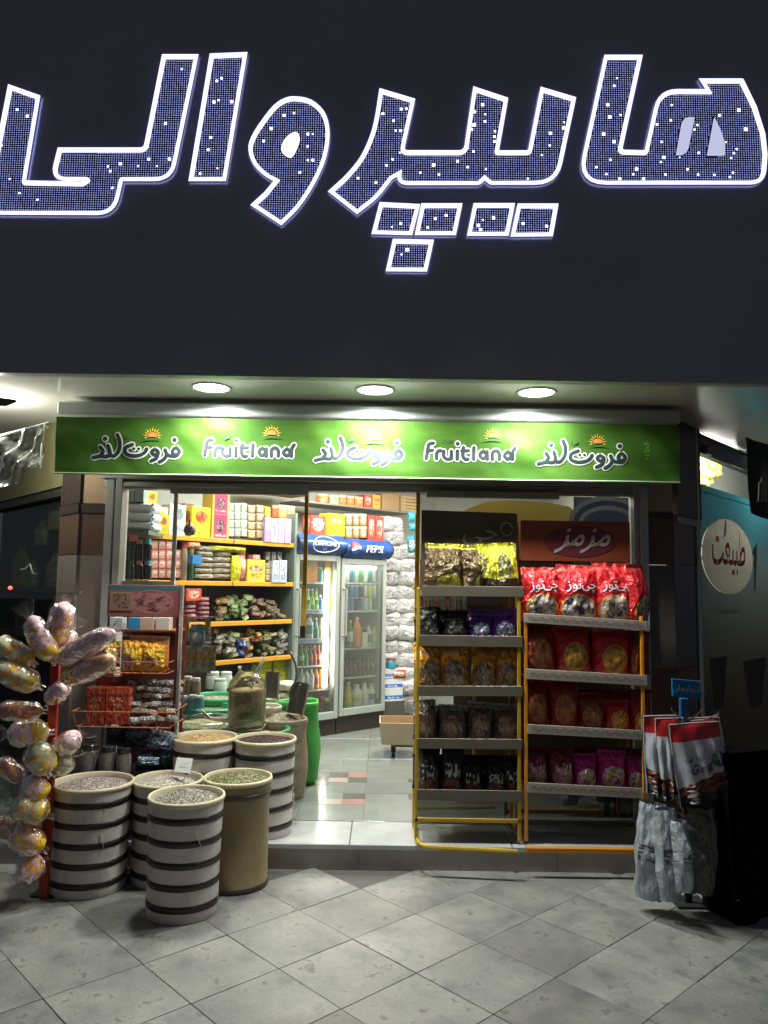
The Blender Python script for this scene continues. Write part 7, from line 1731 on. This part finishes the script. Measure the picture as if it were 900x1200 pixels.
cBk = PRINT('charc_coals', (.02, .014, .012), emblem=(.05, .02, .015), blot=((.02, .012, .01), (.32, .07, .02)), ell=(.5, .75, .7, .45), text=None, crinkle=.7, rough=.25, rnd=0)
CM = [cBk, cWh, cRed]
quad_bag([(793, 842), (842, 840), (862, 925), (800, 935)], GY+.03, 'red topped charcoal bag at the rear right of the stand', CM, 3)
quad_bag([(754, 839), (794, 838), (790, 922), (757, 930)], GY-.04, 'red and white charcoal bag at the far left of the blue stand', CM, 1)
quad_bag([(768, 842), (800, 841), (795, 925), (772, 938)], GY-.08, 'red and white charcoal bag second from the left on the stand', CM, 2)
quad_bag([(784, 849), (842, 845), (858, 922), (796, 945)], GY-.14, 'front charcoal bag lettered TIME TO Grill with a round black badge', CM, 4, text=[('TIME TO', .022, .32, .52, 0), ('Grill', .062, .44, .36, .15)])
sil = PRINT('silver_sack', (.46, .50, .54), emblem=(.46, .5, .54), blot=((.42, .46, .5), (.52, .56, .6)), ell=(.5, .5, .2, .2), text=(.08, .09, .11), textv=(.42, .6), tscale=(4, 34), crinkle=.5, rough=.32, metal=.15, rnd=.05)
sild = PRINT('shaded_silver_sack', (.20, .19, .18), text=None, crinkle=1., rough=.5, rnd=.05)  # darker copy of the silver bag material, shade put into its colour
for i, (x0, y0, x1, y1, m_, dy, rr, lb) in enumerate([(747, 944, 784, 1058, sil, -.16, .06, 'crumpled silver bag hanging lowest left on the stand'), (776, 952, 807, 1060, sil, -.25, -.05, 'crumpled silver bag second from the left under the charcoal bags'), (795, 966, 816, 1050, sil, -.31, -.03, 'narrow silver bag between the pale and the shaded bags'), (806, 950, 846, 1052, sild, -.15, .04, 'silver bag with shade in its colour, right of the narrow silver bag'), (828, 948, 870, 1056, sild, -.08, -.12, 'silver bag with shade in its colour, hanging furthest right on the stand')]):
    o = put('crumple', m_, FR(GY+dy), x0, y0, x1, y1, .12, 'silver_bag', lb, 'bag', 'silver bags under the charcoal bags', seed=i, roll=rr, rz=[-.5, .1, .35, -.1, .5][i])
mb = MB(); mb.tube([PY(775, 945, GY-.1), PY(800, 955, GY-.15), PY(813, 958, GY-.15), PY(845, 950, GY-.08)], .004, 6); gp('hook', mb, wire)

# added black block that stands for plain darkness at the right edge
CB_ = Plane(PZ(866, 1085, 0).x, PZ(866, 1085, 0).y, PZ(866, 1085, 0).x+.8, PZ(866, 1085, 0).y+.35)
mb = MB(); n = 14
for j in range(n+1):
    for i in range(n+1):
        u, v = i/n, j/n; z_ = .78*v; o_ = -.03*(v**6)*3+.02*math.sin(u*17+v*2)*(1-v*.6)+.02*noise.noise(Vector((u*3, v*3, 4)))
        mb.v.append(tuple(CB_.w(.75*u, z_, o_)))
for j in range(n):
    for i in range(n): a = j*(n+1)+i; mb.face((a, a+1, a+n+2, a+n+1))
b = len(mb.v)
for k in (0, 1): mb.v += [tuple(CB_.w(.75*k, .78, -.06)), tuple(CB_.w(.75*k, .78, -.22)), tuple(CB_.w(.75*k, 0, -.22)), tuple(CB_.w(.75*k, 0, .0))]
mb.face((b, b+4, b+5, b+1)); mb.face((b, b+1, b+2, b+3)); mb.face((b+4, b+7, b+6, b+5)); mb.face((b+1, b+5, b+6, b+2))
tag(mb.build('added_dark_block', M('dark_block_black', (.004, .004, .004), 1., var=.3, spec=.05), None, 'all'), 'added black block standing for the darkness at the right edge', 'dark filler')

# ================================================================== RIGHT SIDE: POSTERED SHOP FRONT
PP_ = Plane(RP.w(RP.at(815, 700)[0], 0).x, RP.w(RP.at(815, 700)[0], 0).y, RP.w(RP.at(815, 700)[0], 0).x+.66, RP.w(RP.at(815, 700)[0], 0).y+.75)
rb = empty('printed_shopfront', PP_.w(.6, 0), 'glass front covered with a blue and grey printed film on the right of the shop', 'shop window')
def rp(name, mb, mt, sm=False): o = mb.build(name, mt, None, sm); under(rb, o); return o
ztp = (PP_.at(818, 567)[1]+PP_.at(895, 590)[1])/2
def TM(name, col):
    m, nt, b = _new(name); b.inputs['Base Color'].default_value = rgb(col); b.inputs['Roughness'].default_value = .25
    t = nt.nodes.new('ShaderNodeBsdfTranslucent'); t.inputs[0].default_value = rgb(col); mx = nt.nodes.new('ShaderNodeMixShader'); mx.inputs[0].default_value = .5
    L(nt, b.outputs[0], mx.inputs[1]); L(nt, t.outputs[0], mx.inputs[2]); L(nt, mx.outputs[0], nt.nodes['Material Output'].inputs[0]); return m
def film():
    m, nt, b = _new('window_film'); tc = nt.nodes.new('ShaderNodeTexCoord'); sp = nt.nodes.new('ShaderNodeSeparateXYZ'); L(nt, tc.outputs['UV'], sp.inputs[0])
    n = noise_node(nt, tc.outputs['UV'], 3, 4); v = mathn(nt, 'ADD', sp.outputs[1], mathn(nt, 'MULTIPLY', n.outputs[0], .10))
    c = ramp(nt, v, [(0, (.03, .027, .024)), (.38, (.05, .045, .04)), (.55, (.085, .085, .078)), (.80, (.09, .125, .125)), (.90, (.028, .11, .14)), (1., (.02, .11, .145))])
    L(nt, c, b.inputs['Base Color']); b.inputs['Roughness'].default_value = .25
    tr_ = nt.nodes.new('ShaderNodeBsdfTranslucent'); L(nt, c, tr_.inputs[0]); mx = nt.nodes.new('ShaderNodeMixShader'); mx.inputs[0].default_value = .3
    L(nt, b.outputs[0], mx.inputs[1]); L(nt, tr_.outputs[0], mx.inputs[2]); L(nt, mx.outputs[0], nt.nodes['Material Output'].inputs[0]); return m
mb = MB(); WL = 2.2
cx_, cz_ = PP_.at(854, 652); N = 40
rx = (PP_.at(884, 652)[0]-PP_.at(825, 652)[0])/2; rz_ = (PP_.at(854, 608)[1]-PP_.at(854, 696)[1])/2
def rimpt(t):
    c_, s_ = math.cos(t), math.sin(t); ks = []
    if c_ > 1e-6: ks.append((WL-cx_)/c_)
    if c_ < -1e-6: ks.append((0-cx_)/c_)
    if s_ > 1e-6: ks.append((ztp-cz_)/s_)
    if s_ < -1e-6: ks.append((.12-cz_)/s_)
    k = min(ks); return cx_+k*c_, cz_+k*s_
angs = sorted([2*math.pi*k/N for k in range(N)]+[math.atan2(z_-cz_, a_-cx_) % (2*math.pi) for a_ in (0, WL) for z_ in (.12, ztp)])
UVF = lambda a, z: (a/WL, (z-.12)/(ztp-.12))
for t0, t1 in zip(angs, angs[1:]+[angs[0]+2*math.pi]):
    q = [(cx_+rx*math.cos(t0), cz_+rz_*math.sin(t0)), rimpt(t0), rimpt(t1), (cx_+rx*math.cos(t1), cz_+rz_*math.sin(t1))]
    mb.add([PP_.w(*p_) for p_ in q], [(0, 1, 2, 3)], [[UVF(*p_) for p_ in q]])
rp('printed_film', mb, film())
mb = MB(); mb.tube([PP_.w(0, ztp-.05, .006), PP_.w(WL, ztp-.05, .006)], .003, 5); rp('film_seam', mb, M('seam_dark', (.02, .08, .1), .5))
cx_, cz_ = PP_.at(854, 652); N = 40
rx = (PP_.at(884, 652)[0]-PP_.at(825, 652)[0])/2; rz_ = (PP_.at(854, 608)[1]-PP_.at(854, 696)[1])/2
mb = MB(); mb.add([PP_.w(cx_+rx*math.cos(2*math.pi*k/N), cz_+rz_*math.sin(2*math.pi*k/N), .004) for k in range(N)], [tuple(range(N))]); rp('logo_disc', mb, TM('logo_white', (.19, .18, .155)))
mb = MB()
for (sx, ww) in ((-1, 1), (1, 1)):
    for k in range(4):
        mb.add([PP_.w(cx_+sx*rx*(.95+.02*k), cz_-.05-.09*k+.1, .0025), PP_.w(cx_+sx*rx*(1.22-.04*k), cz_+.04-.09*k+.1, .0025), PP_.w(cx_+sx*rx*(1.2-.04*k), cz_-.1-.09*k+.1, .0025)], [(0, 1, 2)])
rp('logo_leaves', mb, M('logo_green', (.04, .09, .04), .4))['kind'] = 'stuff'
mb = MB(); put_text(mb, '\uFE96\uFECC\uFEF4\uFE92\uFEC3', .24, lambda a, b: PP_.w(cx_+a*1.08, cz_-.06+b*1.6, .0065), 0, .012); rp('logo_lettering', mb, TM('logo_red', (.3, .02, .02)))
mb = MB(); q = [(-.02, .10), (.0, .19), (.035, .235), (.04, .17), (.015, .11)]; mb.add([PP_.w(cx_-.10+a, cz_+.04+b, .007) for a, b in q], [(0, 1, 2, 3, 4)]); rp('logo_leaf', mb, M('logo_green', (.04, .09, .04), .4))
c2 = PP_.at(853, 718)
mb = MB(); put_text(mb, '\uFEEA\uFE98\uFEB4\uFE91 \uFEAE\uFE98\uFEF3\uFEAE\uFE92\uFEE8\uFE97', .085, lambda a, b: PP_.w(c2[0]+a*1.2, c2[1]+b, .005)); rp('film_lettering', mb, M('film_ink', (.06, .055, .05), .4))['kind'] = 'stuff'
mb = MB()
for (cx2, cy2, w_, h_) in [(842, 800, 20, 60), (885, 800, 26, 56)]:
    a, z_ = PP_.at(cx2, cy2); a_, _ = PP_.at(cx2+w_/2, cy2); w2_ = a_-a; hh = (PP_.at(cx2, cy2-h_/2)[1]-PP_.at(cx2, cy2+h_/2)[1])/2
    mb.add([PP_.w(a-w2_, z_+hh, .004), PP_.w(a-w2_*.5, z_-hh, .004), PP_.w(a+w2_*.5, z_-hh, .004), PP_.w(a+w2_, z_+hh, .004)], [(0, 1, 2, 3)])
rp('printed_pots', mb, M('film_pot', (.035, .032, .028), .3))['kind'] = 'stuff'
# room beyond, glimpsed over the film
RB2 = PP_.back(.62)
mb = MB(); mb.box(.6, 7., 0, .05, .1, 3.0, X=lambda v: RB2.w(v.x, v.z, -v.y)); st('wall_neighbour', mb, M('neighbour_white', (.62, .64, .58), .6, var=.05))
mb = MB(); mb.bbox(.5, 3.4, .0, -.12, 2.30, 2.32, .002, X=lambda v: RB2.w(v.x, v.z, -v.y)); tag(mb.build('neighbour_shelf', M('n_green', (.2, .4, .15), .5)), 'pale green shelf in the lit room behind the printed film', 'shelf')
YP = PP_.back(.42)
r = random.Random(2)
for k in range(26):
    px = 815+ (k % 7)*4.6+r.uniform(-1, 1); py = 535+(k//7)*8.5+r.uniform(-2, 2)
    put('bag', [PRINT('n_gold', (.75, .5, .05), emblem=(.8, .7, .3), blot=((.6, .25, .05), (.8, .7, .2)), text=None, crinkle=.9, metal=.2)], YP, px, py-2, px+6.5, py+9, .06, 'gold_pack', 'golden packet hanging in the lit room above the printed film', 'packet', 'golden packets above the printed film', out=r.uniform(-.05, .05), seed=k % 5, rz=r.uniform(-.5, .5))
# black hanging banner at the right
HB2 = FR(4.05); cxs = [(873, 512), (903, 524), (903, 610), (879.5, 600), (877, 560)]
mb = MB(); n = 10; P4 = [HB2.w(*HB2.at(x, y)) for x, y in ((873, 512), (925, 530), (925, 618), (880, 601))]
for j in range(n+1):
    for i in range(n+1):
        u, v = i/n, j/n; p = (P4[3]*(1-u)+P4[2]*u)*(1-v)+(P4[0]*(1-u)+P4[1]*u)*v; p.y += .012*math.sin(u*9)+.01*math.sin(v*5+u*3); mb.v.append(tuple(p))
for j in range(n):
    for i in range(n): a = j*(n+1)+i; mb.face((a, a+1, a+n+2, a+n+1))
bb = empty('black_banner', P4[0], 'black cloth banner with a faint grey emblem hanging at the top right', 'banner')
o = mb.build('cloth', M('cloth_black', (.02, .02, .018), .7, bmp=.2), None, 'all'); under(bb, o)
mb = MB(); c_ = PY(893, 578, 4.02)
for (a, b) in (((-.02, -.04), (-.012, .06)), ((.0, -.04), (.0, .085)), ((.02, -.04), (.012, .055)), ((-.03, -.045), (.035, -.04))): mb.tube([c_+Vector((a[0], 0, a[1])), c_+Vector((b[0], 0, b[1]))], .0035, 5)
o = mb.build('emblem', M('emblem_grey', (.14, .14, .12), .5)); under(bb, o); o['kind'] = 'stuff'

# ================================================================== LEFT SIDE: DARK NEIGHBOURING FRONT
cl0 = LP.w(LP.at(69, 640)[0], 0)
NP = Plane(cl0.x-.66*2, cl0.y+.75*2, cl0.x, cl0.y)
Ln = ((.66*2)**2+(.75*2)**2)**.5
lf = empty('corner_shop', NP.w(Ln-.8, 0), 'dark glazed neighbouring shop front round the corner on the left', 'shop front')
def lp(name, mb, mt, sm=False): o = mb.build(name, mt, None, sm); under(lf, o); return o
zb_ = NP.at(40, 578)[1]
mb = MB(); mb.bbox(0, Ln-.003, .0, -.12, zb_, 3.0, .004, X=lambda v: NP.w(v.x, v.z, v.y)); lp('lintel', mb, M('lintel_olive', (.17, .165, .07), .55, var=.1))
mb = MB(); mb.bbox(0, Ln-.003, -.01, -.1, zb_-.06, zb_-.003, .004, X=lambda v: NP.w(v.x, v.z, v.y)); lp('window_head', mb, M('head_dark', (.03, .03, .025), .5))
mb = MB(); mb.box(0, Ln-.003, -.06, -.068, .12, zb_-.06, X=lambda v: NP.w(v.x, v.z, v.y)); lp('glass_pane', mb, GLASS('dark_glass', (.72, .74, .68), .04, .03, .006, .22))
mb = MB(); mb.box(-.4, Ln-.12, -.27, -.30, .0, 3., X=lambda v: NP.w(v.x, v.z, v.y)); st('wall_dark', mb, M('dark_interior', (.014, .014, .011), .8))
mb = MB(); mb.box(-.0, Ln, -.0, -.12, .0, .12, X=lambda v: NP.w(v.x, v.z, v.y)); lp('plinth', mb, stonec)
mb = MB(); mb.box(-.4, Ln-.12, -.1, -.3, .0, .02, X=lambda v: NP.w(v.x, v.z, v.y)); st('floor_dark', mb, M('dark_interior', (.014, .014, .011), .8))
NB = NP.back(.10)
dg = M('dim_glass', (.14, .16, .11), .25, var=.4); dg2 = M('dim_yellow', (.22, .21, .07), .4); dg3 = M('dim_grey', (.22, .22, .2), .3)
for k, (y_) in enumerate((690, 745)):
    z_ = NB.at(35, y_)[1]; mb = MB(); mb.bbox(Ln-1.9, Ln-.2, 0, .12, z_-.02, z_, .002, X=lambda v: NB.w(v.x, v.z, -v.y)); tag(mb.build('dim_shelf', M('shelf_dim', (.08, .08, .07), .4)), ['upper', 'lower'][k]+' shelf behind the dark glass on the left', 'shelf')
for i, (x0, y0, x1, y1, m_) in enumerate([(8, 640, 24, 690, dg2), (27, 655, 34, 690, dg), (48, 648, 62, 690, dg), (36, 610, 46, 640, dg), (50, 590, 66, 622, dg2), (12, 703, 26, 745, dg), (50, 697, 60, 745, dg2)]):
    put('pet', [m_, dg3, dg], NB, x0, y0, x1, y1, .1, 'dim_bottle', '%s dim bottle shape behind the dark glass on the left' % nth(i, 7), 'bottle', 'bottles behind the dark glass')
wa = empty('wall_tap', NP.w(*NP.at(32, 665)), 'pale plastic fitting hanging behind the candy bags on the dark front', 'fitting')
mb = MB(); mb.tube([PY(x, y, 4.95)-wa.location for x, y in ((24, 668), (30, 667), (35, 661), (38, 672), (43, 673))], .008, 6); ob('pipe', mb.mesh('pipe', M('pipe_grey', (.35, .35, .36), .35), 'all'), wa)
rl = PY(12, 689, 5.2); mb = MB(); mb.lathe([(.001, -.012), (.012, -.008), (.014, .0), (.01, .01), (.001, .013)], 10, c=(0, 0, 0)); o = ob('indicator_lamp', mb.mesh('indicator_lamp', EM('red_led', (1., .06, .03), 2.5), 'all'), None, rl); tag(o, 'tiny glowing red lamp in the dark window on the left', 'lamp')
# clear plastic sheet hung from the corner of the soffit
shp = [PY(-40, 523, 4.5), PY(53.5, 497, 4.40), PY(48, 549, 4.42), PY(-40, 590, 4.5)]
mb = MB(); n = 20
for j in range(n+1):
    for i in range(n+1):
        u, v = i/n, j/n; p = (shp[3]*(1-u)+shp[2]*u)*(1-v)+(shp[0]*(1-u)+shp[1]*u)*v
        p.y += .035*math.sin((u*2.2+v*1.4)*5.5)+.018*math.sin((u*5-v*3)*4)+.01*noise.noise(Vector((u*9, v*9, 1))); p.z += .012*math.sin(u*8)*(1-v); mb.v.append(tuple(p))
for j in range(n):
    for i in range(n): a = j*(n+1)+i; mb.face((a, a+1, a+n+2, a+n+1))
ps = empty('plastic_sheet', shp[1], 'creased clear plastic sheet hanging from the soffit at the left corner', 'sheet')
o = mb.build('sheet_film', GLASS('sheet_clear', (.80, .83, .80), .35, .16, .25), None, 'all'); under(ps, o)
mb = MB(); mb.tube([shp[1]+Vector((0, -.01, 0)), (shp[1]+shp[2])/2+Vector((.0, -.02, 0)), shp[2]+Vector((0, -.01, 0))], .005, 6); o = mb.build('sheet_edge', M('edge_white', (.6, .62, .58), .4)); under(ps, o)
mb = MB(); mb.tube([shp[0]+Vector((0, .01, .01)), shp[1]+Vector((.02, .01, .01))], .010, 8); o = mb.build('sheet_rod', trim); under(ps, o)
# black strap ends on the soffit at the far left
mb = MB(); mb.add([PY(x, y, 4.1) for x, y in ((-6, 465), (18, 468.5), (20, 471), (7, 476), (-6, 475))], [(0, 1, 2, 3, 4)]); mb.add([PY(x, y, 4.115) for x, y in ((-6, 465), (18, 468.5), (20, 471), (7, 476), (-6, 475))], [(4, 3, 2, 1, 0)]); tag(mb.build('black_strap', M('strap', (.01, .01, .01), .5)), 'black strap end under the soffit at the far left', 'strap')
